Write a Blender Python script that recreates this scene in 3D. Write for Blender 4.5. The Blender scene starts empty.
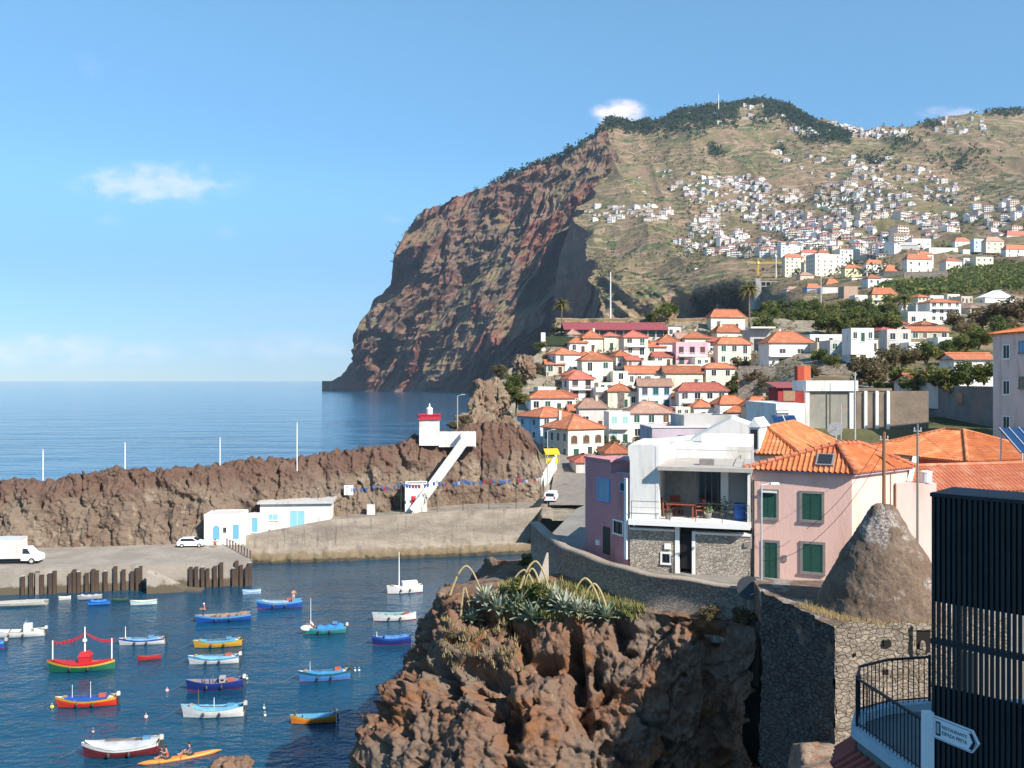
import bpy, bmesh, math, random
import numpy as np
from mathutils import Vector, Matrix, Euler
R = math.radians
SC = bpy.context.scene
COL = SC.collection
F, HZ, H = 900.0, 379.5, 28.0          # focal length in pixels, horizon row, eye height above the sea

# ------------------------------------------------------------------ camera
cd = bpy.data.cameras.new('camera'); cam = bpy.data.objects.new('camera', cd); COL.objects.link(cam)
cam.location = (0, 0, H); cam.rotation_euler = (R(90), 0, 0)
cd.sensor_width = 36; cd.lens = 36 * F / 1024; cd.shift_y = -(384 - HZ) / 1024
cd.clip_start = 0.3; cd.clip_end = 90000
SC.camera = cam
# ------------------------------------------------------------------ sun, sky, exposure
SUN_AZ, SUN_EL = R(44), R(38)          # to the right of straight behind the camera; above the horizon
SUN = Vector((math.sin(SUN_AZ) * math.cos(SUN_EL), -math.cos(SUN_AZ) * math.cos(SUN_EL), math.sin(SUN_EL)))
ld = bpy.data.lights.new('sun', 'SUN'); ld.energy = 5.0; ld.angle = R(0.5); ld.color = (1.0, 0.93, 0.83)
sun = bpy.data.objects.new('sun', ld); COL.objects.link(sun)
sun.rotation_euler = SUN.to_track_quat('Z', 'Y').to_euler()
SC.view_settings.view_transform = 'Standard'; SC.view_settings.look = 'None'
SC.view_settings.exposure = 0.77; SC.view_settings.gamma = 1; SC.view_settings.use_curve_mapping = False
SC.cycles.max_bounces = 5; SC.cycles.diffuse_bounces = 3; SC.cycles.glossy_bounces = 3
SC.cycles.transmission_bounces = 3; SC.cycles.volume_bounces = 0; SC.cycles.transparent_max_bounces = 6
SC.cycles.use_denoising = True

def make_world():
    w = bpy.data.worlds.new('World'); SC.world = w; w.use_nodes = True
    nt = w.node_tree; N = nt.nodes; L = nt.links; N.clear()
    out = N.new('ShaderNodeOutputWorld'); bg = N.new('ShaderNodeBackground')
    sky = N.new('ShaderNodeTexSky'); sky.sky_type = 'NISHITA'; sky.sun_disc = False
    sky.sun_elevation = SUN_EL; sky.sun_rotation = math.pi - SUN_AZ
    sky.altitude = 100; sky.air_density = 1.0; sky.dust_density = 0.0; sky.ozone_density = 5.0
    bg.inputs['Strength'].default_value = 0.108
    tc = N.new('ShaderNodeTexCoord'); sp = N.new('ShaderNodeSeparateXYZ'); L.new(tc.outputs['Generated'], sp.inputs[0])
    def ma(op, a, b=None, c=None):
        n = N.new('ShaderNodeMath'); n.operation = op
        for i, q in enumerate((a, b, c)):
            if q is None: continue
            if isinstance(q, (int, float)): n.inputs[i].default_value = q
            else: L.new(q, n.inputs[i])
        return n.outputs[0]
    yy = ma('MAXIMUM', sp.outputs[1], 0.02)
    u = ma('DIVIDE', sp.outputs[0], yy); v = ma('DIVIDE', sp.outputs[2], yy)
    cb = N.new('ShaderNodeCombineXYZ'); L.new(u, cb.inputs[0]); L.new(v, cb.inputs[1])
    mp = N.new('ShaderNodeVectorMath'); mp.operation = 'MULTIPLY'; mp.inputs[1].default_value = (1, 2.1, 1); L.new(cb.outputs[0], mp.inputs[0])
    nz = N.new('ShaderNodeTexNoise'); nz.inputs['Scale'].default_value = 26; nz.inputs['Detail'].default_value = 8; nz.inputs['Roughness'].default_value = 0.62
    L.new(mp.outputs[0], nz.inputs['Vector'])
    # banks of cloud in the sky: centre, half width, half height, softness, brightness
    total = None
    for (px, py, a, b, thr, k) in [(158, 183, 112, 28, .49, .42), (620, 112, 34, 16, .42, .9), (950, 114, 40, 10, .5, .4), (60, 350, 190, 24, .52, .30),
                                   (300, 345, 150, 24, .54, .26), (92, 67, 32, 20, .66, .10), (105, 221, 30, 9, .6, .14), (225, 232, 42, 20, .64, .10), (395, 221, 20, 9, .55, .2)]:
        cu, cv = (px - 512) / F, (HZ - py) / F
        du = ma('MULTIPLY', ma('SUBTRACT', u, cu), F / a); dv = ma('MULTIPLY', ma('SUBTRACT', v, cv), F / b)
        r2 = ma('SQRT', ma('ADD', ma('MULTIPLY', du, du), ma('MULTIPLY', dv, dv)))
        fall = ma('SUBTRACT', 1.0, r2)
        q = ma('ADD', ma('MULTIPLY', fall, 0.35), ma('SUBTRACT', nz.outputs['Fac'], thr))
        mr = N.new('ShaderNodeMapRange'); mr.interpolation_type = 'SMOOTHSTEP'
        mr.inputs['From Min'].default_value = 0; mr.inputs['From Max'].default_value = 0.42; L.new(q, mr.inputs['Value'])
        g = N.new('ShaderNodeMapRange'); g.interpolation_type = 'SMOOTHSTEP'; g.inputs['From Min'].default_value = 0; g.inputs['From Max'].default_value = 0.45
        L.new(fall, g.inputs['Value'])
        m = ma('MULTIPLY', ma('MULTIPLY', mr.outputs[0], g.outputs[0]), k)
        total = m if total is None else ma('MAXIMUM', total, m)
    tint = N.new('ShaderNodeMix'); tint.data_type = 'RGBA'; tint.blend_type = 'MULTIPLY'; tint.inputs['Factor'].default_value = 1
    el = N.new('ShaderNodeValToRGB'); L.new(sp.outputs[2], el.inputs[0]); cr = el.color_ramp; cr.interpolation = 'EASE'
    cr.elements[0].position = 0.0; cr.elements[0].color = (.40, .53, .70, 1); cr.elements[1].position = .40; cr.elements[1].color = (.90, 1.18, 1.09, 1)
    q = cr.elements.new(.10); q.color = (.46, .63, .74, 1); q = cr.elements.new(.22); q.color = (.70, .95, .96, 1)
    L.new(sky.outputs[0], tint.inputs['A']); L.new(el.outputs[0], tint.inputs['B'])
    mix = N.new('ShaderNodeMix'); mix.data_type = 'RGBA'
    L.new(ma('MULTIPLY', total, ma('GREATER_THAN', sp.outputs[1], 0.02)), mix.inputs['Factor'])
    L.new(tint.outputs['Result'], mix.inputs['A']); mix.inputs['B'].default_value = (7.6, 6.7, 7.1, 1)
    L.new(mix.outputs['Result'], bg.inputs['Color']); L.new(bg.outputs[0], out.inputs[0])
make_world()

# ------------------------------------------------------------------ placing, tagging
def P(px, py, Y): return Vector(((px - 512) / F * Y, Y, H - (py - HZ) / F * Y))
def W(px, py): return P(px, py, H * F / (py - HZ))                     # a point on the water
def tag(o, label=None, cat=None, group=None, kind=None):
    if label: o['label'] = label
    if cat: o['category'] = cat
    if group: o['group'] = group
    if kind: o['kind'] = kind
    return o
def empty(name, loc, rz=0.0, label=None, cat=None, group=None):
    o = bpy.data.objects.new(name, None); COL.objects.link(o); o.location = loc; o.rotation_euler = (0, 0, rz); o.empty_display_size = .2
    return tag(o, label, cat, group)
def copy_tree(o, parent=None):
    c = o.copy(); COL.objects.link(c); c.parent = parent
    for ch in [q for q in KIDS.get(o.name, [])]:
        d = copy_tree(ch, c)
    return c
KIDS = {}

# ------------------------------------------------------------------ numpy noise
def _h(i, j, k):
    n = (i.astype(np.int64) * 374761393 + j.astype(np.int64) * 668265263 + k.astype(np.int64) * 1274126177) & 0xffffffff
    n = ((n ^ (n >> 13)) * 1274126177) & 0xffffffff
    n = ((n ^ (n >> 16)) * 2246822519) & 0xffffffff
    return ((n ^ (n >> 15)) & 0xffffff) / 8388607.5 - 1.0
def vn(x, y, z):
    x, y, z = np.broadcast_arrays(np.asarray(x, float), np.asarray(y, float), np.asarray(z, float))
    i, j, k = np.floor(x), np.floor(y), np.floor(z)
    a, b, c = x - i, y - j, z - k
    a, b, c = (t * t * t * (t * (t * 6 - 15) + 10) for t in (a, b, c))
    s = 0
    for di in (0, 1):
        for dj in (0, 1):
            for dk in (0, 1):
                s = s + _h(i + di, j + dj, k + dk) * (a if di else 1 - a) * (b if dj else 1 - b) * (c if dk else 1 - c)
    return s
def fbm(x, y, z, o=4, g=.5):
    s, a, f = 0, 1, 1
    for q in range(o): s = s + a * vn(x * f + 17.3 * q, y * f - 9.1 * q, z * f + 3.7 * q); a *= g; f *= 2.03
    return s
def ridged(x, y, z, o=4, g=.5):
    s, a, f = 0, 1, 1
    for q in range(o): s = s + a * (1 - 2 * np.abs(vn(x * f + 17.3 * q, y * f - 9.1 * q, z * f + 3.7 * q))); a *= g; f *= 2.03
    return s
def crack(x, y, z, w=.08): return np.exp(-(vn(x, y, z) / w) ** 2)
def interp(v, tab):
    t = sorted(tab); return np.interp(v, [q[0] for q in t], [q[1] for q in t])
def facet(X, Y, Z, size, seed=0, tilt=.6):
    """blocky rock: cells, each with its own offset and tilt; also the distance to the cell border"""
    x, y, z = X / size, Y / size, Z / size; i, j, k = np.floor(x), np.floor(y), np.floor(z); b1 = np.full(x.shape, 9.0); b2 = np.full(x.shape, 9.0); h = np.zeros(x.shape)
    for di in (-1, 0, 1):
        for dj in (-1, 0, 1):
            for dk in (-1, 0, 1):
                a, b, c = i + di + seed * 31, j + dj, k + dk; fx, fy, fz = (.5 + .45 * _h(a + 101 * q, b + 57 * q, c + 13 * q) for q in (1, 2, 3))
                ex, ey, ez = x - (i + di + fx), y - (j + dj + fy), z - (k + dk + fz); d = ex * ex + ey * ey + ez * ez; m = d < b1
                v = _h(a + 7, b + 3, c + 5) * .5 + tilt * (_h(a + 9, b, c) * ex + _h(a, b + 9, c) * ey + _h(a, b, c + 9) * ez); b2 = np.where(m, b1, np.minimum(b2, d)); h = np.where(m, v, h); b1 = np.where(m, d, b1)
    return h, np.sqrt(b2) - np.sqrt(b1)
def sstep(a, b, x):
    t = np.clip((np.asarray(x, float) - a) / (b - a), 0, 1); return t * t * (3 - 2 * t)

# ------------------------------------------------------------------ meshes
class MB:
    def __init__(s): s.v = []; s.f = []; s.m = []; s.T = None
    def add(s, vs, fs, m=0):
        o = len(s.v)
        if s.T is not None: vs = [s.T @ Vector(q) for q in vs]
        s.v += [tuple(q) for q in vs]; s.f += [tuple(o + i for i in q) for q in fs]; s.m += [m] * len(fs); return s
    def box(s, x0, x1, y0, y1, z0, z1, m=0):
        return s.add([(x0, y0, z0), (x1, y0, z0), (x1, y1, z0), (x0, y1, z0), (x0, y0, z1), (x1, y0, z1), (x1, y1, z1), (x0, y1, z1)],
                     [(0, 3, 2, 1), (4, 5, 6, 7), (0, 1, 5, 4), (1, 2, 6, 5), (2, 3, 7, 6), (3, 0, 4, 7)], m)
    def bar(s, a, b, w, h, m=0):                                       # square bar from a to b
        a, b = Vector(a), Vector(b); d = (b - a).normalized(); up = Vector((0, 0, 1)) if abs(d.z) < .95 else Vector((0, 1, 0))
        u = d.cross(up).normalized() * w / 2; n = u.cross(d).normalized() * h / 2
        vs = [p + su * u + sn * n for p in (a, b) for su, sn in ((-1, -1), (1, -1), (1, 1), (-1, 1))]
        return s.add(vs, [(0, 1, 2, 3), (7, 6, 5, 4), (0, 4, 5, 1), (1, 5, 6, 2), (2, 6, 7, 3), (3, 7, 4, 0)], m)
    def tube(s, pts, r, n=6, m=0, cap=True):
        pts = [Vector(p) for p in pts]; rs = [float(q) for q in r] if isinstance(r, (list, tuple)) else [float(r)] * len(pts); vs = []; fs = []
        for i, p in enumerate(pts):
            d = (pts[min(i + 1, len(pts) - 1)] - pts[max(i - 1, 0)]).normalized()
            up = Vector((0, 0, 1)) if abs(d.z) < .9 else Vector((1, 0, 0))
            u = d.cross(up).normalized(); w = u.cross(d)
            vs += [p + rs[i] * (math.cos(6.2832 * k / n) * u + math.sin(6.2832 * k / n) * w) for k in range(n)]
        for i in range(len(pts) - 1):
            for k in range(n): fs.append((i * n + k, i * n + (k + 1) % n, (i + 1) * n + (k + 1) % n, (i + 1) * n + k))
        if cap: fs += [tuple(range(n - 1, -1, -1)), tuple((len(pts) - 1) * n + k for k in range(n))]
        return s.add(vs, fs, m)
    def lathe(s, c, prof, n=12, m=0):                                  # prof: (radius, z)
        vs = []; fs = []
        for (r, z) in prof: vs += [(c[0] + r * math.cos(6.2832 * k / n), c[1] + r * math.sin(6.2832 * k / n), c[2] + z) for k in range(n)]
        for i in range(len(prof) - 1):
            for k in range(n): fs.append((i * n + k, i * n + (k + 1) % n, (i + 1) * n + (k + 1) % n, (i + 1) * n + k))
        fs += [tuple(range(n - 1, -1, -1)), tuple((len(prof) - 1) * n + k for k in range(n))]
        return s.add(vs, fs, m)
    def ball(s, c, rx, ry=None, rz=None, n=8, m=0):
        ry = rx if ry is None else ry; rz = rx if rz is None else rz; k2 = max(4, n // 2 + 1); vs = []; fs = []
        for i in range(k2 + 1):
            t = math.pi * i / k2
            for k in range(n): vs.append((c[0] + rx * math.sin(t) * math.cos(6.2832 * k / n), c[1] + ry * math.sin(t) * math.sin(6.2832 * k / n), c[2] - rz * math.cos(t)))
        for i in range(k2):
            for k in range(n): fs.append((i * n + k, i * n + (k + 1) % n, (i + 1) * n + (k + 1) % n, (i + 1) * n + k))
        return s.add(vs, fs, m)
    def prism(s, poly, z0, z1, m=0):                                   # plan polygon, counter-clockwise
        n = len(poly); vs = [(x, y, z0) for x, y in poly] + [(x, y, z1) for x, y in poly]
        return s.add(vs, [tuple(range(n - 1, -1, -1)), tuple(range(n, 2 * n))] + [(i, (i + 1) % n, n + (i + 1) % n, n + i) for i in range(n)], m)
    def build(s, name, mats, parent=None, smooth=False, loc=None, rz=0):
        me = bpy.data.meshes.new(name); me.from_pydata(s.v, [], s.f)
        if not isinstance(mats, (list, tuple)): mats = [mats]
        for q in mats: me.materials.append(q)
        me.polygons.foreach_set('material_index', s.m)
        if smooth: me.polygons.foreach_set('use_smooth', [True] * len(s.f))
        me.update(); return link(name, me, parent, loc, rz)
def link(name, me, parent=None, loc=None, rz=0):
    o = bpy.data.objects.new(name, me); COL.objects.link(o)
    if parent is not None: o.parent = parent; KIDS.setdefault(parent.name, []).append(o)
    if loc is not None: o.location = loc
    if rz: o.rotation_euler = (0, 0, rz)
    return o
def grid(name, A, mat, smooth=True, flip=False, parent=None):
    n, m = A.shape[:2]; me = bpy.data.meshes.new(name)
    idx = np.arange(n * m).reshape(n, m)
    q = np.stack([idx[:-1, :-1], idx[:-1, 1:], idx[1:, 1:], idx[1:, :-1]], -1).reshape(-1, 4)
    if flip: q = q[:, ::-1]
    me.vertices.add(n * m); me.vertices.foreach_set('co', A.reshape(-1).astype(np.float32))
    me.loops.add(q.size); me.loops.foreach_set('vertex_index', q.reshape(-1).astype(np.int32))
    me.polygons.add(len(q)); me.polygons.foreach_set('loop_start', np.arange(0, q.size, 4, dtype=np.int32))
    if smooth: me.polygons.foreach_set('use_smooth', np.ones(len(q), bool))
    me.update(calc_edges=True); me.validate()
    for mm in (mat if isinstance(mat, (list, tuple)) else [mat]): me.materials.append(mm)
    return link(name, me, parent)
def quads_mesh(name, V, mat, mi=None):                                   # V: (n,4,3) loose leaf faces
    n = len(V); me = bpy.data.meshes.new(name)
    me.vertices.add(n * 4); me.vertices.foreach_set('co', V.reshape(-1).astype(np.float32))
    me.loops.add(n * 4); me.loops.foreach_set('vertex_index', np.arange(n * 4, dtype=np.int32))
    me.polygons.add(n); me.polygons.foreach_set('loop_start', np.arange(0, n * 4, 4, dtype=np.int32))
    me.update(calc_edges=True)
    for q in (mat if isinstance(mat, (list, tuple)) else [mat]): me.materials.append(q)
    if mi is not None: me.polygons.foreach_set('material_index', np.asarray(mi, np.int32))
    return me
def normals(A):
    du = np.gradient(A, axis=1); dv = np.gradient(A, axis=0); n = np.cross(du, dv)
    return n / (np.linalg.norm(n, axis=2, keepdims=True) + 1e-9)

# ------------------------------------------------------------------ materials
MATS = {}
def mat(name, c, c2=None, sc=3.0, rough=.8, bump=0.0, bsc=None, detail=5, spec=.3, contrast=(.35, .65), metal=0, coord='Object', stretch=None, c3=None, sc3=.7):
    """one base colour, or two or three mixed by noise; a noise bump"""
    if name in MATS: return MATS[name]
    m = bpy.data.materials.new(name); m.use_nodes = True; nt = m.node_tree; N = nt.nodes; L = nt.links
    b = N['Principled BSDF']; b.inputs['Roughness'].default_value = rough; b.inputs['Metallic'].default_value = metal
    b.inputs['Specular IOR Level'].default_value = spec
    b.inputs['Base Color'].default_value = (*c, 1)
    if coord == 'World': g = N.new('ShaderNodeNewGeometry'); vec = g.outputs['Position']
    else: g = N.new('ShaderNodeTexCoord'); vec = g.outputs['Object']
    if stretch:
        q = N.new('ShaderNodeVectorMath'); q.operation = 'MULTIPLY'; q.inputs[1].default_value = stretch; L.new(vec, q.inputs[0]); vec = q.outputs[0]
    def noise(scale, det=detail):
        n = N.new('ShaderNodeTexNoise'); n.inputs['Scale'].default_value = scale; n.inputs['Detail'].default_value = det; n.inputs['Roughness'].default_value = .6
        L.new(vec, n.inputs['Vector']); return n.outputs['Fac']
    def mixc(fac, lo, hi, a, bcol):
        r = N.new('ShaderNodeMapRange'); r.inputs['From Min'].default_value = lo; r.inputs['From Max'].default_value = hi; L.new(fac, r.inputs['Value'])
        x = N.new('ShaderNodeMix'); x.data_type = 'RGBA'; L.new(r.outputs[0], x.inputs['Factor'])
        if isinstance(a, tuple): x.inputs['A'].default_value = (*a, 1)
        else: L.new(a, x.inputs['A'])
        x.inputs['B'].default_value = (*bcol, 1); return x.outputs['Result']
    col = None
    if c2 is not None: col = mixc(noise(sc), *contrast, c, c2)
    if c3 is not None: col = mixc(noise(sc3), .52, .66, col, c3)
    if col is not None: L.new(col, b.inputs['Base Color'])
    if bump:
        bp = N.new('ShaderNodeBump'); bp.inputs['Strength'].default_value = 1; bp.inputs['Distance'].default_value = bump
        L.new(noise(bsc or sc * 3, 6), bp.inputs['Height']); L.new(bp.outputs[0], b.inputs['Normal'])
    MATS[name] = m; return m
def hook(m):
    nt = m.node_tree; return nt, nt.nodes, nt.links, nt.nodes['Principled BSDF']
# ================================================================== SETTING
def nmix(nt, fac, A, B):
    x = nt.nodes.new('ShaderNodeMix'); x.data_type = 'RGBA'
    nt.links.new(fac, x.inputs['Factor']) if not isinstance(fac, float) else setattr(x.inputs['Factor'], 'default_value', fac)
    for s, q in (('A', A), ('B', B)):
        if isinstance(q, tuple): x.inputs[s].default_value = (*q, 1)
        else: nt.links.new(q, x.inputs[s])
    return x.outputs['Result']
def nnoise(nt, vec, scale, det=6, rough=.6):
    n = nt.nodes.new('ShaderNodeTexNoise'); n.inputs['Scale'].default_value = scale; n.inputs['Detail'].default_value = det; n.inputs['Roughness'].default_value = rough
    nt.links.new(vec, n.inputs['Vector']); return n.outputs['Fac']
def nrange(nt, fac, lo, hi, smooth=True):
    r = nt.nodes.new('ShaderNodeMapRange'); r.inputs['From Min'].default_value = lo; r.inputs['From Max'].default_value = hi
    if smooth: r.interpolation_type = 'SMOOTHSTEP'
    nt.links.new(fac, r.inputs['Value']); return r.outputs[0]
def nscale(nt, vec, s):
    q = nt.nodes.new('ShaderNodeVectorMath'); q.operation = 'MULTIPLY'; q.inputs[1].default_value = s; nt.links.new(vec, q.inputs[0]); return q.outputs[0]
def nmath(nt, op, a, b=None):
    n = nt.nodes.new('ShaderNodeMath'); n.operation = op
    for i, q in enumerate((a, b)):
        if q is None: continue
        if isinstance(q, (int, float)): n.inputs[i].default_value = q
        else: nt.links.new(q, n.inputs[i])
    return n.outputs[0]

def rock_material(name, cols, u, green=None, green_at=(.55, .8), bump=.3, strata=0.0, extra=None, terr=None, gnoise=.25, cap=None):
    """cols: base, second, dark, pale; u: size in metres of the largest patches; green: colours of the growth on flatter ground"""
    m = bpy.data.materials.new(name); m.use_nodes = True; nt, N, L, b = hook(m)
    b.inputs['Roughness'].default_value = .95; b.inputs['Specular IOR Level'].default_value = .15
    g = N.new('ShaderNodeNewGeometry'); p = g.outputs['Position']
    c = nmix(nt, nrange(nt, nnoise(nt, p, 1 / u), .38, .62), cols[0], cols[1])
    c = nmix(nt, nrange(nt, nnoise(nt, nscale(nt, p, (1, 1, .5)), 3.1 / u, 7), .55, .7), c, cols[2])
    c = nmix(nt, nrange(nt, nnoise(nt, p, 5.3 / u, 8), .56, .74), c, cols[3])
    if strata:
        w = nnoise(nt, nscale(nt, p, (.06, .06, 1)), strata, 4)
        c = nmix(nt, nmath(nt, 'MULTIPLY', nrange(nt, w, .45, .6), .55), c, cols[2])
    if extra: c = nmix(nt, nrange(nt, nnoise(nt, p, 1.7 / u, 4), .55, .63), c, extra)
    if cap:                                                              # a bed of darker red cinder along the top
        s = N.new('ShaderNodeSeparateXYZ'); L.new(p, s.inputs[0]); q = nmath(nt, 'ADD', s.outputs[2], nmath(nt, 'MULTIPLY', nnoise(nt, p, 2 / u, 5), 5)); q = nmath(nt, 'SUBTRACT', q, nmath(nt, 'MULTIPLY', nmath(nt, 'ADD', s.outputs[0], 80), .055))
        c = nmix(nt, nmath(nt, 'MULTIPLY', nrange(nt, q, *cap[1]), .75), c, cap[0])
    if green:
        s = N.new('ShaderNodeSeparateXYZ'); L.new(g.outputs['Normal'], s.inputs[0])
        gz = nmath(nt, 'ADD', s.outputs[2], nmath(nt, 'MULTIPLY', nmath(nt, 'SUBTRACT', nnoise(nt, p, 4 / u, 6), .5), gnoise * 2))
        gc = nmix(nt, nrange(nt, nnoise(nt, p, 1.3 / u, 7), .4, .6), green[0], green[1])
        if len(green) > 2: gc = nmix(nt, nrange(nt, nnoise(nt, p, 2.9 / u, 7), .54, .64), gc, green[2])
        if len(green) > 3: gc = nmix(nt, nrange(nt, nnoise(nt, p, 7.1 / u, 7), .56, .62), gc, green[3])
        if terr:                                                         # farmed terraces that follow the contours
            zz = N.new('ShaderNodeSeparateXYZ'); L.new(p, zz.inputs[0])
            ph = nmath(nt, 'ADD', nmath(nt, 'MULTIPLY', zz.outputs[2], 1 / terr), nmath(nt, 'MULTIPLY', nnoise(nt, p, 1.5 / u, 3), 6))
            saw = nmath(nt, 'FRACT', ph)
            band = nmath(nt, 'MULTIPLY', nrange(nt, saw, .72, .8), nrange(nt, nnoise(nt, p, 1.1 / u, 3), .42, .56))
            gc = nmix(nt, nmath(nt, 'MULTIPLY', band, .65), gc, cols[3])
        c = nmix(nt, nrange(nt, gz, *green_at), c, gc)
    L.new(c, b.inputs['Base Color'])
    bp = N.new('ShaderNodeBump'); bp.inputs['Distance'].default_value = bump; bp.inputs['Strength'].default_value = 1
    L.new(nnoise(nt, p, 12 / u, 9, .72), bp.inputs['Height']); L.new(bp.outputs[0], b.inputs['Normal'])
    return m

# ------------------------------------------------------------------ the sea
def sea():
    m = bpy.data.materials.new('sea_water'); m.use_nodes = True; nt, N, L, b = hook(m)
    g = N.new('ShaderNodeNewGeometry'); p = g.outputs['Position']
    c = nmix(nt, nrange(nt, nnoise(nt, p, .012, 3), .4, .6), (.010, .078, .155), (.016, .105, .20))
    s = N.new('ShaderNodeSeparateXYZ'); L.new(p, s.inputs[0])                    # harbour darker and greener than open sea: view angle and reflection put into colour
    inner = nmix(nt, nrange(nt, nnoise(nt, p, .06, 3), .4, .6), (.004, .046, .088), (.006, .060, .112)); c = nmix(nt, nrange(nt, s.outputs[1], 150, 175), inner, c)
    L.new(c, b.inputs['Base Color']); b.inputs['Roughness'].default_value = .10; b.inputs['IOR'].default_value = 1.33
    d = N.new('ShaderNodeVectorMath'); d.operation = 'LENGTH'; L.new(p, d.inputs[0])
    fade = nmath(nt, 'DIVIDE', 1.0, nmath(nt, 'ADD', 1.0, nmath(nt, 'MULTIPLY', d.outputs['Value'], 1 / 420)))
    h1 = nnoise(nt, nscale(nt, p, (1, 1.5, 1)), 1.1, 3, .55); h2 = nnoise(nt, nscale(nt, p, (.8, 1.3, 1)), .30, 3, .5); h3 = nnoise(nt, p, .02, 3, .5); h4 = nnoise(nt, nscale(nt, p, (.35, 1, 1)), .035, 5, .65)
    calm = nrange(nt, h3, .35, .65); far = nrange(nt, d.outputs['Value'], 150, 500)
    h = nmath(nt, 'ADD', nmath(nt, 'MULTIPLY', h1, nmath(nt, 'ADD', .10, nmath(nt, 'MULTIPLY', calm, .12))), nmath(nt, 'MULTIPLY', h2, .34))
    h = nmath(nt, 'ADD', h, nmath(nt, 'MULTIPLY', h4, nmath(nt, 'MULTIPLY', far, 9.0)))
    bp = N.new('ShaderNodeBump'); bp.inputs['Distance'].default_value = 1.0
    L.new(fade, bp.inputs['Strength']); L.new(h, bp.inputs['Height']); L.new(bp.outputs[0], b.inputs['Normal'])
    ys = [-400, 20, 80, 160, 400, 1000, 3000, 6000, 9000, 14000]
    A = np.array([[(x * max(1, y / 4000), y, 0) for x in (-4000, -2000, -300, 0, 300, 2000, 4000)] for y in ys], float)
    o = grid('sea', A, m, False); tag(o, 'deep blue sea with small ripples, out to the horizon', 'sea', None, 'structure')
sea()

# ------------------------------------------------------------------ the far headland
HEAD_SKY = [(322, 381), (334, 381), (345, 371), (357, 359), (361, 330), (376, 301), (392, 284), (399, 259), (407, 232), (424, 213), (455, 199), (478, 190), (497, 184), (538, 165), (580, 147), (600, 131), (606, 128), (612, 150), (640, 200)]
HEAD_Y = [(322, 2250), (357, 2160), (400, 2060), (450, 1970), (500, 1900), (560, 1850), (600, 1840), (640, 1840)]
def headland():
    n, k = 640, 420
    px = np.linspace(322, 640, n); y0 = interp(px, HEAD_Y); sky = interp(px, HEAD_SKY)
    sky = sky + 1.6 * fbm(px / 7, px * 0, px * 0, 3)
    sky = np.minimum(sky, 381.0)
    lean = .36
    A = np.zeros((k + 40, n, 3))
    ztop = H + (HZ - sky) / F * y0 / (1 - lean * (HZ - sky) / F)
    ztop = np.maximum(ztop, 2.0)
    for r in range(k + 40):
        t = r / (k - 1)
        if r < k: z = -12 + (ztop + 12) * t; Y = y0 + lean * z
        else:
            q = (r - k + 1); z = ztop - q * 1.5 - .0 * q; Y = y0 + lean * ztop + q * 22
        A[r, :, 0] = (px - 512) / F * Y; A[r, :, 1] = Y; A[r, :, 2] = z
    X, Y, Z = A[..., 0], A[..., 1], A[..., 2]
    s = X - .80 * Z + 26 * fbm(X / 110, Y / 110, Z / 110, 4)
    rib = ridged(s / 150, Z / 420, Y * 0 + 3.3, 6, .55)
    rib2 = ridged((X - .3 * Z) / 48, Y / 60, Z / 120, 6, .6)
    led = fbm(X / 300, Y / 300, Z / 26, 3)
    top = sstep(1.0, .82, (Z / np.maximum(ztop, 1)[None, :]))
    low = sstep(-12, 60, Z)
    flu = ridged(s / 62, Z / 420, X * 0 + 7, 3, .5); d = (72 * rib * (.35 + .65 * top) + 8 * flu + 11 * rib2 + 6 * led - 26 * crack((s + 30) / 130, Z / 300, Y * 0 + 9, .07)) * (.3 + .7 * low) * sstep(20, 200, ztop)[None, :]
    d[k:] *= .15
    A[..., 1] -= d * .9; A[..., 0] -= d * .10
    m = rock_material('headland_rock', ((.215, .14, .10), (.225, .098, .072), (.115, .088, .075), (.27, .20, .145)), 260, green=((.16, .14, .06), (.10, .11, .045), (.2, .15, .09)), green_at=(.52, .74), bump=6, strata=.03, extra=(.225, .098, .075))
    tag(grid('headland', A, m, False), 'tall reddish brown sea cliff headland dropping to the sea', 'headland', None, 'structure')
    # a dark wood along the cliff top
    rng = np.random.default_rng(5); pts = []
    for q in range(1500):
        a = rng.uniform(452, 606) if rng.random() < .8 else rng.uniform(395, 470)
        i = int(np.interp(a, px, np.arange(n))); j = k - 1 + int(abs(rng.normal(0, 5)))
        j = min(j, k + 20); w = A[min(j, k + 38), i]
        if a < 500 and fbm(np.array([a / 9]), 0, 0, 2)[0] < .1: continue
        pts.append((w[0], w[1], w[2] + rng.uniform(-9, 1), rng.uniform(7, 12) * (1 if a > 500 else .6)))
    return pts
HEADWOOD = headland()

# ------------------------------------------------------------------ the hillside above the town
SKY_HILL = [(560, 150), (598, 132), (605, 123), (612, 121), (640, 123), (680, 112), (720, 107), (760, 101), (790, 106), (820, 121), (850, 130), (870, 132), (900, 127), (930, 125), (960, 122), (1000, 118), (1024, 113), (1100, 110), (1400, 118)]
TAB_R = [(620, 40), (600, 43), (560, 52), (520, 62), (470, 90), (430, 110), (400, 150), (370, 210), (340, 270), (320, 320), (300, 405), (285, 510), (270, 680), (250, 960), (235, 1220), (220, 1430), (200, 1620), (160, 1900), (130, 2120), (105, 2330), (90, 2500)]
TAB_L = [(620, 880), (430, 885), (415, 900), (400, 930), (330, 1010), (320, 1060), (290, 1290), (270, 1450), (240, 1660), (205, 1840), (160, 2040), (128, 2220), (105, 2400), (90, 2550)]
TAB_V = [(520, 140), (505, 150), (470, 188), (440, 210), (400, 240), (370, 265), (340, 292), (322, 310)]
EDGE = [(110, 606), (128, 604), (160, 600), (190, 601), (202, 599), (208, 577), (218, 577), (235, 586), (260, 588), (290, 595), (320, 600), (400, 608), (620, 612)]
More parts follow.
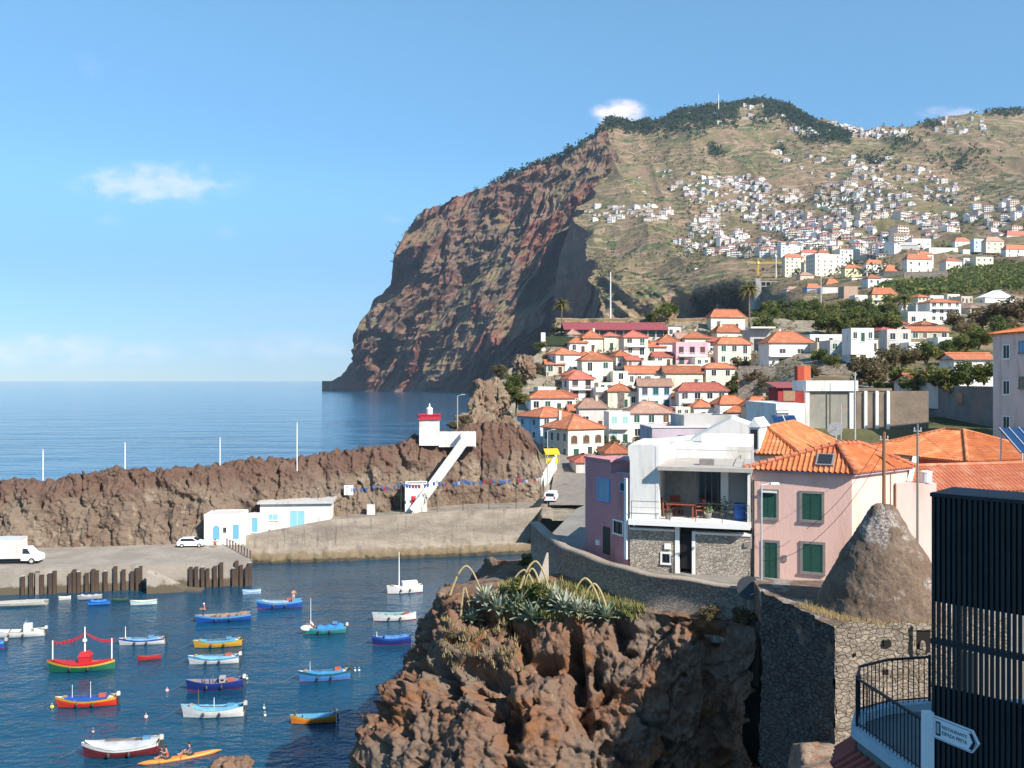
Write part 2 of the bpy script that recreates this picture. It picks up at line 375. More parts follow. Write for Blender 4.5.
def YB(px, py):
    q = sstep(335, 285, py); w = sstep(735, 815, px) * (1 - q) + np.clip((np.asarray(px, float) - 585) / 320, 0, 1) * q; y = interp(py, TAB_L) * (1 - w) + interp(py, TAB_R) * w
    return y * (1 - .22 * np.exp(-((np.asarray(px) - 1075) / 62) ** 2 - ((np.asarray(py) - 232) / 42) ** 2))
def YA(px, py):
    w = sstep(735, 815, px); return interp(py, TAB_V) * (1 - w) + interp(py, TAB_R) * w
def G(px, py): return float(YA(px, py)) if (py >= 322 and px < 815) or py > 330 else float(YB(px, py))
HILLSIDE = {}
def hillside():
    n, k, nb = 620, 380, 24
    S = np.linspace(0, 1, n); A = np.zeros((k + nb, n, 3)); PX = np.zeros((k, n)); PY = np.zeros((k, n))
    T = np.linspace(0, 1, k)
    for r in range(k):
        t = T[r]; u0 = 575 + (1420 - 575) * S
        sky = interp(u0, SKY_HILL) ; tt = np.interp(t, [0, .12, .3, 1], [0, .35, .62, 1])
        py = 620 + (sky - 620) * tt
        e = interp(py, EDGE); px = e + (1420 - e) * S ** 1.15
        sky = interp(px, SKY_HILL); py = 620 + (sky - 620) * tt
        Y = YB(px, py)
        PX[r], PY[r] = px, py
        A[r, :, 0] = (px - 512) / F * Y; A[r, :, 1] = Y; A[r, :, 2] = H - (py - HZ) / F * Y
    for q in range(nb):
        A[k + q] = A[k - 1]; A[k + q, :, 1] += 25 * (q + 1); A[k + q, :, 2] -= .02 * (q + 1) ** 2 * 25; A[k + q, :, 0] *= 1 + .004 * (q + 1)
    X, Y, Z = A[..., 0].copy(), A[..., 1].copy(), A[..., 2].copy()
    a = np.clip((Y - 330) / 900, 0, 1)
    d = a * (16 * fbm(X / 210, Y / 210, Z * 0, 4) + 12 * (ridged(X / 160, Y / 420, Z * 0 + 5, 3) - .4)) + np.clip((Y - 70) / 250, 0, 1) * .9 * fbm(X / 12, Y / 12, Z / 12, 4)
    # the spur of the hill on the right and the rocky bluffs above the town
    bluff = np.zeros_like(Z); bp, by = PX, PY
    bl = sstep(262, 280, by) * (1 - sstep(650, 705, bp)) ; bluff[:k] = bl
    rb = ridged((X + .3 * Z) / 42, Z / 170, Y / 300, 4, .55)
    A[..., 2] += d * (1 - bluff)
    A[..., 1] -= bluff * (34 * rb + 6 * fbm(X / 12, Y / 12, Z / 12, 3)); A[..., 0] -= bluff * 8 * rb
    edge = np.exp(-((S * 845) / 9) ** 2)[None, :]
    A[..., 0] += edge * (10 * fbm(Z / 26, Y / 120, Z * 0, 4)) * np.clip(Y / 1200, .3, 2)
    m = rock_material('hill_ground', ((.24, .155, .10), (.20, .135, .09), (.12, .09, .07), (.34, .25, .17)), 150, green=((.20, .14, .085), (.135, .12, .055), (.08, .098, .04), (.25, .165, .105)), green_at=(.30, .52), bump=2.0, terr=15, gnoise=.2)
    o = grid('hill', A, m); tag(o, 'brown and olive terraced hillside rising above the town', 'hill', None, 'structure')
    HILLSIDE.update(A=A, PX=PX, PY=PY, k=k)
    # its left flank: a sheer dark fall from the edge to the sea
    nf = 90; B = np.zeros((k, nf, 3))
    for q in range(nf):
        t = q / (nf - 1); e = A[:k, 0]; z = np.maximum(e[:, 2], 0)
        B[:, q, 0] = e[:, 0] - (.20 * z * t ** 1.3 + 6 * t); B[:, q, 1] = e[:, 1] + .26 * z * t + 25 * t; B[:, q, 2] = e[:, 2] - (z + 14) * t
    r2 = ridged(B[..., 1] / 90, B[..., 2] / 300, B[..., 0] / 200, 4, .55); fall = np.clip(np.linspace(0, 1, nf) * 6, 0, 1)[None, :]
    B[..., 0] -= 8 * r2 * fall * np.clip(B[..., 1] / 1500, .3, 1.3)
    m2 = rock_material('bluff_rock', ((.24, .14, .09), (.25, .10, .07), (.12, .09, .07), (.31, .22, .15)), 120, green=((.13, .12, .05), (.10, .11, .045)), green_at=(.6, .8), bump=4, strata=.05)
    tag(grid('hill_cliff', B, m2, flip=True), 'steep shaded cliff flank of the hill', 'cliff', None, 'structure')
hillside()
def hill_at(px, py):
    """the hill surface where the ray through (px, py) meets it, nearest built vertex"""
    k = HILLSIDE['k']; A = HILLSIDE['A'][:k]
    if 'pp' not in HILLSIDE:
        HILLSIDE['pp'] = (512 + F * A[..., 0] / A[..., 1], HZ + F * (H - A[..., 2]) / A[..., 1])
    u, v = HILLSIDE['pp']; d = (u - px) ** 2 + (v - py) ** 2
    i = int(np.argmin(d)); return Vector(A.reshape(-1, 3)[i]), math.sqrt(float(d.reshape(-1)[i]))

# ------------------------------------------------------------------ the knoll the old town stands on
def knoll():
    n, k = 260, 150
    left = [(322, 556), (340, 553), (350, 541), (362, 524), (372, 508), (384, 500), (400, 505), (425, 516), (450, 535), (470, 541), (505, 545), (520, 545)]
    A = np.zeros((k + 14, n + 26, 3)); U = np.linspace(0, 1, n)
    for r in range(k):
        py = 520 + (318 - 520) * r / (k - 1); e = float(interp(py, left)); px = e + (830 - e) * U
        Y = YA(px, py) + 1.2
        A[r, 26:, 0] = (px - 512) / F * Y; A[r, 26:, 1] = Y; A[r, 26:, 2] = H - (py - HZ) / F * Y
        e0 = A[r, 26].copy(); z = max(e0[2], 0)
        for q in range(26):
            t = (26 - q) / 26
            A[r, q] = (e0[0] - (.42 * z + 3) * t ** 1.3, e0[1] + (.4 * z + 6) * t, e0[2] - (z + 3) * t ** 1.1)
    for q in range(14):
        A[k + q] = A[k - 1]; A[k + q, :, 1] += 3 * (q + 1); A[k + q, :, 2] -= np.clip(.35 * (q + 1) ** 1.6, 0, None)
    X, Y, Z = A[..., 0], A[..., 1], A[..., 2]
    d = .5 * fbm(X / 7, Y / 7, Z / 7, 4); fl = np.zeros_like(X); fl[:, :34] = np.linspace(1, 0, 34)[None, :] ** .5
    d = d + fl * (3.4 * (ridged(X / 9, Y / 9, Z / 14, 4) - .3))
    A[..., 2] += .5 * d * (1 - fl); A[..., 0] -= d * fl * .8; A[..., 1] -= d * fl * .7
    m = rock_material('knoll_rock', ((.28, .19, .10), (.23, .14, .085), (.10, .075, .05), (.36, .28, .18)), 14, green=((.30, .25, .19), (.20, .175, .13), (.12, .12, .06), (.36, .30, .22)), green_at=(.35, .6), bump=.4)
    tag(grid('town_slope', A, m, False), 'steep brown rocky slope the old town stands on', 'slope', None, 'structure')
knoll()

def rock_lump(name, c, rx, ry, rz, m, seed, label, cat, n=48, amp=.35, kind=None, group=None):
    t = np.linspace(0, math.pi, n)[:, None]; f = np.linspace(0, 2 * math.pi, n * 2)[None, :]
    D = np.stack([np.sin(t) * np.cos(f), np.sin(t) * np.sin(f), np.cos(t) + 0 * f], -1); A = D * np.array([rx, ry, rz]) + np.array(c); s = min(rx, ry); q = A / s + seed * 7.3
    h, e = facet(q[..., 0], q[..., 1], q[..., 2], .8, 4, .9); d = .8 * fbm(q[..., 0], q[..., 1], q[..., 2] * .8, 5, .6) + .5 * h + .3 * (ridged(q[..., 0] * 2, q[..., 1] * 2, q[..., 2] * 1.3, 4, .6) - .5)
    N2 = D / np.array([rx, ry, rz]); N2 /= np.linalg.norm(N2, axis=2, keepdims=True); A = A + N2 * (d * amp * s)[..., None]
    o = grid(name, A, m, False, flip=True); return tag(o, label, cat, group, kind)

# ------------------------------------------------------------------ breakwater ridge, harbour wall and landing
BW_TOP = [(-260, 492), (0, 487), (20, 484), (43, 486), (75, 480), (100, 478), (125, 474), (150, 477), (175, 473), (200, 472), (240, 466), (280, 461), (300, 459), (350, 455), (380, 448), (400, 447), (415, 441), (432, 438), (455, 433), (470, 427), (490, 424), (505, 428), (520, 432), (530, 441), (538, 455), (543, 474), (545, 498)]
BW_BASE = [(-260, 126), (0, 132), (210, 136.5), (245, 141), (400, 153), (546, 162)]
def bw_base_z(px): return interp(px, [(-260, 3.1), (225, 3.2), (240, 4.0), (335, 5.9), (456, 6.2), (546, 6.3)])
def breakwater():
    n, k, nb = 900, 110, 60
    px = np.linspace(-260, 546, n); y0 = interp(px, BW_BASE); z0 = bw_base_z(px) - .6
    top = interp(px, BW_TOP) + 1.3 * fbm(px / 5, px * 0, px * 0 + 2, 3)
    yt = y0 + 5.5; zt = H - (top - HZ) / F * yt
    A = np.zeros((k + nb, n, 3))
    for r in range(k + nb):
        if r < k:
            t = r / (k - 1); Y = y0 + 5.5 * t ** 1.5; z = z0 + (zt - z0) * t
        else:
            t = (r - k + 1) / nb; Y = yt + 34 * t; z = zt + (-3 - zt) * np.clip((t - .12) / .88, 0, 1) ** 1.2
        A[r, :, 0] = (px - 512) / F * Y; A[r, :, 1] = Y; A[r, :, 2] = z
    X, Y, Z = A[..., 0], A[..., 1], A[..., 2]
    wx = 1.2 * fbm(X / 3, Y / 3, Z / 3, 3); h1, e1 = facet(X + wx, Y, Z * .45 + wx * .4, 5.2, 1, .8); h2, e2 = facet(X + wx * .6, Y, Z * .7 + wx * .3, 1.9, 2, .8)
    a = .9 * fbm(X / 9, Y / 9, Z / 9, 3) + .38 * h1 + .10 * h2 - .7 * crack(X / 3.6 + wx * .1, Y / 9, Z / 14, .09) + .30 * fbm(X / 1.0, Y / 1.0, Z / 1.1, 5, .65) + .25 * ridged(X / 2.2, Y / 5, Z / 5.5, 4, .6)
    tt = np.concatenate([np.linspace(0, 1, k), np.ones(nb)])[:, None]
    a = a * (.5 + .5 * sstep(0, .25, tt))
    A[..., 1] -= 1.15 * a; A[..., 2] += .55 * a * tt * sstep(1.02, .6, tt * 0 + .2)
    # rough boulders along the crest
    A[k - 14:k + 30, :, 2] += (.7 * np.abs(fbm(X / 1.5, Y / 1.5, Z * 0, 3)))[k - 14:k + 30]
    m = rock_material('breakwater_rock', ((.205, .155, .115), (.165, .115, .085), (.075, .058, .048), (.31, .24, .17)), 9, bump=.35, extra=(.27, .215, .16), cap=((.125, .07, .052), (10.5, 13.5)))
    tag(grid('breakwater_cliff', A, m, False), 'long brown volcanic rock ridge sheltering the harbour', 'breakwater', None, 'structure')
breakwater()

CONC = mat('weathered_concrete', (.36, .30, .24), (.27, .22, .175), .5, .9, .04, 3, coord='World', c3=(.21, .165, .125), sc3=.25)
def harbour_wall():
    m = bpy.data.materials.new('harbour_wall_masonry'); m.use_nodes = True; nt, N, L, b = hook(m); b.inputs['Roughness'].default_value = .95
    g = N.new('ShaderNodeNewGeometry'); p = g.outputs['Position']
    c = nmix(nt, nrange(nt, nnoise(nt, nscale(nt, p, (.5, .5, 1.6)), .55), .35, .65), (.29, .245, .195), (.21, .172, .137))
    c = nmix(nt, nrange(nt, nnoise(nt, nscale(nt, p, (2, 2, .22)), .9, 5), .55, .72), c, (.15, .12, .095))
    s = N.new('ShaderNodeSeparateXYZ'); L.new(p, s.inputs[0])
    zz = nmath(nt, 'ADD', s.outputs[2], nmath(nt, 'MULTIPLY', nnoise(nt, p, .9, 5), 1.6))
    c = nmix(nt, nrange(nt, zz, 2.5, 2.1), c, (.185, .14, .085)); c = nmix(nt, nrange(nt, zz, 1.5, 1.15), c, (.07, .055, .035))
    L.new(c, b.inputs['Base Color'])
    bp = N.new('ShaderNodeBump'); bp.inputs['Distance'].default_value = .12; L.new(nnoise(nt, p, 2.4, 7), bp.inputs['Height']); L.new(bp.outputs[0], b.inputs['Normal'])
    pxs = np.linspace(236, 680, 280); Y = interp(pxs, [(236, 138), (335, 139.6), (456, 143.6), (530, 146), (560, 149), (600, 157), (680, 170)])
    zt = interp(pxs, [(236, 3.7), (335, 6.35), (456, 7.0), (544, 7.1), (680, 7.3)])
    rows = []
    for (dy, zf) in [(-1.1, -3.0), (-1.05, .3), (-.95, .9), (-.75, 1.5), (-.1, 1.75), (0, 2.2), (.08, 4), (.12, 5), (.14, 9e9), (.6, 9e9), (.62, -.9e9)]:
        z = np.minimum(zf, zt) if zf > -10 else zt - .85
        if zf == -3.0: z = zt * 0 - 3
        Yr = Y + dy; rows.append(np.stack([(pxs - 512) / F * Yr, Yr, z], -1))
    for dep in (6.0, 14.0):
        Yr = Y + dep; rows.append(np.stack([(pxs - 512) / F * Yr, Yr, zt - .85], -1))
    A = np.array(rows); n1 = fbm(A[..., 0] / 1.3, A[..., 1] / 1.3, A[..., 2] / 1.0, 3)
    A[1:5, :, 1] -= .5 * np.abs(n1[1:5]) ; A[1:5, :, 2] += .25 * n1[1:5]; A[5:8, :, 1] += .06 * n1[5:8]
    o = grid('harbour_wall', A, m, False); tag(o, 'long weathered concrete quay wall with stained foot, carrying the promenade', 'quay wall', None, 'structure')
harbour_wall()

def landing():
    d = 3.2
    fl, fr = W(-260, 601), W(250, 585); br = Vector((-41.5, 137.5, 0)); mid = Vector((fr.x - 2.2, 131, 0))
    bl = Vector((-190, 131, 0))
    poly = [(fl.x, fl.y - 3), (fr.x, fr.y), (mid.x, mid.y), (br.x, br.y), (br.x, br.y + 5), (bl.x, bl.y + 6)]
    b = MB(); b.prism(poly, -3, d)
    m = bpy.data.materials.new('landing_concrete'); m.use_nodes = True; nt, N, L, bs = hook(m); bs.inputs['Roughness'].default_value = .95
    g = N.new('ShaderNodeNewGeometry'); p = g.outputs['Position']
    c = nmix(nt, nrange(nt, nnoise(nt, p, .25), .35, .65), (.33, .285, .235), (.25, .215, .175))
    c = nmix(nt, nrange(nt, nnoise(nt, nscale(nt, p, (1.5, 1.5, .3)), .8, 6), .56, .7), c, (.19, .155, .12))
    s = N.new('ShaderNodeSeparateXYZ'); L.new(p, s.inputs[0])
    zz = nmath(nt, 'ADD', s.outputs[2], nmath(nt, 'MULTIPLY', nnoise(nt, p, 1.2, 5), 1.4))
    c = nmix(nt, nrange(nt, zz, 1.9, 1.5), c, (.11, .085, .055)); L.new(c, bs.inputs['Base Color'])
    bp = N.new('ShaderNodeBump'); bp.inputs['Distance'].default_value = .04; L.new(nnoise(nt, p, 3, 6), bp.inputs['Height']); L.new(bp.outputs[0], bs.inputs['Normal'])
    tag(b.build('landing_stage', m), 'wide grey concrete landing stage beside the water', 'quay', None, 'structure')
    # slipway: a low ramp between the two rows of piles
    q = MB(); a = W(150, 592); w = W(196, 589); a.y += .3
    q.add([(a.x, a.y - .2, 3.0), (w.x - 1, w.y - .1, .35), (w.x + 1.2, w.y - .1, .2), (w.x + 1.2, w.y - 2.0, .2), (w.x - 1, w.y - 1.7, .3), (a.x, a.y - 1.4, 2.9),
           (a.x, a.y - .2, -2), (w.x - 1, w.y - .1, -2), (w.x + 1.2, w.y - .1, -2), (w.x + 1.2, w.y - 2.0, -2), (w.x - 1, w.y - 1.7, -2), (a.x, a.y - 1.4, -2)],
          [(0, 5, 4, 1), (1, 4, 3, 2), (5, 11, 10, 4), (4, 10, 9, 3), (3, 9, 8, 2), (0, 6, 11, 5)])
    tag(q.build('landing_ramp', m), 'small concrete ramp stepping down to the water between the piles', 'ramp', None, 'structure')
    return fl, fr
LAND = landing()

# ------------------------------------------------------------------ the promontory in front: street level, its rock and the curved wall
STREET = 17.95
ROCK = {}
def promontory():
    levels = [(16.9, [(1, 62), (-.6, 58), (-2.4, 54.5), (-3.4, 51), (-2.0, 48), (1, 46.2), (4, 44.6), (7, 42.8), (9.4, 41.6), (11, 40.2)]),
              (15.6, [(0, 63), (-3.2, 58), (-4.3, 54.5), (-4.5, 51), (-3.0, 47.2), (1, 44.9), (4, 43.4), (7, 42.2), (9.3, 41.3), (10.9, 39.6)]),
              (13, [(-2, 64), (-4.8, 59), (-5.9, 54), (-5.7, 49), (-3.8, 45.0), (0, 42.4), (4, 41.5), (7, 41.5), (9.0, 41.2), (10.8, 39)]),
              (9, [(-3, 65), (-6.2, 60), (-7.1, 54), (-7.0, 47), (-5.2, 42.8), (-1, 39.9), (4, 39.6), (7, 40.6), (9.0, 40.9), (10.7, 38.5)]),
              (4, [(-5, 66), (-7.6, 60), (-8.3, 54), (-8.2, 46), (-6.4, 41.3), (-2, 37.5), (3, 37), (7, 39.2), (9, 40.0), (10.5, 38)]),
              (-2.5, [(-6, 67), (-9.5, 61), (-11, 54), (-11, 44), (-8, 38.5), (-3, 35.5), (3, 35), (7, 38), (9.2, 39.5), (10.4, 37)])]
    n, k = 520, 330
    U = np.linspace(0, 1, n); lev = []
    for z, pl in levels:
        pl = np.array(pl, float); s = np.linspace(0, 1, len(pl))
        def sm(col):
            v = np.interp(U, s, col); w = np.ones(41) / 41; e = np.pad(v, 20, mode='edge'); return np.convolve(e, w, 'valid')
        lev.append(np.stack([sm(pl[:, 0]), sm(pl[:, 1]), np.full(n, z)], -1))
    lev = np.array(lev); zs = [q[0] for q in levels]; A = np.zeros((k + 30, n, 3))
    for r in range(k):
        t = r / (k - 1); z = 16.9 + (-2.5 - 16.9) * t; f = np.interp(-z, [-q for q in zs], range(len(zs))); i = min(int(f), len(zs) - 2); a = f - i
        A[30 + r] = lev[i] * (1 - a) + lev[i + 1] * a
    cen = np.array([8.0, 54.0, 17.1])
    for r in range(30):
        t = (30 - r) / 30; A[r] = lev[0] * (1 - t * .8) + cen * t * .8; A[r, :, 2] = 16.9 + .5 * math.sin(t * 1.5)
    A[..., 2] -= 1.15 * sstep(.52, .30, U)[None, :] * sstep(8, 15, A[..., 2])
    X, Y, Z = A[..., 0].copy(), A[..., 1].copy(), A[..., 2].copy()
    nr = normals(A); 
    if nr[200, 260, 1] > 0: nr = -nr
    wx = .8 * fbm(X / 1.8, Y / 1.8, Z / 1.8, 3); h1, e1 = facet(X + wx * .6, Y, Z * .8 + wx * .6, 4.6, 1, 1.0); h2, e2 = facet(X + wx * .6, Y, Z + wx * .6, 1.5, 2, 1.0); h3, e3 = facet(X, Y, Z, .42, 3, .9)
    dg = X * .5 + Z; d = .8 * fbm(X / 6, Y / 6, Z / 5, 2) + 1.1 * h1 + .30 * h2 + .09 * h3 + .07 * fbm(X / .4, Y / .4, Z / .4, 4, .65) + .22 * ridged(dg / 3.2, (X - .5 * Z) / 7, Y / 5, 4, .6) + .22 * fbm(X / 1.6, Y / 1.6, Z / 1.6, 4) + .10 * ridged(X / 1.1, Y / 1.1, Z / .9, 4, .65)
    d += .05 * (ridged(X / .7, Y / .7, Z / .6, 5, .65) - .4) - .16 * crack(X / 1.4 + wx * .3, Y / 1.4, Z / 1.1, .06) - .08 * crack(X / .62, Y / .62 + 4, Z / .5, .08)
    pit = vn(X / .9 + 3, Y / .9, Z / .8) + .5 * vn(X / .4, Y / .4 + 5, Z / .35); d -= .75 * sstep(.55, .80, pit)
    d -= .4 * np.exp(-(e1 / .06) ** 2) * sstep(-.1, .4, fbm(X / 2, Y / 2, Z / 2, 2))
    # hollows eroded in the face, as the photograph shows them
    for (px, py, Yd, rx, rz, dep) in [(446, 704, 42, .55, .5, 2.3), (484, 692, 41.5, 1.1, .35, 1.8), (478, 706, 41.5, .6, .3, 1.5), (512, 736, 40.5, .45, .7, 2.0), (500, 720, 40.8, .3, .8, 1.4), (541, 669, 42, .75, .35, 1.8), (575, 655, 41.5, .35, .8, 1.8), (582, 700, 40, .4, .9, 1.6),
                                      (428, 640, 47, .5, .45, 2.2), (414, 706, 43.5, .25, .45, 1.2), (390, 720, 44, .35, .9, 1.8), (395, 752, 42, .8, .4, 1.4), (600, 690, 40, .3, .6, 1.4), (620, 632, 42.5, .3, .8, 1.2), (485, 615, 47.5, 1.1, .6, 1.6)]:
        p = P(px, py, Yd); q = ((X - p.x) / rx) ** 2 + ((Z - p.z) / rz) ** 2 + ((Y - p.y) / 4) ** 2
        q = q * (1 + .5 * fbm(X / .5, Y / .5, Z / .5, 3)); d -= 1.2 * dep * np.exp(-np.clip(q * .8, 0, 40) ** 1.6)
    w = np.ones(k + 30); w[:30] = .12; w[30:44] = np.linspace(.12, 1, 14)
    back = sstep(0.0, .08, U)[None, :]
    A += nr * (d * w[:, None] * (.4 + .6 * back))[..., None]
    m = rock_material('foreground_rock', ((.215, .115, .072), (.185, .14, .108), (.075, .05, .04), (.31, .22, .145)), 3.6, bump=.16, extra=(.235, .112, .056))
    tag(grid('promontory_rock', A, m, False), 'rugged red brown volcanic cliff in front of the pink house', 'rock', None, 'structure')
    ROCK['A'] = A
    # level ground of the street and yards on top
    b = MB(); b.prism([(2.0, 56), (2.9, 51), (4.9, 46.5), (6.6, 44.9), (9, 44.5), (11.0, 43.4), (13, 39), (17, 33), (45, 30), (90, 70), (90, 112), (30, 104), (14, 92), (5, 70)], -3, STREET)
    gm = mat('street_paving', (.27, .25, .22), (.2, .185, .165), .6, .9, .02, 6, coord='World')
    tag(b.build('street', gm), 'paved street level behind the curved stone wall', 'street', None, 'structure')
promontory()

def haze():
    b = MB(); b.box(-4600, 4600, -900, 15500, -18, 1150); m = bpy.data.materials.new('air'); m.use_nodes = True; nt = m.node_tree; nt.nodes.clear(); o = nt.nodes.new('ShaderNodeOutputMaterial'); v = nt.nodes.new('ShaderNodeVolumePrincipled')
    v.inputs['Color'].default_value = (.55, .74, 1.0, 1); v.inputs['Density'].default_value = 4.5e-5; v.inputs['Anisotropy'].default_value = 0.0; nt.links.new(v.outputs[0], o.inputs['Volume']); tag(b.build('haze', m), 'thin blue air between the viewpoint and the far headland', 'haze', None, 'stuff')
haze()
# ================================================================== BUILDERS
def vary(m, lo, hi):
    """each building or roof wears the same paint a little lighter or darker"""
    nt, N, L, b = hook(m); k = b.inputs['Base Color'].links[0].from_socket; o = N.new('ShaderNodeObjectInfo'); r = N.new('ShaderNodeMapRange'); r.inputs['To Min'].default_value = lo; r.inputs['To Max'].default_value = hi; L.new(o.outputs['Random'], r.inputs['Value'])
    v = N.new('ShaderNodeVectorMath'); v.operation = 'SCALE'; L.new(k, v.inputs[0]); L.new(r.outputs[0], v.inputs['Scale']); L.new(v.outputs[0], b.inputs['Base Color'])
def plaster(name, c, dirt=.12):
    d = tuple(q * (1 - dirt) for q in c); return mat(name, c, d, 1.1, .9, .012, 8, c3=tuple(q * (1 - 2.4 * dirt) * k for q, k in zip(c, (1, .96, .88))), sc3=.9, stretch=(1, 1, .28))
WHITE = plaster('white_plaster', (.80, .78, .74)); CREAM = plaster('cream_plaster', (.78, .72, .58)); YELLOW = plaster('pale_yellow_plaster', (.80, .70, .42))
PINK = plaster('pink_plaster', (.72, .40, .44)); BEIGE = plaster('beige_plaster', (.62, .53, .42)); GREYW = plaster('grey_render', (.46, .44, .42)); LILAC = plaster('lilac_plaster', (.50, .42, .46))
PALEBLUE = plaster('pale_blue_plaster', (.52, .64, .74)); TAN = plaster('tan_plaster', (.46, .32, .24)); BLUEW = plaster('blue_plaster', (.24, .40, .60)); DULL = plaster('dull_white_plaster', (.62, .58, .54))
ROOFS = {'orange': mat('terracotta_roof', (.47, .165, .080), (.39, .13, .066), 1.4, .85, .05, 9, c3=(.50, .23, .135), sc3=.6),
         'red': mat('dull_red_roof', (.46, .135, .09), (.38, .11, .085), 1.4, .85, .05, 9, c3=(.50, .19, .12), sc3=.6),
         'brown': mat('faded_brown_roof', (.42, .25, .18), (.33, .20, .15), 1.4, .85, .05, 9, c3=(.46, .30, .22), sc3=.6),
         'maroon': mat('maroon_sheet_roof', (.30, .075, .085), (.26, .065, .075), 1.0, .7, .02, 8),
         'grey': mat('grey_flat_roof', (.40, .39, .38), (.33, .32, .31), .8, .9, .02, 6), 'white': mat('white_flat_roof', (.74, .73, .70), (.66, .64, .61), .8, .9, .02, 6)}
for q in ROOFS.values(): vary(q, .72, 1.12)
for q in (WHITE, CREAM, DULL, BEIGE): vary(q, .86, 1.03)
TILE = mat('clay_tile', (.56, .185, .066), (.46, .135, .052), 1.1, .8, .008, 30, c3=(.60, .26, .125), sc3=.9, contrast=(.4, .6))
TILE2 = mat('weathered_clay_tile', (.48, .165, .085), (.41, .13, .07), 1.1, .85, .008, 30, c3=(.52, .24, .15), sc3=.8, contrast=(.4, .6))
GLASS = mat('dark_window_glass', (.025, .03, .035), rough=.15, spec=.5)
FRAMES = {'white': mat('white_paint', (.78, .77, .74), rough=.5), 'green': mat('dark_green_shutter', (.022, .085, .060), (.018, .07, .05), 6, .6), 'grey': mat('grey_stone_trim', (.25, .23, .215), (.20, .185, .175), 4, .85),
          'brown': mat('brown_wood', (.12, .065, .04), (.09, .05, .03), 5, .7), 'blue': mat('light_blue_paint', (.16, .40, .66), (.13, .34, .58), 4, .5), 'teal': mat('pale_teal_pane', (.28, .50, .48), rough=.4), 'maroon': mat('maroon_paint', (.20, .03, .05), rough=.6),
          'dark': mat('dark_shutter', (.055, .06, .055), (.045, .05, .045), 6, .7), 'black': mat('black_metal', (.012, .012, .014), rough=.5)}
STEEL = mat('galvanised_steel', (.45, .46, .47), (.38, .39, .40), 3, .5, spec=.5); WOOD = mat('weathered_wood', (.16, .105, .07), (.11, .075, .05), 3, .9, .01, 12, stretch=(1, 1, .1))

def stone(name, scale, cols, mortar, depth=.04, stretch=(1, 1, 1.5)):
    m = bpy.data.materials.new(name); m.use_nodes = True; nt, N, L, b = hook(m); b.inputs['Roughness'].default_value = .95; b.inputs['Specular IOR Level'].default_value = .15
    g = N.new('ShaderNodeNewGeometry'); wob = N.new('ShaderNodeTexNoise'); wob.inputs['Scale'].default_value = scale * .9; wob.inputs['Detail'].default_value = 3
    L.new(g.outputs['Position'], wob.inputs['Vector'])
    q = N.new('ShaderNodeVectorMath'); q.operation = 'MULTIPLY_ADD'; q.inputs[1].default_value = (.5 / scale,) * 3; L.new(wob.outputs['Color'], q.inputs[0]); L.new(g.outputs['Position'], q.inputs[2])
    v = nscale(nt, q.outputs[0], stretch)
    vo = N.new('ShaderNodeTexVoronoi'); vo.feature = 'DISTANCE_TO_EDGE'; vo.inputs['Scale'].default_value = scale; L.new(v, vo.inputs['Vector'])
    vc = N.new('ShaderNodeTexVoronoi'); vc.inputs['Scale'].default_value = scale; L.new(v, vc.inputs['Vector'])
    s = N.new('ShaderNodeSeparateXYZ'); L.new(vc.outputs['Color'], s.inputs[0])
    c = nmix(nt, nrange(nt, s.outputs[0], .2, .8), cols[0], cols[1]); c = nmix(nt, nrange(nt, s.outputs[1], .6, .95), c, cols[2])
    c = nmix(nt, nmath(nt, 'MULTIPLY', nrange(nt, nnoise(nt, g.outputs['Position'], scale * 2.5, 6), .5, .7), .5), c, cols[3] if len(cols) > 3 else cols[2])
    e = nrange(nt, nmath(nt, 'ADD', vo.outputs['Distance'], nmath(nt, 'MULTIPLY', nmath(nt, 'SUBTRACT', nnoise(nt, g.outputs['Position'], scale * 3, 5), .5), .12)), .0, .10); c = nmix(nt, e, mortar, c); L.new(c, b.inputs['Base Color'])
    bp = N.new('ShaderNodeBump'); bp.inputs['Distance'].default_value = depth; h = nmath(nt, 'ADD', e, nmath(nt, 'MULTIPLY', nnoise(nt, g.outputs['Position'], scale * 4, 6), .8))
    L.new(h, bp.inputs['Height']); L.new(bp.outputs[0], b.inputs['Normal']); MATS[name] = m; return m
RUBBLE = stone('rubble_stone_wall', 5.5, ((.48, .42, .35), (.39, .335, .285), (.27, .23, .195), (.54, .48, .41)), (.36, .31, .26))
BLOCK = stone('old_block_masonry', 3.6, ((.33, .275, .215), (.285, .235, .185), (.23, .19, .15), (.39, .335, .27)), (.27, .222, .175), .07, (1, 1, 1.8))
VILSTONE = stone('hill_stone_wall', 1.6, ((.34, .29, .23), (.26, .22, .18), (.17, .14, .12), (.40, .35, .28)), (.16, .13, .11))

class Face:
    """a vertical wall face in plan from A to B (seen from outside A is on the left); hit() finds where the ray of a pixel meets it"""
    def __init__(s, A, B): s.A = Vector((A[0], A[1], 0)); d = Vector((B[0] - A[0], B[1] - A[1], 0)); s.len = d.length; s.d = d.normalized(); s.n = Vector((s.d.y, -s.d.x, 0))
    def hit(s, px, py):
        r = Vector(((px - 512) / F, 1, -(py - HZ) / F)); t = s.A.dot(s.n) / r.dot(s.n); p = r * t; return (p - s.A).dot(s.d), p.z + H
    def rect(s, x0, y0, x1, y1):
        a, b = s.hit(x0, (y0 + y1) / 2), s.hit(x1, (y0 + y1) / 2); c = s.hit((x0 + x1) / 2, y0)[1], s.hit((x0 + x1) / 2, y1)[1]; return a[0], b[0], c[1], c[0]
    def M(s): return Matrix(((s.d.x, -s.n.x, 0, s.A.x), (s.d.y, -s.n.y, 0, s.A.y), (0, 0, 1, 0), (0, 0, 0, 1)))   # x along, y inwards, z up
    def rz(s): return math.atan2(s.d.y, s.d.x)

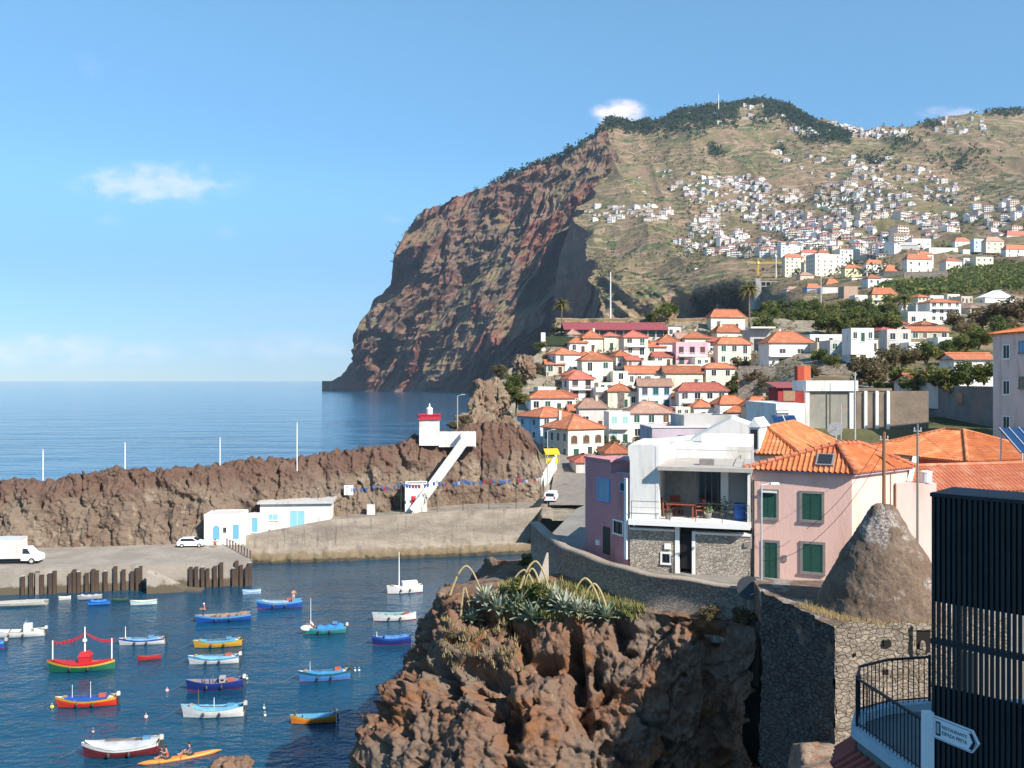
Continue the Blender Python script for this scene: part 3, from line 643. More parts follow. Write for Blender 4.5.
def roof_polys(w, d, z, h, o, kind):
    """roof faces over a w x d plan (x -w/2..w/2, y 0..d), eave first; o overhang"""
    x0, x1, y0, y1 = -w / 2 - o, w / 2 + o, -o, d + o; a = (x0, y0, z); b = (x1, y0, z); c = (x1, y1, z); e = (x0, y1, z)
    ww, dd = x1 - x0, y1 - y0
    if kind == 'hip':
        if ww >= dd:
            r0, r1 = (x0 + dd / 2, (y0 + y1) / 2, z + h), (x1 - dd / 2, (y0 + y1) / 2, z + h); return [(a, b, r1, r0), (b, c, r1), (c, e, r0, r1), (e, a, r0)], [(a, r0), (b, r1), (c, r1), (e, r0), (r0, r1)]
        r0, r1 = (0, y0 + ww / 2, z + h), (0, y1 - ww / 2, z + h); return [(a, b, r0), (b, c, r1, r0), (c, e, r1), (e, a, r0, r1)], [(a, r0), (b, r0), (c, r1), (e, r1), (r0, r1)]
    if kind == 'gable':      # ridge along x
        r0, r1 = (x0, (y0 + y1) / 2, z + h), (x1, (y0 + y1) / 2, z + h); return [(a, b, r1, r0), (c, e, r0, r1)], [(r0, r1)]
    if kind == 'gable_y':
        r0, r1 = (0, y0, z + h), (0, y1, z + h); return [(b, c, r1, r0), (e, a, r0, r1)], [(r0, r1)]
    if kind == 'shed':       # rises to the back
        return [(a, b, (x1, y1, z + h), (x0, y1, z + h))], []
    return [], []

def tiles(mb, poly, step=.26, row=.42, hh=.055, m=0):
    """rows of barrel tiles over one roof face whose first edge is the eave"""
    p = [Vector(q) for q in poly]; O = p[0]; e = (p[1] - p[0]); n = e.cross(p[-1] - p[0]).normalized(); e.normalize(); s = n.cross(e)
    uv = [((q - O).dot(e), (q - O).dot(s)) for q in p]; U = max(q[0] for q in uv); V = max(q[1] for q in uv); u_min = min(q[0] for q in uv)
    def vr(u):
        lo, hi = 1e9, -1e9
        for i in range(len(uv)):
            (a, b), (c, d) = uv[i], uv[(i + 1) % len(uv)]
            if abs(a - c) < 1e-6:
                if abs(u - a) < 1e-4: lo = min(lo, b, d); hi = max(hi, b, d)
                continue
            t = (u - a) / (c - a)
            if -1e-6 <= t <= 1 + 1e-6: v = b + t * (d - b); lo = min(lo, v); hi = max(hi, v)
        return (lo, hi) if hi > lo else (0, 0)
    nc = max(2, int((U - u_min) / step)); st = (U - u_min) / nc; nr = int(V / row) + 2
    prof = [(0, -.3), (.18, .5), (.36, 1), (.54, .5), (.72, -.3)]
    for c in range(nc):
        cols = []
        for (f, hgt) in prof + [(1.0, -.3)]:
            u = min(u_min + (c + f) * st, U - 1e-4); u = max(u, u_min + 1e-4); a, b = vr(u); line = []
            for j in range(nr):
                for k, up in ((0, .022), (1, 0)):
                    v = min(max((j + k * .97) * row, a), b); line.append(O + e * u + s * v + n * (hgt * hh + up + .01))
            cols.append(line)
        vs = [q for l in cols for q in l]; k = 2 * nr; fs = []
        for i in range(len(cols) - 1):
            for j in range(k - 1):
                q = (i * k + j, (i + 1) * k + j, (i + 1) * k + j + 1, i * k + j + 1)
                if (vs[q[0]] - vs[q[3]]).length > 1e-3 or (vs[q[1]] - vs[q[2]]).length > 1e-3: fs.append(q)
        mb.add(vs, fs, m)

WIN = {}
def window_mesh(w, h, frame, pane, arch=False, door=False, cross=True):
    k = (round(w, 2), round(h, 2), frame.name, pane.name, arch, cross)
    if k in WIN: return WIN[k]
    b = MB(); t = min(.12, w * .13)
    if arch:
        n = 8; r = w / 2; pts = [(-r, 0), (r, 0)] + [(r * math.cos(math.pi * i / n), h - r + r * math.sin(math.pi * i / n)) for i in range(n + 1)]
        b.add([(x, -.03, z) for x, z in pts], [tuple(range(len(pts)))], 1)
        arc = pts[2:] ; 
        for i in range(len(arc) - 1): b.bar((arc[i][0], -.05, arc[i][1]), (arc[i + 1][0], -.05, arc[i + 1][1]), .1, .12, 0)
    else:
        b.add([(-w / 2, -.03, 0), (w / 2, -.03, 0), (w / 2, -.03, h), (-w / 2, -.03, h)], [(0, 1, 2, 3)], 1)
        b.box(-w / 2, w / 2, -.07, .02, h, h + t, 0)
    b.box(-w / 2 - t, -w / 2, -.07, .02, -t, h + (0 if arch else t), 0); b.box(w / 2, w / 2 + t, -.07, .02, -t, h + (0 if arch else t), 0); b.box(-w / 2 - t * 1.6, w / 2 + t * 1.6, -.12, .02, -t * 1.5, -.002, 0)
    if cross: b.box(-.025, .025, -.055, -.03, 0, h * (.8 if arch else 1), 0)
    me = bpy.data.meshes.new('window'); me.from_pydata(b.v, [], b.f)
    for q in (frame, pane): me.materials.append(q)
    me.polygons.foreach_set('material_index', b.m); me.update(); WIN[k] = me; return me
def put(name, me, parent, x, y, z, rz=0):
    o = bpy.data.objects.new(name, me); COL.objects.link(o); o.parent = parent; o.location = (x, y, z); o.rotation_euler = (0, 0, rz); KIDS.setdefault(parent.name, []).append(o); return o

HOUSES = []
def house(label, pxL, pxC, pxR, eave, base, peak=None, yaw=8, wall=None, roof='orange', kind='hip', floors=2, cols=3, D=8, Y=None, frame='white', pane=None, wins=None, arch=False, door=True,
          group=None, over=.45, sink=3.0, name='house', chimney=True, near=False, parapet=.5, side=True, cat='house', balcony=False, tilemat=None):
    """a house from the pixel columns of its two visible faces (pxC is the corner between them), the rows of eave, base and ridge, and the ground under it"""
    wall = wall or WHITE; psi = R(yaw); Y = Y or G(pxC, base); k = Y / F; xc = (pxC - 512) * k; zb = H - (base - HZ) * k; ze = H - (eave - HZ) * k
    c, s = math.cos(psi), math.sin(psi)
    if yaw >= 0:         # the left side shows; C is the front left corner
        w = ((pxR - 512) * k - xc) / (c - (pxR - 512) / F * s); d = D
        if pxC - pxL > 2: d = ((pxL - 512) * k - xc) / (-s - (pxL - 512) / F * c); d = min(max(d, 4), 26)
        O = Vector((xc + c * w / 2, Y + s * w / 2, zb))
    else:                # the right side shows; C is the front right corner
        w = -((pxL - 512) * k - xc) / (c - (pxL - 512) / F * s); d = D
        if pxR - pxC > 2: d = ((pxR - 512) * k - xc) / (-s - (pxR - 512) / F * c); d = min(max(d, 4), 26)
        O = Vector((xc - c * w / 2, Y - s * w / 2, zb))
    hgt = ze - zb; e = empty(name, O, psi, label, cat, group); HOUSES.append((label, O, w, d, hgt))
    b = MB(); z = hgt - .02 if kind != 'flat' else hgt
    b.box(-w / 2, w / 2, 0, d, -sink, z)
    if kind == 'gable_y':
        hh = 0
    b_wall = b
    h = (eave - peak) * k if peak is not None else 0
    # the ridge stands further back than the eave: make up for it
    if kind in ('hip', 'gable') and h > 0: h = max(.5, h * (1 + min(w, d) / 2 / Y) + (base - HZ) * 0)
    if kind == 'gable': b.add([(-w / 2, 0, z), (-w / 2, d, z), (-w / 2, d / 2, z + h * .93)], [(0, 2, 1)]); b.add([(w / 2, 0, z), (w / 2, d, z), (w / 2, d / 2, z + h * .93)], [(0, 1, 2)])
    if kind == 'gable_y': b.add([(-w / 2, 0, z), (w / 2, 0, z), (0, 0, z + h * .93)], [(0, 1, 2)]); b.add([(-w / 2, d, z), (w / 2, d, z), (0, d, z + h * .93)], [(0, 2, 1)])
    if kind == 'flat' and parapet:
        for q in ((-w / 2, w / 2, 0, .25), (-w / 2, w / 2, d - .25, d), (-w / 2, -w / 2 + .25, .252, d - .252), (w / 2 - .25, w / 2, .252, d - .252)): b.box(*q, hgt + .003, hgt + parapet)
    b.build('wall', wall, e)
    rm = ROOFS[roof] if not tilemat else tilemat; r = MB(); ridges = []
    if kind == 'flat': r.box(-w / 2 + .26, w / 2 - .26, .26, d - .26, hgt + .002, hgt + .06)
    else:
        polys, ridges = roof_polys(w, d, hgt, h, over, kind)
        for p in polys:
            if near: tiles(r, p)
            r.add(list(p), [tuple(range(len(p)))])
        r.box(-w / 2 - over, w / 2 + over, -over, d + over, hgt - .14, hgt - .003) if kind in ('hip', 'shed', 'gable', 'gable_y') and not near else r.box(-w / 2 - over + .05, w / 2 + over - .05, -over + .05, d + over - .05, hgt - .12, hgt - .004)
    ro = r.build('roof', rm, e)
    for (a, q) in ridges:
        t = MB(); t.tube([Vector(a) + Vector((0, 0, .05)), Vector(q) + Vector((0, 0, .05))], .13 if near else .16, 6)
        break_ = t
        if near or Y < 330: t.build('ridge', rm, ro)
    rng = random.Random(label)
    if chimney and kind == 'hip' and rng.random() < .5:
        q = MB(); cx, cy = rng.uniform(-.3, .3) * w, d * rng.uniform(.35, .75); q.box(cx - .3, cx + .3, cy - .3, cy + .3, hgt + .1, hgt + h + .7); q.box(cx - .38, cx + .38, cy - .38, cy + .38, hgt + h + .702, hgt + h + .82); q.build('chimney', wall, ro)
    fr = FRAMES[frame]; pn = pane or GLASS
    if wins is None:
        fh = hgt / max(floors, 1); nn = 0
        for fl in range(floors):
            for cidx in range(cols):
                x = -w / 2 + w * (cidx + .5) / cols + rng.uniform(-.04, .04) * w / cols; ww = min(1.35, w / cols * .46) * rng.uniform(.85, 1.15); wh = min(1.7, fh * .54)
                if fl == 0 and door and cidx == cols // 2: put('door', window_mesh(min(1.1, w / cols * .5), min(2.1, fh * .75), fr, FRAMES['brown'] if rng.random() < .5 else FRAMES['green'], cross=False), e, x, 0, .15); continue
                if rng.random() < .08: continue
                tall = rng.random() < .25 and fl > 0
                z0 = fl * fh + (fh * .30 if not tall else fh * .1)
                put('window', window_mesh(round(ww, 1), round(wh * (1.4 if tall else 1), 1), fr, pn if rng.random() < .45 else FRAMES[rng.choice(('green', 'dark', 'dark', 'brown'))] if pane is None else pn, arch), e, x, 0, z0)
            if side and (pxC - pxL > 5 if yaw >= 0 else pxR - pxC > 5):
                for cidx in range(max(1, int(d / 3.2))):
                    y = d * (cidx + .5) / max(1, int(d / 3.2)); sx = -1 if yaw >= 0 else 1
                    put('window', window_mesh(round(min(1.0, d * .2), 1), round(min(1.4, fh * .5), 1), fr, FRAMES['dark'] if pane is None else pn, arch and False), e, sx * w / 2, y, fl * fh + fh * .3, -sx * math.pi / -2 if sx > 0 else -math.pi / 2)
    if balcony:
        q = MB(); z1 = hgt / floors * (floors - 1); q.box(-w * .42, w * .42, -1.1, -.005, z1 - .15, z1 + .02)
        for i in range(int(w * .84 / .35) + 1): q.box(-w * .42 + .35 * i, -w * .42 + .35 * i + .04, -1.1, -1.06, z1 + .02, z1 + .95)
        q.box(-w * .42, w * .42, -1.12, -1.04, z1 + .95, z1 + 1.02); q.build('balcony', FRAMES['white'], e)
    return e, w, d, hgt
# ================================================================== THE FOREGROUND
def face_part(name, f, x0, y0, x1, y1, mats, parent, proud=.05, m=0):
    u0, u1, z0, z1 = f.rect(x0, y0, x1, y1); b = MB(); b.T = f.M(); b.box(u0, u1, -proud, .1, z0, z1, m); return b.build(name, mats, parent)
def face_window(name, f, x0, y0, x1, y1, parent, frame, pane, slats=0, t=.11, louv=True):
    u0, u1, z0, z1 = f.rect(x0, y0, x1, y1); T = f.M()
    a = MB(); a.T = T; a.box(u0, u1, -.06, .08, z1 - t, z1); a.box(u0, u1, -.10, .08, z0, z0 + t); a.box(u0, u0 + t, -.055, .08, z0 + t + .002, z1 - t - .002); a.box(u1 - t, u1, -.055, .08, z0 + t + .002, z1 - t - .002)
    o = a.build(name, frame, parent)
    for i in range(2):
        p = MB(); p.T = T; w = (u1 - u0 - 2 * t) / 2 - .004; x = u0 + t + .002 + i * (w + .004); p.box(x, x + .06, -.045, .02, z0 + t, z1 - t); p.box(x + w - .06, x + w, -.045, .02, z0 + t, z1 - t); n = max(4, int((z1 - z0) / .09))
        for k in range(n):
            z = z0 + t + (z1 - z0 - 2 * t) * k / n
            if louv: p.add([(x + .06, -.012, z + .085), (x + w - .06, -.012, z + .085), (x + w - .06, -.042, z), (x + .06, -.042, z)], [(0, 3, 2, 1)])
        p.box(x + .06, x + w - .06, -.008, .01, z0 + t, z1 - t)
        p.build('shutter' if louv else 'pane', pane, o)
    return o
ZS = STREET

def stone_wall():
    pts = [(1.2, 57), (2.05, 52.6), (2.65, 49.8), (4.5, 46.1), (6.25, 43.9), (8.9, 42.6), (10.74, 41.5), (11.6, 40.4)]
    pl = []
    for i in range(len(pts) - 1):
        for t in np.linspace(0, 1, 9)[:-1]: pl.append(Vector((pts[i][0] * (1 - t) + pts[i + 1][0] * t, pts[i][1] * (1 - t) + pts[i + 1][1] * t, 0)))
    pl.append(Vector((*pts[-1], 0)))
    for _ in range(6): pl = [pl[0]] + [(pl[i - 1] + pl[i] * 2 + pl[i + 1]) / 4 for i in range(1, len(pl) - 1)] + [pl[-1]]
    prof = [(-.03, 15.7), (-.02, 16.5), (0, 18.62), (-.07, 18.64), (-.07, 18.80), (.5, 18.80), (.5, 18.64), (.44, 18.62), (.44, ZS - .2)]
    A = np.zeros((len(prof), len(pl), 3))
    for i, p in enumerate(pl):
        d = (pl[min(i + 1, len(pl) - 1)] - pl[max(i - 1, 0)]).normalized(); n = Vector((d.y, -d.x, 0))
        if n.y > 0 and n.x > 0: n = -n
        n = Vector((-abs(n.x), -abs(n.y), 0))
        for j, (o, z) in enumerate(prof): A[j, i] = (p.x - n.x * o, p.y - n.y * o, z + .03 * math.sin(i * .7) + (.2 - .72 * i / (len(pl) - 1) if z > 17 else 0))
    o = grid('stone_wall', A, [RUBBLE, CONC], False)
    mi = np.array([0] * 2 * (len(pl) - 1) + [1] * 5 * (len(pl) - 1) + [0] * (len(pl) - 1), np.int32); o.data.polygons.foreach_set('material_index', mi)
    tag(o, 'long curved rubble stone wall along the top of the red brown rock', 'wall')
    # low retaining piece at the right end with pale coping, under the shutters
    b = MB(); b.prism([(11.0, 41.3), (11.7, 40.2), (13.2, 41.2), (12.7, 43.2)], 14, 18.0); o = b.build('retaining_wall', CONC); tag(o, 'short plain concrete retaining wall below the door of the pink house', 'wall')
    b = MB(); b.prism([(11.6, 38.3), (13.0, 37.6), (14.0, 40.0), (13.2, 41.4)], 14, 18.25); o = b.build('stone_stub', RUBBLE); tag(o, 'broken stone stub between pink house and conical kiln', 'wall')
    # pale wedge shaped buttress against the wall's left end
    b = MB(); c = P(539, 592, 48.6)
    b.add([(c.x - .55, c.y - .3, c.z - .8), (c.x + .55, c.y - .3, c.z - .8), (c.x + .5, c.y + .5, c.z - .8), (c.x - .5, c.y + .5, c.z - .8), (c.x + .42, c.y + .3, c.z + 2.05), (c.x + .52, c.y + .3, c.z + 2.05), (c.x + .52, c.y + .42, c.z + 2.05), (c.x + .42, c.y + .42, c.z + 2.05)],
          [(4, 5, 6, 7), (0, 1, 5, 4), (1, 2, 6, 5), (2, 3, 7, 6), (3, 0, 4, 7)])
    tag(b.build('buttress', mat('pale_concrete', (.42, .36, .30), (.34, .29, .24), 2, .9, .02, 8)), 'pale pointed concrete buttress among the plants at the wall end', 'buttress')
stone_wall()

def maroon_house():
    m = plaster('maroon_plaster', (.56, .26, .27), .1); f = Face((4.2, 51.6), (6.15, 47.5)); e = empty('townhouse', (5.2, 49.5, ZS), 0, 'narrow dusty maroon townhouse with blue framed windows', 'house')
    T = Matrix.Translation((-5.2, -49.5, -ZS)) ; L = f.len
    b = MB(); b.T = T @ f.M(); b.T = T; b.prism([(4.2, 51.6), (6.15, 47.5), (6.5, 48.2), (6.9, 53), (5.2, 53)], ZS - 1, 22.9); b.prism([(4.2, 51.6), (5.4, 49.1), (6.5, 49.6), (6.88, 52.98), (5.2, 52.98)], 22.902, 23.5); b.T = T @ f.M(); b.box(-.06, L * .62 + .05, -.08, .9, 23.502, 23.62); b.build('wall', m, e)
    class FF: pass
    f2 = Face((4.2, 51.6), (6.15, 47.5)); f2.M = lambda: T @ f.M()
    wh, bl = FRAMES['white'], FRAMES['blue']
    face_window('window', f2, 597.5, 478, 610, 501, e, bl, mat('pale_blue_shutter', (.30, .42, .52), (.25, .36, .46), 5, .6)); face_window('window', f2, 620.5, 482, 627, 492, e, bl, FRAMES['dark'], t=.07)
    face_window('window', f2, 613.5, 520, 624, 535, e, wh, GLASS, t=.08, louv=False)
    o = face_part('door', f2, 603.5, 527, 610, 554, FRAMES['dark'], e); face_part('drainpipe', f2, 626, 478, 628.2, 559, FRAMES['white'], e, .12)
    face_part('meter_box', f2, 597, 540, 600.5, 545, FRAMES['white'], e, .1)
    r = MB(); r.T = T @ f.M(); r.box(L * .64, L - .15, .2, .6, 22.902, 22.96); r.build('roof', ROOFS['grey'], e)
maroon_house()

def railing(mb, pts, h, post=1.2, r=.018, wires=3):
    for i in range(len(pts) - 1):
        a, b = Vector(pts[i]), Vector(pts[i + 1]); n = max(1, int((b - a).length / post))
        for k in range(n + (1 if i == len(pts) - 2 else 0)): p = a.lerp(b, k / n); mb.tube([p, p + Vector((0, 0, h))], r, 5)
        for w in range(wires): z = Vector((0, 0, h * (w + 1) / wires)); mb.tube([a + z, b + z], r * (.9 if w == wires - 1 else .45), 5)

def terrace_house():
    f = Face((6.21, 47.4), (12.1, 45.7)); L = f.len; B = f.M(); O = Vector((9.2, 46.5, ZS)); T = Matrix.Translation(-O); M = T @ B
    e = empty('terrace_house', O, 0, 'white modern house with covered upper terrace above rough stone ground floor', 'house'); f2 = Face((6.21, 47.4), (12.1, 45.7)); f2.M = lambda: M
    zt = 20.72; zr = 23.45
    def U(px, py=500): return f.hit(px, py)[0]
    # upper floor: white pier on the left, back walls, roof slab, parapet block above
    w = MB(); w.T = M; up = U(659, 490); w.box(0, up, 0, 5.2, zt + .002, 24.58); w.box(up - .18, up, -.02, .0, zt, 24.5)
    w.box(up + .002, L, 5.0, 9.0, zt, 24.2)
    w.box(up + .002, L - .002, 3.2, 3.3, zt + .1, zr - .15) ; w.box(L - .14, L, .1, 3.15, zt, zr - .16); w.box(U(719, 490) , U(727, 490), 1.6, 2.0, zt, zr - .16)
    w.box(U(690, 480), L, 8.0, 9.2, 24.203, 24.7)
    w.build('wall', WHITE, e)
    s = MB(); s.T = M; s.box(up + .002, up + 1.7, 3.08, 3.19, zt + .1, zr - .16); s.build('stone_panel', mat('speckled_render', (.50, .46, .42), (.36, .33, .30), 3, .95, .03, 6), e)
    r = MB(); r.T = M; r.box(up - .02, L + .12, -.5, 5.0, zr - .14, zr + .06); r.build('roof', mat('pale_concrete_slab', (.46, .42, .37), (.38, .34, .30), 1.5, .9), e)
    g = MB(); g.T = M; g.box(0, L + .02, -.55, 9.0, zt - .28, zt - .005); g.build('terrace_slab', FRAMES['white'], e)
    # glass doors in dark frames
    for (a, b) in ((690, 720), (745, 753)):
        u0, u1 = U(a, 490) + (.2 if a < 700 else .1), U(b, 490) + .1; d = MB(); d.T = M; d.box(u0, u1, 3.08, 3.19, zt + .06, zt + 2.45, 0); n = 4 if a < 700 else 1
        for k in range(n + 1): x = u0 + (u1 - u0 - .07) * k / max(n, 1); d.box(x, x + .07, 3.03, 3.079, zt + .06, zt + 2.5, 1)
        d.box(u0, u1, 3.03, 3.078, zt + 2.45, zt + 2.55, 1); d.build('glass_door', [GLASS, FRAMES['grey'] if a < 700 else FRAMES['black']], e)
    # ground floor
    st = MB(); st.T = M; z1 = 20.1; st.box(.0, U(674, 550), 0, .5, ZS - 1.5, z1); st.box(U(696, 550), L, .0, .5, ZS - 1.5, z1 - .08); st.build('stone_ground_floor', RUBBLE, e)
    c = MB(); c.T = M; c.box(-.02, U(675, 550), -.04, .52, z1 + .002, z1 + .1); c.box(U(695, 550), L + .02, -.04, .52, z1 - .078, z1 + .03); c.box(U(675, 550), U(679.5, 550), -.05, .5, ZS - 1.2, zt - .29); c.box(U(692, 550), U(695.5, 550), -.05, .5, ZS - 1.2, z1 + .05); c.build('coping', FRAMES['white'], e)
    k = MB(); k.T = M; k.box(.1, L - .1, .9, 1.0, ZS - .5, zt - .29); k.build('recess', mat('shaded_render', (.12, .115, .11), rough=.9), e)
    face_part('door', f2, 681, 534, 691.5, 569, FRAMES['black'], e, -.25); face_window('window', f2, 660.5, 552, 671.5, 564.5, e, FRAMES['white'], GLASS, t=.09, louv=False); face_part('meter_box', f2, 664.5, 543.5, 671, 549, FRAMES['white'], e, .08); face_part('meter_box', f2, 744, 543, 748.5, 547, FRAMES['grey'], e, .08)
    rl = MB(); rl.T = M; railing(rl, [(.15, -.45, zt), (up + .6, -.45, zt), (L - .05, -.45, zt)], .95); rl.build('terrace_railing', FRAMES['dark'], e)
    r2 = MB(); r2.T = M; railing(r2, [(U(676, 460) , .1, zr + .06), (L + .05, .1, zr + .06), (L + .05, 4.6, zr + .06)], .85, 2.2, .02, 2); r2.build('roof_railing', STEEL, e)
    # loose things on the terrace
    def loc(px, py, dep, z): u = U(px, py); return B @ Vector((u, dep, z))
    def chair(p, rz, label):
        q = empty('terrace_chair', p, rz, label, 'chair', 'red chairs round the terrace table'); m = mat('red_brown_wicker', (.30, .085, .045), (.22, .06, .035), 12, .8, .01, 40)
        a = MB(); a.box(-.26, .26, -.26, .26, .40, .46); a.build('seat', m, q); a = MB(); a.box(-.26, .26, .22, .28, .47, .98); a.box(-.28, -.22, -.2, .22, .60, .66); a.box(.22, .28, -.2, .22, .60, .66); a.build('backrest', m, q)
        for sx in (-.22, .22):
            for sy in (-.22, .22): a = MB(); a.box(sx - .025, sx + .025, sy - .025, sy + .025, 0, .40); a.build('leg', m, q)
    chair(loc(664, 500, 1.0, zt), R(100), 'red brown wicker chair left of the terrace table by the white pier'); chair(loc(673, 500, 1.9, zt), R(10), 'red brown wicker chair behind the terrace table'); chair(loc(697, 500, 1.0, zt), R(-80), 'red brown wicker chair right of the terrace table before the glass doors')
    t = empty('terrace_table', loc(679, 500, 1.0, zt), f.rz(), 'low red brown table set out on the white house terrace', 'table'); m = MATS['red_brown_wicker']
    a = MB(); a.box(-.75, .75, -.42, .42, .68, .74); a.build('tabletop', m, t)
    for sx in (-.65, .65):
        for sy in (-.34, .34): a = MB(); a.box(sx - .04, sx + .04, sy - .04, sy + .04, 0, .68); a.build('leg', m, t)
    a = MB(); a.lathe(loc(739, 505, .8, zt), [(.26, 0), (.30, .1), (.31, .45), (.30, .8), (.27, .88), (.24, .88), (.24, .84)], 16); tag(a.build('barrel', mat('blue_plastic', (.02, .10, .34), rough=.4), smooth=False), 'blue plastic barrel standing in the terrace shade', 'barrel')
    for (px, dep, s, lb, mm) in ((707, .9, .8, 'pale potted plant standing on the terrace before glass doors', (.20, .26, .13)), (722, 1.3, 1.15, 'dark leafy potted plant beside the blue barrel', (.03, .06, .03)), (668, .1, .5, 'small potted plant at the terrace railing', (.09, .10, .05))):
        p = loc(px, 500, dep, zt); q = empty('potted_plant', p, 0, lb, 'plant'); a = MB(); a.lathe((0, 0, 0), [(.14, 0), (.2, .3), (.17, .3)], 12); a.build('pot', FRAMES['grey'], q)
        rng = np.random.default_rng(int(px)); V = []
        for i in range(90): c = np.array([rng.normal(0, .16), rng.normal(0, .16), .35 + abs(rng.normal(0, .28))]) * s; d1 = rng.normal(0, 1, 3); d1 /= np.linalg.norm(d1); d2 = np.cross(d1, rng.normal(0, 1, 3)); d2 /= np.linalg.norm(d2); V.append([c - d1 * .1, c + d2 * .03, c + d1 * .1, c - d2 * .03])
        link('foliage', quads_mesh('foliage', np.array(V), mat('pot_leaf_%d' % px, mm, rough=.6)), q)
    a = MB(); a.T = B; u = U(698, 463); a.box(u, u + .75, .8, 1.3, zr + .06, zr + .36); tag(a.build('planter_box', FRAMES['grey']), 'grey planter box on the flat roof over the terrace', 'planter')
terrace_house()

def gable_block():
    # big white blank gable standing behind the terrace house
    f = Face((8.0, 70), (21.5, 66.5)); pts = [f.hit(*q) for q in ((628, 446), (690, 440), (731, 418.5), (769, 432), (772, 448))]; b = MB(); b.T = f.M(); n = len(pts)
    ring = [(0 - .0, 17)] + [(u, z) for u, z in pts] + [(pts[-1][0], 17)]; ring[0] = (pts[0][0], 17); k = len(ring)
    b.add([(u, 0, z) for u, z in ring] + [(u, 7, z) for u, z in ring], [tuple(range(k - 1, -1, -1)), tuple(range(k, 2 * k))] + [(i, (i + 1) % k, k + (i + 1) % k, k + i) for i in range(k)])
    e = empty('gable_house', (13, 58, ZS), 0, 'blank white sloping gable wall rising behind the terrace house', 'house'); o = b.build('wall', WHITE, e); o.matrix_parent_inverse = Matrix.Translation((-13, -58, -ZS))
    # its grey flat upper part with an arch, and the long lilac wall under it
    e2, w, d, h = house('grey flat roofed building with a small arch in its wall', 684, 684, 731, 419, 432, None, 4, GREYW, 'grey', 'flat', 1, 0, 5, 82, sink=8, name='flat_roof_house', parapet=.35, door=False)
    q = MB(); n = 8
    for i in range(n): a0, a1 = math.pi * i / n, math.pi * (i + 1) / n; q.bar((.35 * math.cos(a0), -.05, .1 + .55 * math.sin(a0)), (.35 * math.cos(a1), -.05, .1 + .55 * math.sin(a1)), .09, .1)
    q.build('arch', FRAMES['white'], e2)
    e3, w, d, h = house('long lilac grey wall building with white coping and two dark openings', 652, 652, 716, 431, 446, None, 2, LILAC, 'white', 'flat', 1, 0, 6, 79, sink=8, name='flat_roof_house', parapet=.3, door=False)
    for x in (-.02, .36): put('window', window_mesh(.7, .5, FRAMES['dark'], FRAMES['maroon'], cross=False), e3, x * w, 0, .35)
    q = MB(); q.box(-w / 2 - .1, w / 2 + .1, -.1, .3, h + .302, h + .42); q.build('coping', FRAMES['white'], e3)
gable_block()

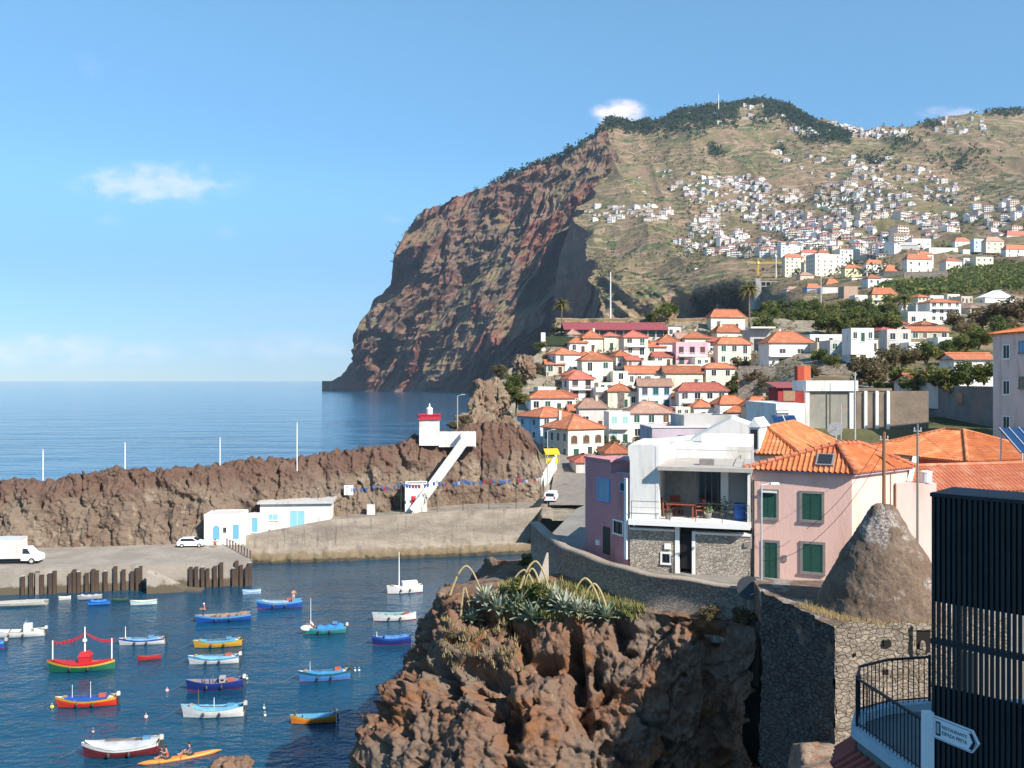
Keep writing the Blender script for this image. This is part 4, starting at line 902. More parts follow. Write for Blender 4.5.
def pink_house():
    B0, A0, C0, D0 = (Vector((*q, 0)) for q in ((12.27, 46.03), (16.62, 44.0), (20.6, 46.9), (16.5, 50.0))); f = Face(B0, A0); O = (A0 + B0) / 2; O.z = ZS; rz = f.rz(); top = 23.3
    e = empty('pink_house', O, rz, 'pink house with orange tiled hip roof and dark green shutters', 'house'); pk = plaster('salmon_plaster', (.80, .51, .43), .05); T = (Matrix.Translation(O) @ Matrix.Rotation(rz, 4, 'Z')).inverted()
    b = MB(); b.T = T; b.prism([(q.x, q.y) for q in (B0, A0, C0, D0)], ZS - 2.5, top); b.build('wall', pk, e); cen = (A0 + B0 + C0 + D0) / 4
    def off(k, z): return [Vector((q.x + (q - cen).x / (q - cen).length * k, q.y + (q - cen).y / (q - cen).length * k, z)) for q in (B0, A0, C0, D0)]
    eb, ea, ec, ed = off(.42, top + .12); R0, R1 = Vector((16.6, 46.0, 24.66)), Vector((18.25, 47.2, 24.6)); polys = [[T @ q for q in p] for p in ((eb, ea, R0), (ea, ec, R1, R0), (ec, ed, R1), (ed, eb, R0, R1))]; ridges = [(T @ p, T @ q) for p, q in ((eb, R0), (ea, R0), (ec, R1), (ed, R1), (R0, R1))]; r = MB()
    for p in polys: tiles(r, p, .25, .42, .06); r.add(list(p), [tuple(range(len(p)))])
    ro = r.build('roof', TILE, e); t = MB(); t.T = T; t.prism([(q.x, q.y) for q in off(.3, 0)], top + .002, top + .11); t.build('cornice', plaster('lilac_trim', (.44, .34, .40)), ro)
    for (a, q) in ridges:
        t = MB(); a, q = Vector(a), Vector(q); n = max(2, int((q - a).length / .4))
        for i in range(n): s, u = a.lerp(q, i / n), a.lerp(q, (i + 1.08) / n); t.tube([s + Vector((0, 0, .10)), u + Vector((0, 0, .07))], [.14, .11], 8)
        t.build('ridge', TILE2, ro)
    w = (A0 - B0).length
    # skylight on the front slope
    p = [Vector(q) for q in polys[0]]; ee = (p[1] - p[0]).normalized(); n = ee.cross(p[-1] - p[0]).normalized(); s = n.cross(ee); o = p[0] + ee * (w * .80) + s * .95
    k = MB()
    def qd(u0, u1, v0, v1, h0, h1, m): k.add([o + ee * u + s * v + n * h for h in (h0, h1) for u, v in ((u0, v0), (u1, v0), (u1, v1), (u0, v1))], [(4, 5, 6, 7), (0, 1, 5, 4), (1, 2, 6, 5), (2, 3, 7, 6), (3, 0, 4, 7)], m)
    qd(-.42, .42, -.5, .5, .0, .16, 0); qd(-.34, .34, -.42, .42, .161, .165, 1); k.build('skylight', [FRAMES['grey'], GLASS], ro)
    f2 = Face(B0, A0); f2.M = lambda: T @ f.M(); gt, gs = FRAMES['grey'], FRAMES['green']
    for q in ((760, 489, 779, 520), (799.5, 491, 824.5, 522.5), (800, 541.5, 825.5, 574.5)): face_window('window', f2, *q, e, gt, gs, t=.13)
    face_window('door', f2, 762, 540, 780, 583, e, gt, gs, t=.13)
    face_part('drainpipe', f2, 752.6, 480, 754.5, 583, FRAMES['dark'], e, .1); face_part('wall_box', f2, 783, 555, 787, 561, FRAMES['grey'], e, .06)
    face_part('rolled_blind', f2, 762, 491, 777, 492.5, FRAMES['white'], e, .16)
    # a thin grey lamp post in front of it
    l = empty('lamp_post', P(761.5, 584, 43.0), 0, 'thin grey street lamp post in front of the green door', 'lamp post'); l.location.z = ZS
    a = MB(); a.tube([(0, 0, 0), (0, 0, 5.0)], .045, 8); a.build('pole', STEEL, l); a = MB(); a.tube([(0, 0, 5.0), (.5, -.1, 5.1)], .03, 6); a.box(.4, .8, -.2, 0, 5.05, 5.14); a.build('lamp_head', FRAMES['white'], l)
pink_house()

def dormer_house():
    e, w, d, h = house('white house with striped orange tile roof and a white framed dormer', 722, 798, 832, 455, 500, 431, -28, WHITE, 'orange', 'hip', 1, 0, 7, 57, near=True, tilemat=TILE, door=False, chimney=False, sink=2, over=.3)
    q = MB(); x = -w * .06; z = h + .2; q.box(x - .32, x + .32, -.1, 2.2, z - 1.6, z + 1.5); q.add([(x - .45, -.2, z + 1.5), (x + .45, -.2, z + 1.5), (x, -.2, z + 2.1), (x - .45, 2.6, z + 1.5), (x + .45, 2.6, z + 1.5), (x, 2.6, z + 2.1)], [(0, 1, 2), (3, 5, 4), (0, 2, 5, 3), (1, 4, 5, 2)]); dm = q.build('dormer', WHITE, e)
    q = MB(); q.box(x - .22, x + .22, -.14, -.101, z + .1, z + 1.35); q.build('window', GLASS, dm)
dormer_house()

def right_roofs():
    e, w, d, h = house('long low house with a broad orange hip roof and red walls', 858, 967, 1062, 461.5, 500, 437, 20, plaster('brick_red_plaster', (.50, .085, .065)), 'orange', 'hip', 1, 0, 18, 67, near=True, tilemat=TILE, door=False, chimney=False, sink=3, over=.35)
    q = MB(); q.box(-w / 2 - .06, -w / 2 - .002, 5.5, d - .2, 0, h - .15); q.build('grey_render', GREYW, e)
    for y in (7, 9.5): put('window', window_mesh(1.0, 1.1, FRAMES['grey'], GLASS), e, -w / 2 - .06, y, h - 1.6, -math.pi / 2)
    e, w, d, h = house('pale pink house with weathered orange roof and white verge behind the black screen', 890, 908, 1085, 494, 570, 472, 14, plaster('pale_pink_plaster', (.74, .52, .46)), 'orange', 'hip', 1, 0, 5, 48, near=True, tilemat=TILE2, door=False, chimney=False, sink=3, over=.3)
    q = MB(); q.box(-w / 2 - .05, -w / 2 - .002, .1, d - .1, 0, h - .2); q.build('red_side', MATS['brick_red_plaster'], e)
    put('window', window_mesh(.8, 1.3, FRAMES['white'], GLASS), e, -w / 2 + 1.3, 0, 2.2); a = MB(); a.bar((-w / 2 - .3, -.32, h + .12), (-w / 2 + d / 2, d / 2, h + 1.75), .22, .12); a.build('verge', FRAMES['white'], e)
    # tall lilac building at the right edge
    Y = 92; e, w, d, h = house('tall pale rose apartment building at the right with a tiled roof edge', 993, 1052, 1190, 329.5, 445, 318, 6, plaster('pale_rose_plaster', (.76, .57, .53)), 'orange', 'hip', 3, 0, 16, Y, near=True, tilemat=TILE, door=False, chimney=False, sink=4, over=.4, name='apartment_building', cat='apartment building')
    for z in (h - 2.2, h - 6.0):
        for y in (d * .47,): put('window', window_mesh(1.0, 1.1, FRAMES['grey'], FRAMES['blue'] if z > h - 3 else GLASS), e, -w / 2, y, z, -math.pi / 2)
    # solar panels leaning before it
    s = empty('solar_array', P(1033, 452, 58), R(25), 'tilted dark blue solar panel with pale bars below the pale rose building', 'solar panel'); p = MB()
    p.add([(-1.2, 0, 0), (1.6, 0, 0), (1.6, 1.5, 1.5), (-1.2, 1.5, 1.5), (-1.2, .05, -.05), (1.6, .05, -.05), (1.6, 1.55, 1.45), (-1.2, 1.55, 1.45)], [(0, 1, 2, 3), (7, 6, 5, 4), (0, 4, 5, 1), (1, 5, 6, 2), (2, 6, 7, 3), (3, 7, 4, 0)]); p.build('panel', mat('solar_glass', (.01, .035, .10), rough=.15, spec=.6), s)
    p = MB()
    for x in (-1.2, -.3, .65, 1.6): p.bar((x, -.02, .03), (x, 1.48, 1.53), .06, .04)
    p.build('frame', STEEL, s); p = MB()
    for x in (-1.0, 1.4): p.bar((x, 1.5, 1.45), (x, 1.55, -1.5), .06, .06); p.bar((x, .05, 0), (x, .05, -1.5), .06, .06)
    p.build('stand', STEEL, s)
    # grey retaining wall behind the roofs
    a, b = P(886, 430, 150), P(999, 430, 113); q = MB(); f = Face((a.x, a.y), (b.x, b.y)); q.T = f.M(); q.box(0, f.len, 0, 1.2, 15, 26.3); q.box(f.len * .4, f.len, .05, 1.25, 26.302, 27.1); o = q.build('retaining_wall', mat('dark_block_wall', (.25, .235, .22), (.18, .165, .155), .5, .95, .05, 3, c3=(.29, .2, .17), sc3=.18)); tag(o, 'tall shaded grey retaining wall topped by hanging shrubs', 'wall')
    q = MB(); q.T = f.M(); u = f.hit(960, 402)[0]; q.box(u - .9, u + .9, -.06, .02, 24.5, 26.2); tag(q.build('vent_opening', GLASS), 'dark narrow opening in the grey retaining wall', 'opening')
    # stone infilled frame of a half built house
    Y = 112; e = empty('unfinished_frame', P(830, 425, Y), 0, 'half built white concrete frame with grey green blockwork bays', 'building'); e.location.z = 21; k = Y / F
    def xz(px, py): p = P(px, py, Y); return p.x - e.location.x, p.z - 21
    q = MB(); x0, z0 = xz(805, 391); x1, z1 = xz(857, 380.5); q.box(x0, x1, -.4, 5, z0, z1); x2, z2 = xz(809, 425)
    q.box(x0, x2, -.2, .3, -6, z0 - .002); x3, _ = xz(849, 0); q.box(x3, x3 + .5, -.2, .3, -6, z0 - .002); q.build('beam', WHITE, e)
    q = MB(); q.box(x2 + .002, x3 - .002, 0, .3, -6, z0 - .004); q.build('block_infill', mat('grey_green_blockwork', (.30, .285, .235), (.22, .215, .185), .5, .9, .03, 4, c3=(.26, .19, .15), sc3=.35), e); q = MB(); xm, _ = xz(829, 0); q.tube([(xm, -.35, -1), (xm, -.35, z0 + 1)], .07, 6); q.build('post', FRAMES['dark'], e)
    q = MB(); a0 = P(857, 0, 112); q.T = Matrix.Translation((a0.x, 112, 0)); q.box(0, 9, .2, .7, 15, H - (391 - HZ) / F * 112, 0); q.box(-.1, 4.4, .1, .8, H - (391 - HZ) / F * 112 + .002, H - (389 - HZ) / F * 112 + .1, 0)
    for i in range(3): q.box(.9 + 1.4 * i, 1.25 + 1.4 * i, -.1, .19, 19, H - (391 - HZ) / F * 112 - .002, 1)
    tag(q.build('post_wall', [mat('brown_earth_wall', (.24, .185, .14), (.17, .135, .105), .5, .95, .06, 3), FRAMES['white']]), 'brown wall with white upright posts beside the half built frame', 'wall')
    # red shed and orange red chimney block, white wall with the solar boiler
    e, w, d, h = house('small red shed with a dark sheet roof above the solar water heater', 778, 778, 804, 387, 403, 382, 3, plaster('red_paint_wall', (.36, .05, .045)), 'maroon', 'shed', 1, 0, 4, 128, near=False, door=False, chimney=False, sink=.5, name='shed', cat='shed')
    q = MB(); q.box(-w * .3, w * .15, -.06, .02, .3, h * .85); q.build('wooden_door', mat('bare_plywood', (.40, .24, .15), (.3, .18, .11), 2, .8), e)
    p = P(804, 385, 140); q = MB(); q.T = Matrix.Translation((p.x, 140, 0)); q.box(-1.0, -.02, 0, 1.6, 20, H - (366 - HZ) / F * 140, 0); q.box(.0, 1.05, 0, 1.6, 20, H - (366 - HZ) / F * 140, 1); tag(q.build('chimney_block', [mat('deep_red_render', (.42, .07, .04), rough=.9), mat('orange_red_render', (.62, .16, .07), rough=.9)]), 'square block painted half red half orange behind the red shed', 'chimney')
    p = P(791, 425, 109); q = MB(); q.T = Matrix.Translation((p.x, 109, 0)); q.box(-1.8, 1.7, 0, 14, 15, H - (403.5 - HZ) / F * 109); tag(q.build('white_block', WHITE), 'white rendered block carrying the red shed', 'building')
    s = empty('solar_heater', P(785, 421, 105), R(5), 'solar water heater with steel tank over dark blue panels', 'solar heater'); p = MB(); p.tube([(-.75, .9, .95), (-.7, .9, .95), (.7, .9, .95), (.75, .9, .95)], [.2, .27, .27, .2], 12); p.build('tank', mat('bright_steel', (.6, .6, .6), rough=.3, metal=.8), s, smooth=False)
    for x in (-1.35, .1): p = MB(); p.add([(x, -.7, -.5), (x + 1.3, -.7, -.5), (x + 1.3, .7, .65), (x, .7, .65), (x, -.65, -.56), (x + 1.3, -.65, -.56), (x + 1.3, .75, .59), (x, .75, .59)], [(0, 1, 2, 3), (7, 6, 5, 4), (0, 4, 5, 1), (1, 5, 6, 2), (2, 6, 7, 3), (3, 7, 4, 0)]); p.build('panel', MATS['solar_glass'], s)
    p = MB()
    for x in (-.6, .6): p.bar((x, .9, .8), (x, .9, -3), .06, .06); p.bar((x, -.6, -.5), (x, -.6, -3), .06, .06)
    p.build('stand', STEEL, s)
    # dish, tank, poles and wires
    s = empty('satellite_dish', P(836, 440, 60), R(-30), 'white satellite dish on a pole among the orange roofs', 'satellite dish'); s.location.z = 22.0; z = H - (430 - HZ) / F * 60 - 22
    p = MB(); n = 14; prof = [(r * .5, .2 * r * r) for r in (0.02, .3, .55, .8, 1.0)]; p.T = Matrix.Translation((0, -.1, z)) @ Matrix.Rotation(R(65), 4, 'X'); p.lathe((0, 0, 0), prof, n); p.build('dish', mat('grey_mesh', (.36, .35, .34), (.28, .27, .27), 9, .6), s); p = MB(); p.tube([(0, 0, -1), (0, 0, z)], .05, 6); p.tube([(.0, -.1, z), (.1, -.75, z + .3)], .02, 5); p.build('mast', STEEL, s)
    p = MB(); c = P(926, 474, 46.2); p.lathe((c.x, c.y, c.z - .45), [(.26, 0), (.28, .06), (.28, .5), (.3, .51), (.3, .58), (.2, .62), (.04, .63)], 14); p.box(c.x - 1.6, c.x + .45, c.y - .2, c.y + .6, c.z - 6, c.z - .452, 1); tag(p.build('water_tank', [FRAMES['white'], MATS['pale_pink_plaster']]), 'small white water tank on its block beside the grey pole', 'water tank')
    poles = []
    for (px, top, bot, Y, r, m, lb) in ((884, 432, 515, 41.0, .09, mat('brown_pole_wood', (.30, .16, .085), (.22, .12, .07), 3, .9, .01, 12, stretch=(1, 1, .1)), 'brown wooden utility pole rising behind the stone cone'),
                                         (917.5, 424, 545, 45.0, .06, mat('grey_green_metal', (.16, .19, .17), rough=.6), 'thin grey green metal pole right of the brown pole'),
                                         (855, 372, 445, 100, .10, STEEL, 'slender grey utility pole beside the half built frame'), (841, 404, 442, 62, .04, STEEL, 'short thin mast on the roof beside the satellite dish'), (691, 352, 440, 190, .01, STEEL, '')):
        if not lb: continue
        t = P(px, top, Y); o = empty('utility_pole', (t.x, Y, ZS), 0, lb, 'pole'); p = MB(); p.tube([(0, 0, -.5), (0, 0, t.z - ZS)], [r * 1.2, r * .85], 8); p.build('mast', m, o)
        if r > .055 and Y < 110: p = MB(); p.bar((-.2, 0, t.z - ZS - .35), (.2, 0, t.z - ZS - .35), .05, .05); [p.lathe((x, 0, t.z - ZS - .31), [(.03, 0), (.04, .06), (.03, .14)], 6) for x in (-.16, .16)]; p.build('crossarm', STEEL, o)
        poles.append((t, Y))
    def wire(a, b, sag, lb, r=.011):
        a, b = Vector(a), Vector(b); p = MB(); p.tube([a.lerp(b, t) - Vector((0, 0, sag * 4 * t * (1 - t))) for t in np.linspace(0, 1, 14)], r, 4); tag(p.build('cable', mat('cable_black', (.03, .03, .03), rough=.7)), lb, 'cable')
    wire(poles[0][0] - Vector((0, 0, .2)), (14.6, 44.6, 20.6), .5, 'black cable sagging from the brown pole across the pink wall'); wire(poles[1][0] - Vector((0, 0, .3)), poles[0][0] - Vector((0, 0, .35)), .3, 'short cable between the brown pole and the grey green pole')
    wire(poles[1][0] - Vector((0, 0, .3)), P(1000, 470, 60), .6, 'cable running from the grey green pole over the right roofs')
    wire(poles[0][0] - Vector((0, 0, .9)), (12.5, 45.2, 18.9), 1.3, 'long low cable from the brown pole to the green door')
right_roofs()

# ------------------------------------------------------------------ the stone cone
def cone_tower():
    K = (11.88, 33.1); e = empty('stone_kiln', (15.0, 36.0, 14.5), 0, 'old conical stone kiln on a square masonry base', 'kiln')
    m = bpy.data.materials.new('lichen_rubble'); m.use_nodes = True; nt, N, L, b = hook(m); b.inputs['Roughness'].default_value = .97; b.inputs['Specular IOR Level'].default_value = .1
    g = N.new('ShaderNodeNewGeometry'); p = g.outputs['Position']
    c = nmix(nt, nrange(nt, nnoise(nt, p, 1.6, 8, .7), .4, .6), (.145, .10, .072), (.195, .142, .105)); c = nmix(nt, nrange(nt, nnoise(nt, p, 8, 8, .75), .54, .66), c, (.08, .062, .05)); c = nmix(nt, nrange(nt, nnoise(nt, p, 11, 5, .7), .62, .70), c, (.34, .29, .24))
    lich = nmath(nt, 'MULTIPLY', nrange(nt, nnoise(nt, p, .6, 3), .5, .6), nrange(nt, nnoise(nt, p, 13, 7, .75), .45, .54)); c = nmix(nt, lich, c, (.40, .36, .33)); L.new(c, b.inputs['Base Color'])
    bp = N.new('ShaderNodeBump'); bp.inputs['Distance'].default_value = .07; L.new(nnoise(nt, p, 7, 9, .7), bp.inputs['Height']); L.new(bp.outputs[0], b.inputs['Normal'])
    n, k = 300, 160; t = np.linspace(0, 1, k)[:, None]; a = np.linspace(0, 2 * math.pi, n)[None, :]
    prof = np.interp(t, [0, .04, .08, .5, .88, 1.0], [0, .30, .43, 1.62, 2.62, 2.95]); z = np.interp(t, [0, .04, .08, .5, .88, 1.0], [23.0, 22.98, 22.9, 20.95, 18.95, 18.1])
    q = prof * (1 + .0 * a) + .05 * (t > .03) * fbm(np.cos(a) * prof * 2, np.sin(a) * prof * 2, z * 2 + 0 * a, 4) + .012 * fbm(np.cos(a) * prof * 9, np.sin(a) * prof * 9, z * 9 + 0 * a, 3)
    A = np.stack([q * np.cos(a), q * np.sin(a), z - 14.5 + .03 * fbm(np.cos(a) * 4, np.sin(a) * 4, z + 0 * a, 2)], -1)
    A[..., 0] -= .08; A[..., 1] += .15
    grid('cone', A, m, flip=False, parent=e)
    # base: four walls with rough tops; the lit front is real blocks of masonry
    def wall(x0, y0, x1, y1, z0, z1, mm, name, nu, nv, am):
        d = Vector((x1 - x0, y1 - y0, 0)); nn = Vector((d.y, -d.x, 0)).normalized(); U = np.linspace(0, 1, nu)[None, :]; V = np.linspace(0, 1, nv)[:, None]
        top = z1 + .12 * fbm(U * 7, U * 0, U * 0 + x0, 3); X = x0 + d.x * U + 0 * V; Y = y0 + d.y * U + 0 * V; Z = z0 + (top - z0) * V
        s = am * (fbm(X * 1.7, Y * 1.7, Z * 2.2, 4)); A = np.stack([X + nn.x * s - 15, Y + nn.y * s - 36, Z - 14.5], -1); return grid(name, A, mm, False, parent=e)
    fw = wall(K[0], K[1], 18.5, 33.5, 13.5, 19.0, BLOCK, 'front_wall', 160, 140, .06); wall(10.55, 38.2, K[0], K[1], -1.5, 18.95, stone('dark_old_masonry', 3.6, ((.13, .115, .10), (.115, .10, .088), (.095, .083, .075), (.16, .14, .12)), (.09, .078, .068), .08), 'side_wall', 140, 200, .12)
    tp = MB(); tp.prism([(K[0] - 15 + .05, K[1] - 36 + .06), (3.5, -2.4), (3.5, 5), (-4.0, 5), (-4.35, 2.3)], 3, 4.35); tp.build('platform', m, e)
    fill = MB(); fill.prism([(K[0] - 15 + .2, K[1] - 36 + .2), (3.5, -2.2), (3.5, 4.8), (-3.8, 4.8), (-4.1, 2.3)], -16, 4.3); fill.build('core', m, e)
    # dark niche with loose stones and a few put-log holes in the front wall
    fr = Face((K[0], K[1]), (18.5, 33.5)); dk = mat('niche_dark', (.015, .013, .012), rough=1)
    for (x0, y0, x1, y1) in ((914, 629, 929, 652), (883, 640, 890, 646.5), (882, 669, 887.5, 674), (853, 653, 855.5, 656)):
        u0, u1, z0, z1 = fr.rect(x0, y0, x1, y1); b = MB(); b.T = Matrix.Translation((-15, -36, -14.5)) @ fr.M()
        if x1 - x0 > 10:
            b.box(u0, u1, -.10, .02, z0, z1, 0); b.box(u0 - .12, u0, -.16, .02, z0 - .1, z1 + .1, 1); b.box(u0 - .12, u1 + .14, -.17, .02, z1 + .002, z1 + .13, 1); b.ball((u0 + .24, -.16, z0 + .2), .13, .1, .3, 7, 1); b.ball((u0 + .12, -.16, z0 + .05), .14, .1, .1, 7, 1); b.build('niche', [dk, BLOCK], fw)
        else: b.box(u0, u1, -.075, .02, z0, z1); b.build('wall_hole', dk, fw)
    # rubble ground at its foot
    n = 120; X, Y = np.meshgrid(np.linspace(7.6, 24, n), np.linspace(22, 33.6, n)); edge = sstep(9.3, 10.4, X + .25 * fbm(X * 0, Y / 1.2, Y * 0, 3)); Z = 14.55 + .12 * fbm(X / .6, Y / .6, X * 0, 4) - (1 - edge) * 9 + .02 * (33 - Y)
    gm = rock_material('rubble_ground', ((.34, .25, .18), (.26, .18, .13), (.12, .09, .07), (.42, .34, .27)), .9, bump=.08, extra=(.30, .15, .10))
    tag(grid('rubble_ground', np.stack([X, Y, Z], -1), gm), 'pale stony rubble ground at the foot of the kiln', 'ground', None, 'structure')
cone_tower()

# ------------------------------------------------------------------ slatted black structure, railed platform and sign
def slat_house():
    blk = mat('black_slat_paint', (.022, .024, .028), (.016, .018, .02), 4, .55, spec=.4); f = Face((6.77, 14.5), (9.35, 12.1)); O = Vector((8.0, 13.4, 20)); T = Matrix.Translation(-O); M = T @ f.M()
    e = empty('slatted_pavilion', O, 0, 'tall black pavilion screened with narrow upright slats', 'pavilion'); L = f.len; zt = 26.18
    b = MB(); b.T = M; n = int(L / .078)
    for i in range(n): x = i * .078; b.box(x, x + .046, -.03, .03, 18.5, zt - .06)
    s = b.build('slat_screen', blk, e)
    b = MB(); b.T = M; b.box(0, L, .04, .09, 24.42, zt - .1); b.box(0, L, .04, .07, 18.5, 23.07); b.build('back_panel', blk, e)
    b = MB(); b.T = M; b.box(-.02, L, -.05, .12, zt - .06, zt); b.build('top_rail', blk, e); b = MB(); b.T = M; b.box(-.02, L, -.035, .1, 23.75, 23.83); b.build('middle_rail', blk, e)
    b = MB(); b.T = M; b.box(-.02, L, 0.125, 1.1, zt - .14, zt - .005); b.build('roof', mat('dark_roof_sheet', (.06, .07, .08), rough=.6), e)
    b = MB(); b.T = M
    for x in (.05, L - .1): b.box(x, x + .09, 1.0, 1.08, 18, zt - .15)
    b.build('post', blk, e)
slat_house()

def platform():
    e = empty('balcony', (8.0, 17, 20.9), 0, 'shaded pale blue painted balcony with tiled edge and curved railing', 'balcony'); z = 0
    pl = [(7.35, 15.0), (7.1, 16.6), (6.9, 18.0), (7.25, 18.75), (8.0, 19.2), (9.0, 19.4), (11.5, 19.4), (11.5, 14.2), (8.4, 14.2)]; pl = [(x - 8, y - 17) for x, y in pl]; pb = mat('pale_blue_paint', (.40, .52, .58), (.34, .45, .52), 2, .7)
    b = MB(); b.prism(pl[::-1], -.35, 0); b.build('floor', mat('grey_floor', (.16, .18, .18), (.12, .14, .14), 2, .8), e)
    k = MB()
    for i in range(6): a, c = Vector((*pl[i], .06)), Vector((*pl[i + 1], .06)); k.bar(a, c, .22, .22)
    k.build('kerb', pb, e)
    w = MB(); w.prism([(x * .97 + .2, y * .97 - .02) for x, y in pl][::-1], -6, -.36); w.build('wall_below', pb, e)
    t = MB()
    for i in range(3):
        a, c = Vector((*pl[i], -.40)), Vector((*pl[i + 1], -.40)); d = (c - a).normalized(); o = Vector((-abs(d.y), -abs(d.x) * .2, 0)).normalized(); n = int((c - a).length / .2)
        for j in range(n + 1): p = a.lerp(c, j / n); t.tube([p + Vector((0, 0, .06)), p + o * .5 - Vector((0, 0, .22))], .1, 6)
    t.build('tile_edge', mat('dark_red_tile', (.30, .075, .055), (.24, .06, .045), 4, .8), e)
    g = MB(); pts = [Vector((*q, .12)) for q in pl[:6]]; path = []
    for i in range(len(pts) - 1):
        n = max(2, int((pts[i + 1] - pts[i]).length / .115))
        for j in range(n): p = pts[i].lerp(pts[i + 1], j / n); g.tube([p, p + Vector((0, 0, .98))], .011, 5)
    g.tube([p + Vector((0, 0, 1.0)) for p in pts], .03, 6); g.tube([p + Vector((0, 0, .12)) for p in pts], .018, 6)
    for p in (pts[2], pts[0], pts[5]): g.tube([p, p + Vector((0, 0, 1.05))], .03, 6)
    g.build('railing', FRAMES['black'], e)
    # sign on its white post
    s = empty('direction_sign', (6.12, 12.98, 20), 0, 'white arrow shaped restaurant sign on a square post', 'sign'); f = Face((6.10, 13.0), (6.43, 12.32)); M = Matrix.Translation((-6.12, -12.98, -20)) @ f.M()
    zt, zb = H - (715.5 - HZ) / F * 13, H - (737 - HZ) / F * 13; L = .72; b = MB(); b.T = M; zm = (zt + zb) / 2
    out = [(0, zb), (L * .86, zb), (L, zm), (L * .86, zt), (0, zt)]; navy = mat('navy_paint', (.012, .022, .05), rough=.5); wp = mat('white_sign_enamel', (.74, .76, .78), rough=.4)
    b.add([(x, y, z) for y in (-.02, .02) for x, z in out], [(0, 1, 2, 3, 4), (9, 8, 7, 6, 5)] + [(i, i + 5, (i + 1) % 5 + 5, (i + 1) % 5) for i in range(5)], 0)
    def inset(m, y, k): c = (L * .45, zm); b.add([(c[0] + (x - c[0]) * (1 - m / .36), y, c[1] + (z - c[1]) * (1 - m / .155)) for x, z in out], [(0, 1, 2, 3, 4)], k)
    inset(.012, -.0225, 1); inset(.019, -.025, 0)
    b.box(.045, .125, -.029, -.026, zb + .055, zt - .055, 1); ch = [(L * .80, zb + .045), (L * .87, zb + .045), (L * .955, zm), (L * .87, zt - .045), (L * .80, zt - .045), (L * .885, zm)]
    b.add([(x, -.028, z) for x, z in ch], [(0, 1, 2, 5), (5, 2, 3, 4)], 1)
    b.box(.066, .074, -.032, -.0295, zb + .085, zt - .075, 0); b.box(.082, .088, -.032, -.0295, zb + .085, zt - .075, 0); b.box(.096, .104, -.032, -.0295, zb + .085, zt - .075, 0)
    pn = b.build('sign_panel', [wp, navy], s)
    for (txt, z, sz) in (('RESTAURANTE', zm + .022, .068), ('ESPADA PRETA', zm - .062, .074)):
        cu = bpy.data.curves.new('lettering', 'FONT'); cu.body = txt; cu.size = sz; cu.extrude = .001; cu.materials.append(navy); o = bpy.data.objects.new('lettering', cu); COL.objects.link(o); o.parent = pn
        bpy.context.view_layer.update(); wd = o.dimensions.x
        k = .40 / max(wd, .01); dg = bpy.context.evaluated_depsgraph_get(); me = bpy.data.meshes.new_from_object(o.evaluated_get(dg)); bpy.data.objects.remove(o)
        me.transform(M @ Matrix.Translation((.145, -.028, z)) @ Matrix.Rotation(R(90), 4, 'X') @ Matrix.Diagonal((k, 1, 1, 1))); link('lettering', me, pn)
    b = MB(); x = (927.5 - 512) / F * 13.05 - 6.12; b.box(x - .065, x + .065, .0, .13, -2, zt - 20 + .04); b.build('post', wp, s)
platform()

def add_shade_block():
    # unseen block of flats, added to shade the balcony and the slatted pavilion
    b = empty('added_shade_block', (24, -4, 0), 0, 'unseen cream block of flats added beside the viewpoint to cast shade', 'apartment building'); q = MB(); q.box(-9.5, 9.5, -8, 7, 0, 47); q.build('wall', CREAM, b)
    for z in range(20, 46, 3):
        for x in (-7, -3, 1, 5): q = put('window', window_mesh(1.2, 1.5, FRAMES['white'], GLASS), b, x, 7.0, z, math.pi)
add_shade_block()
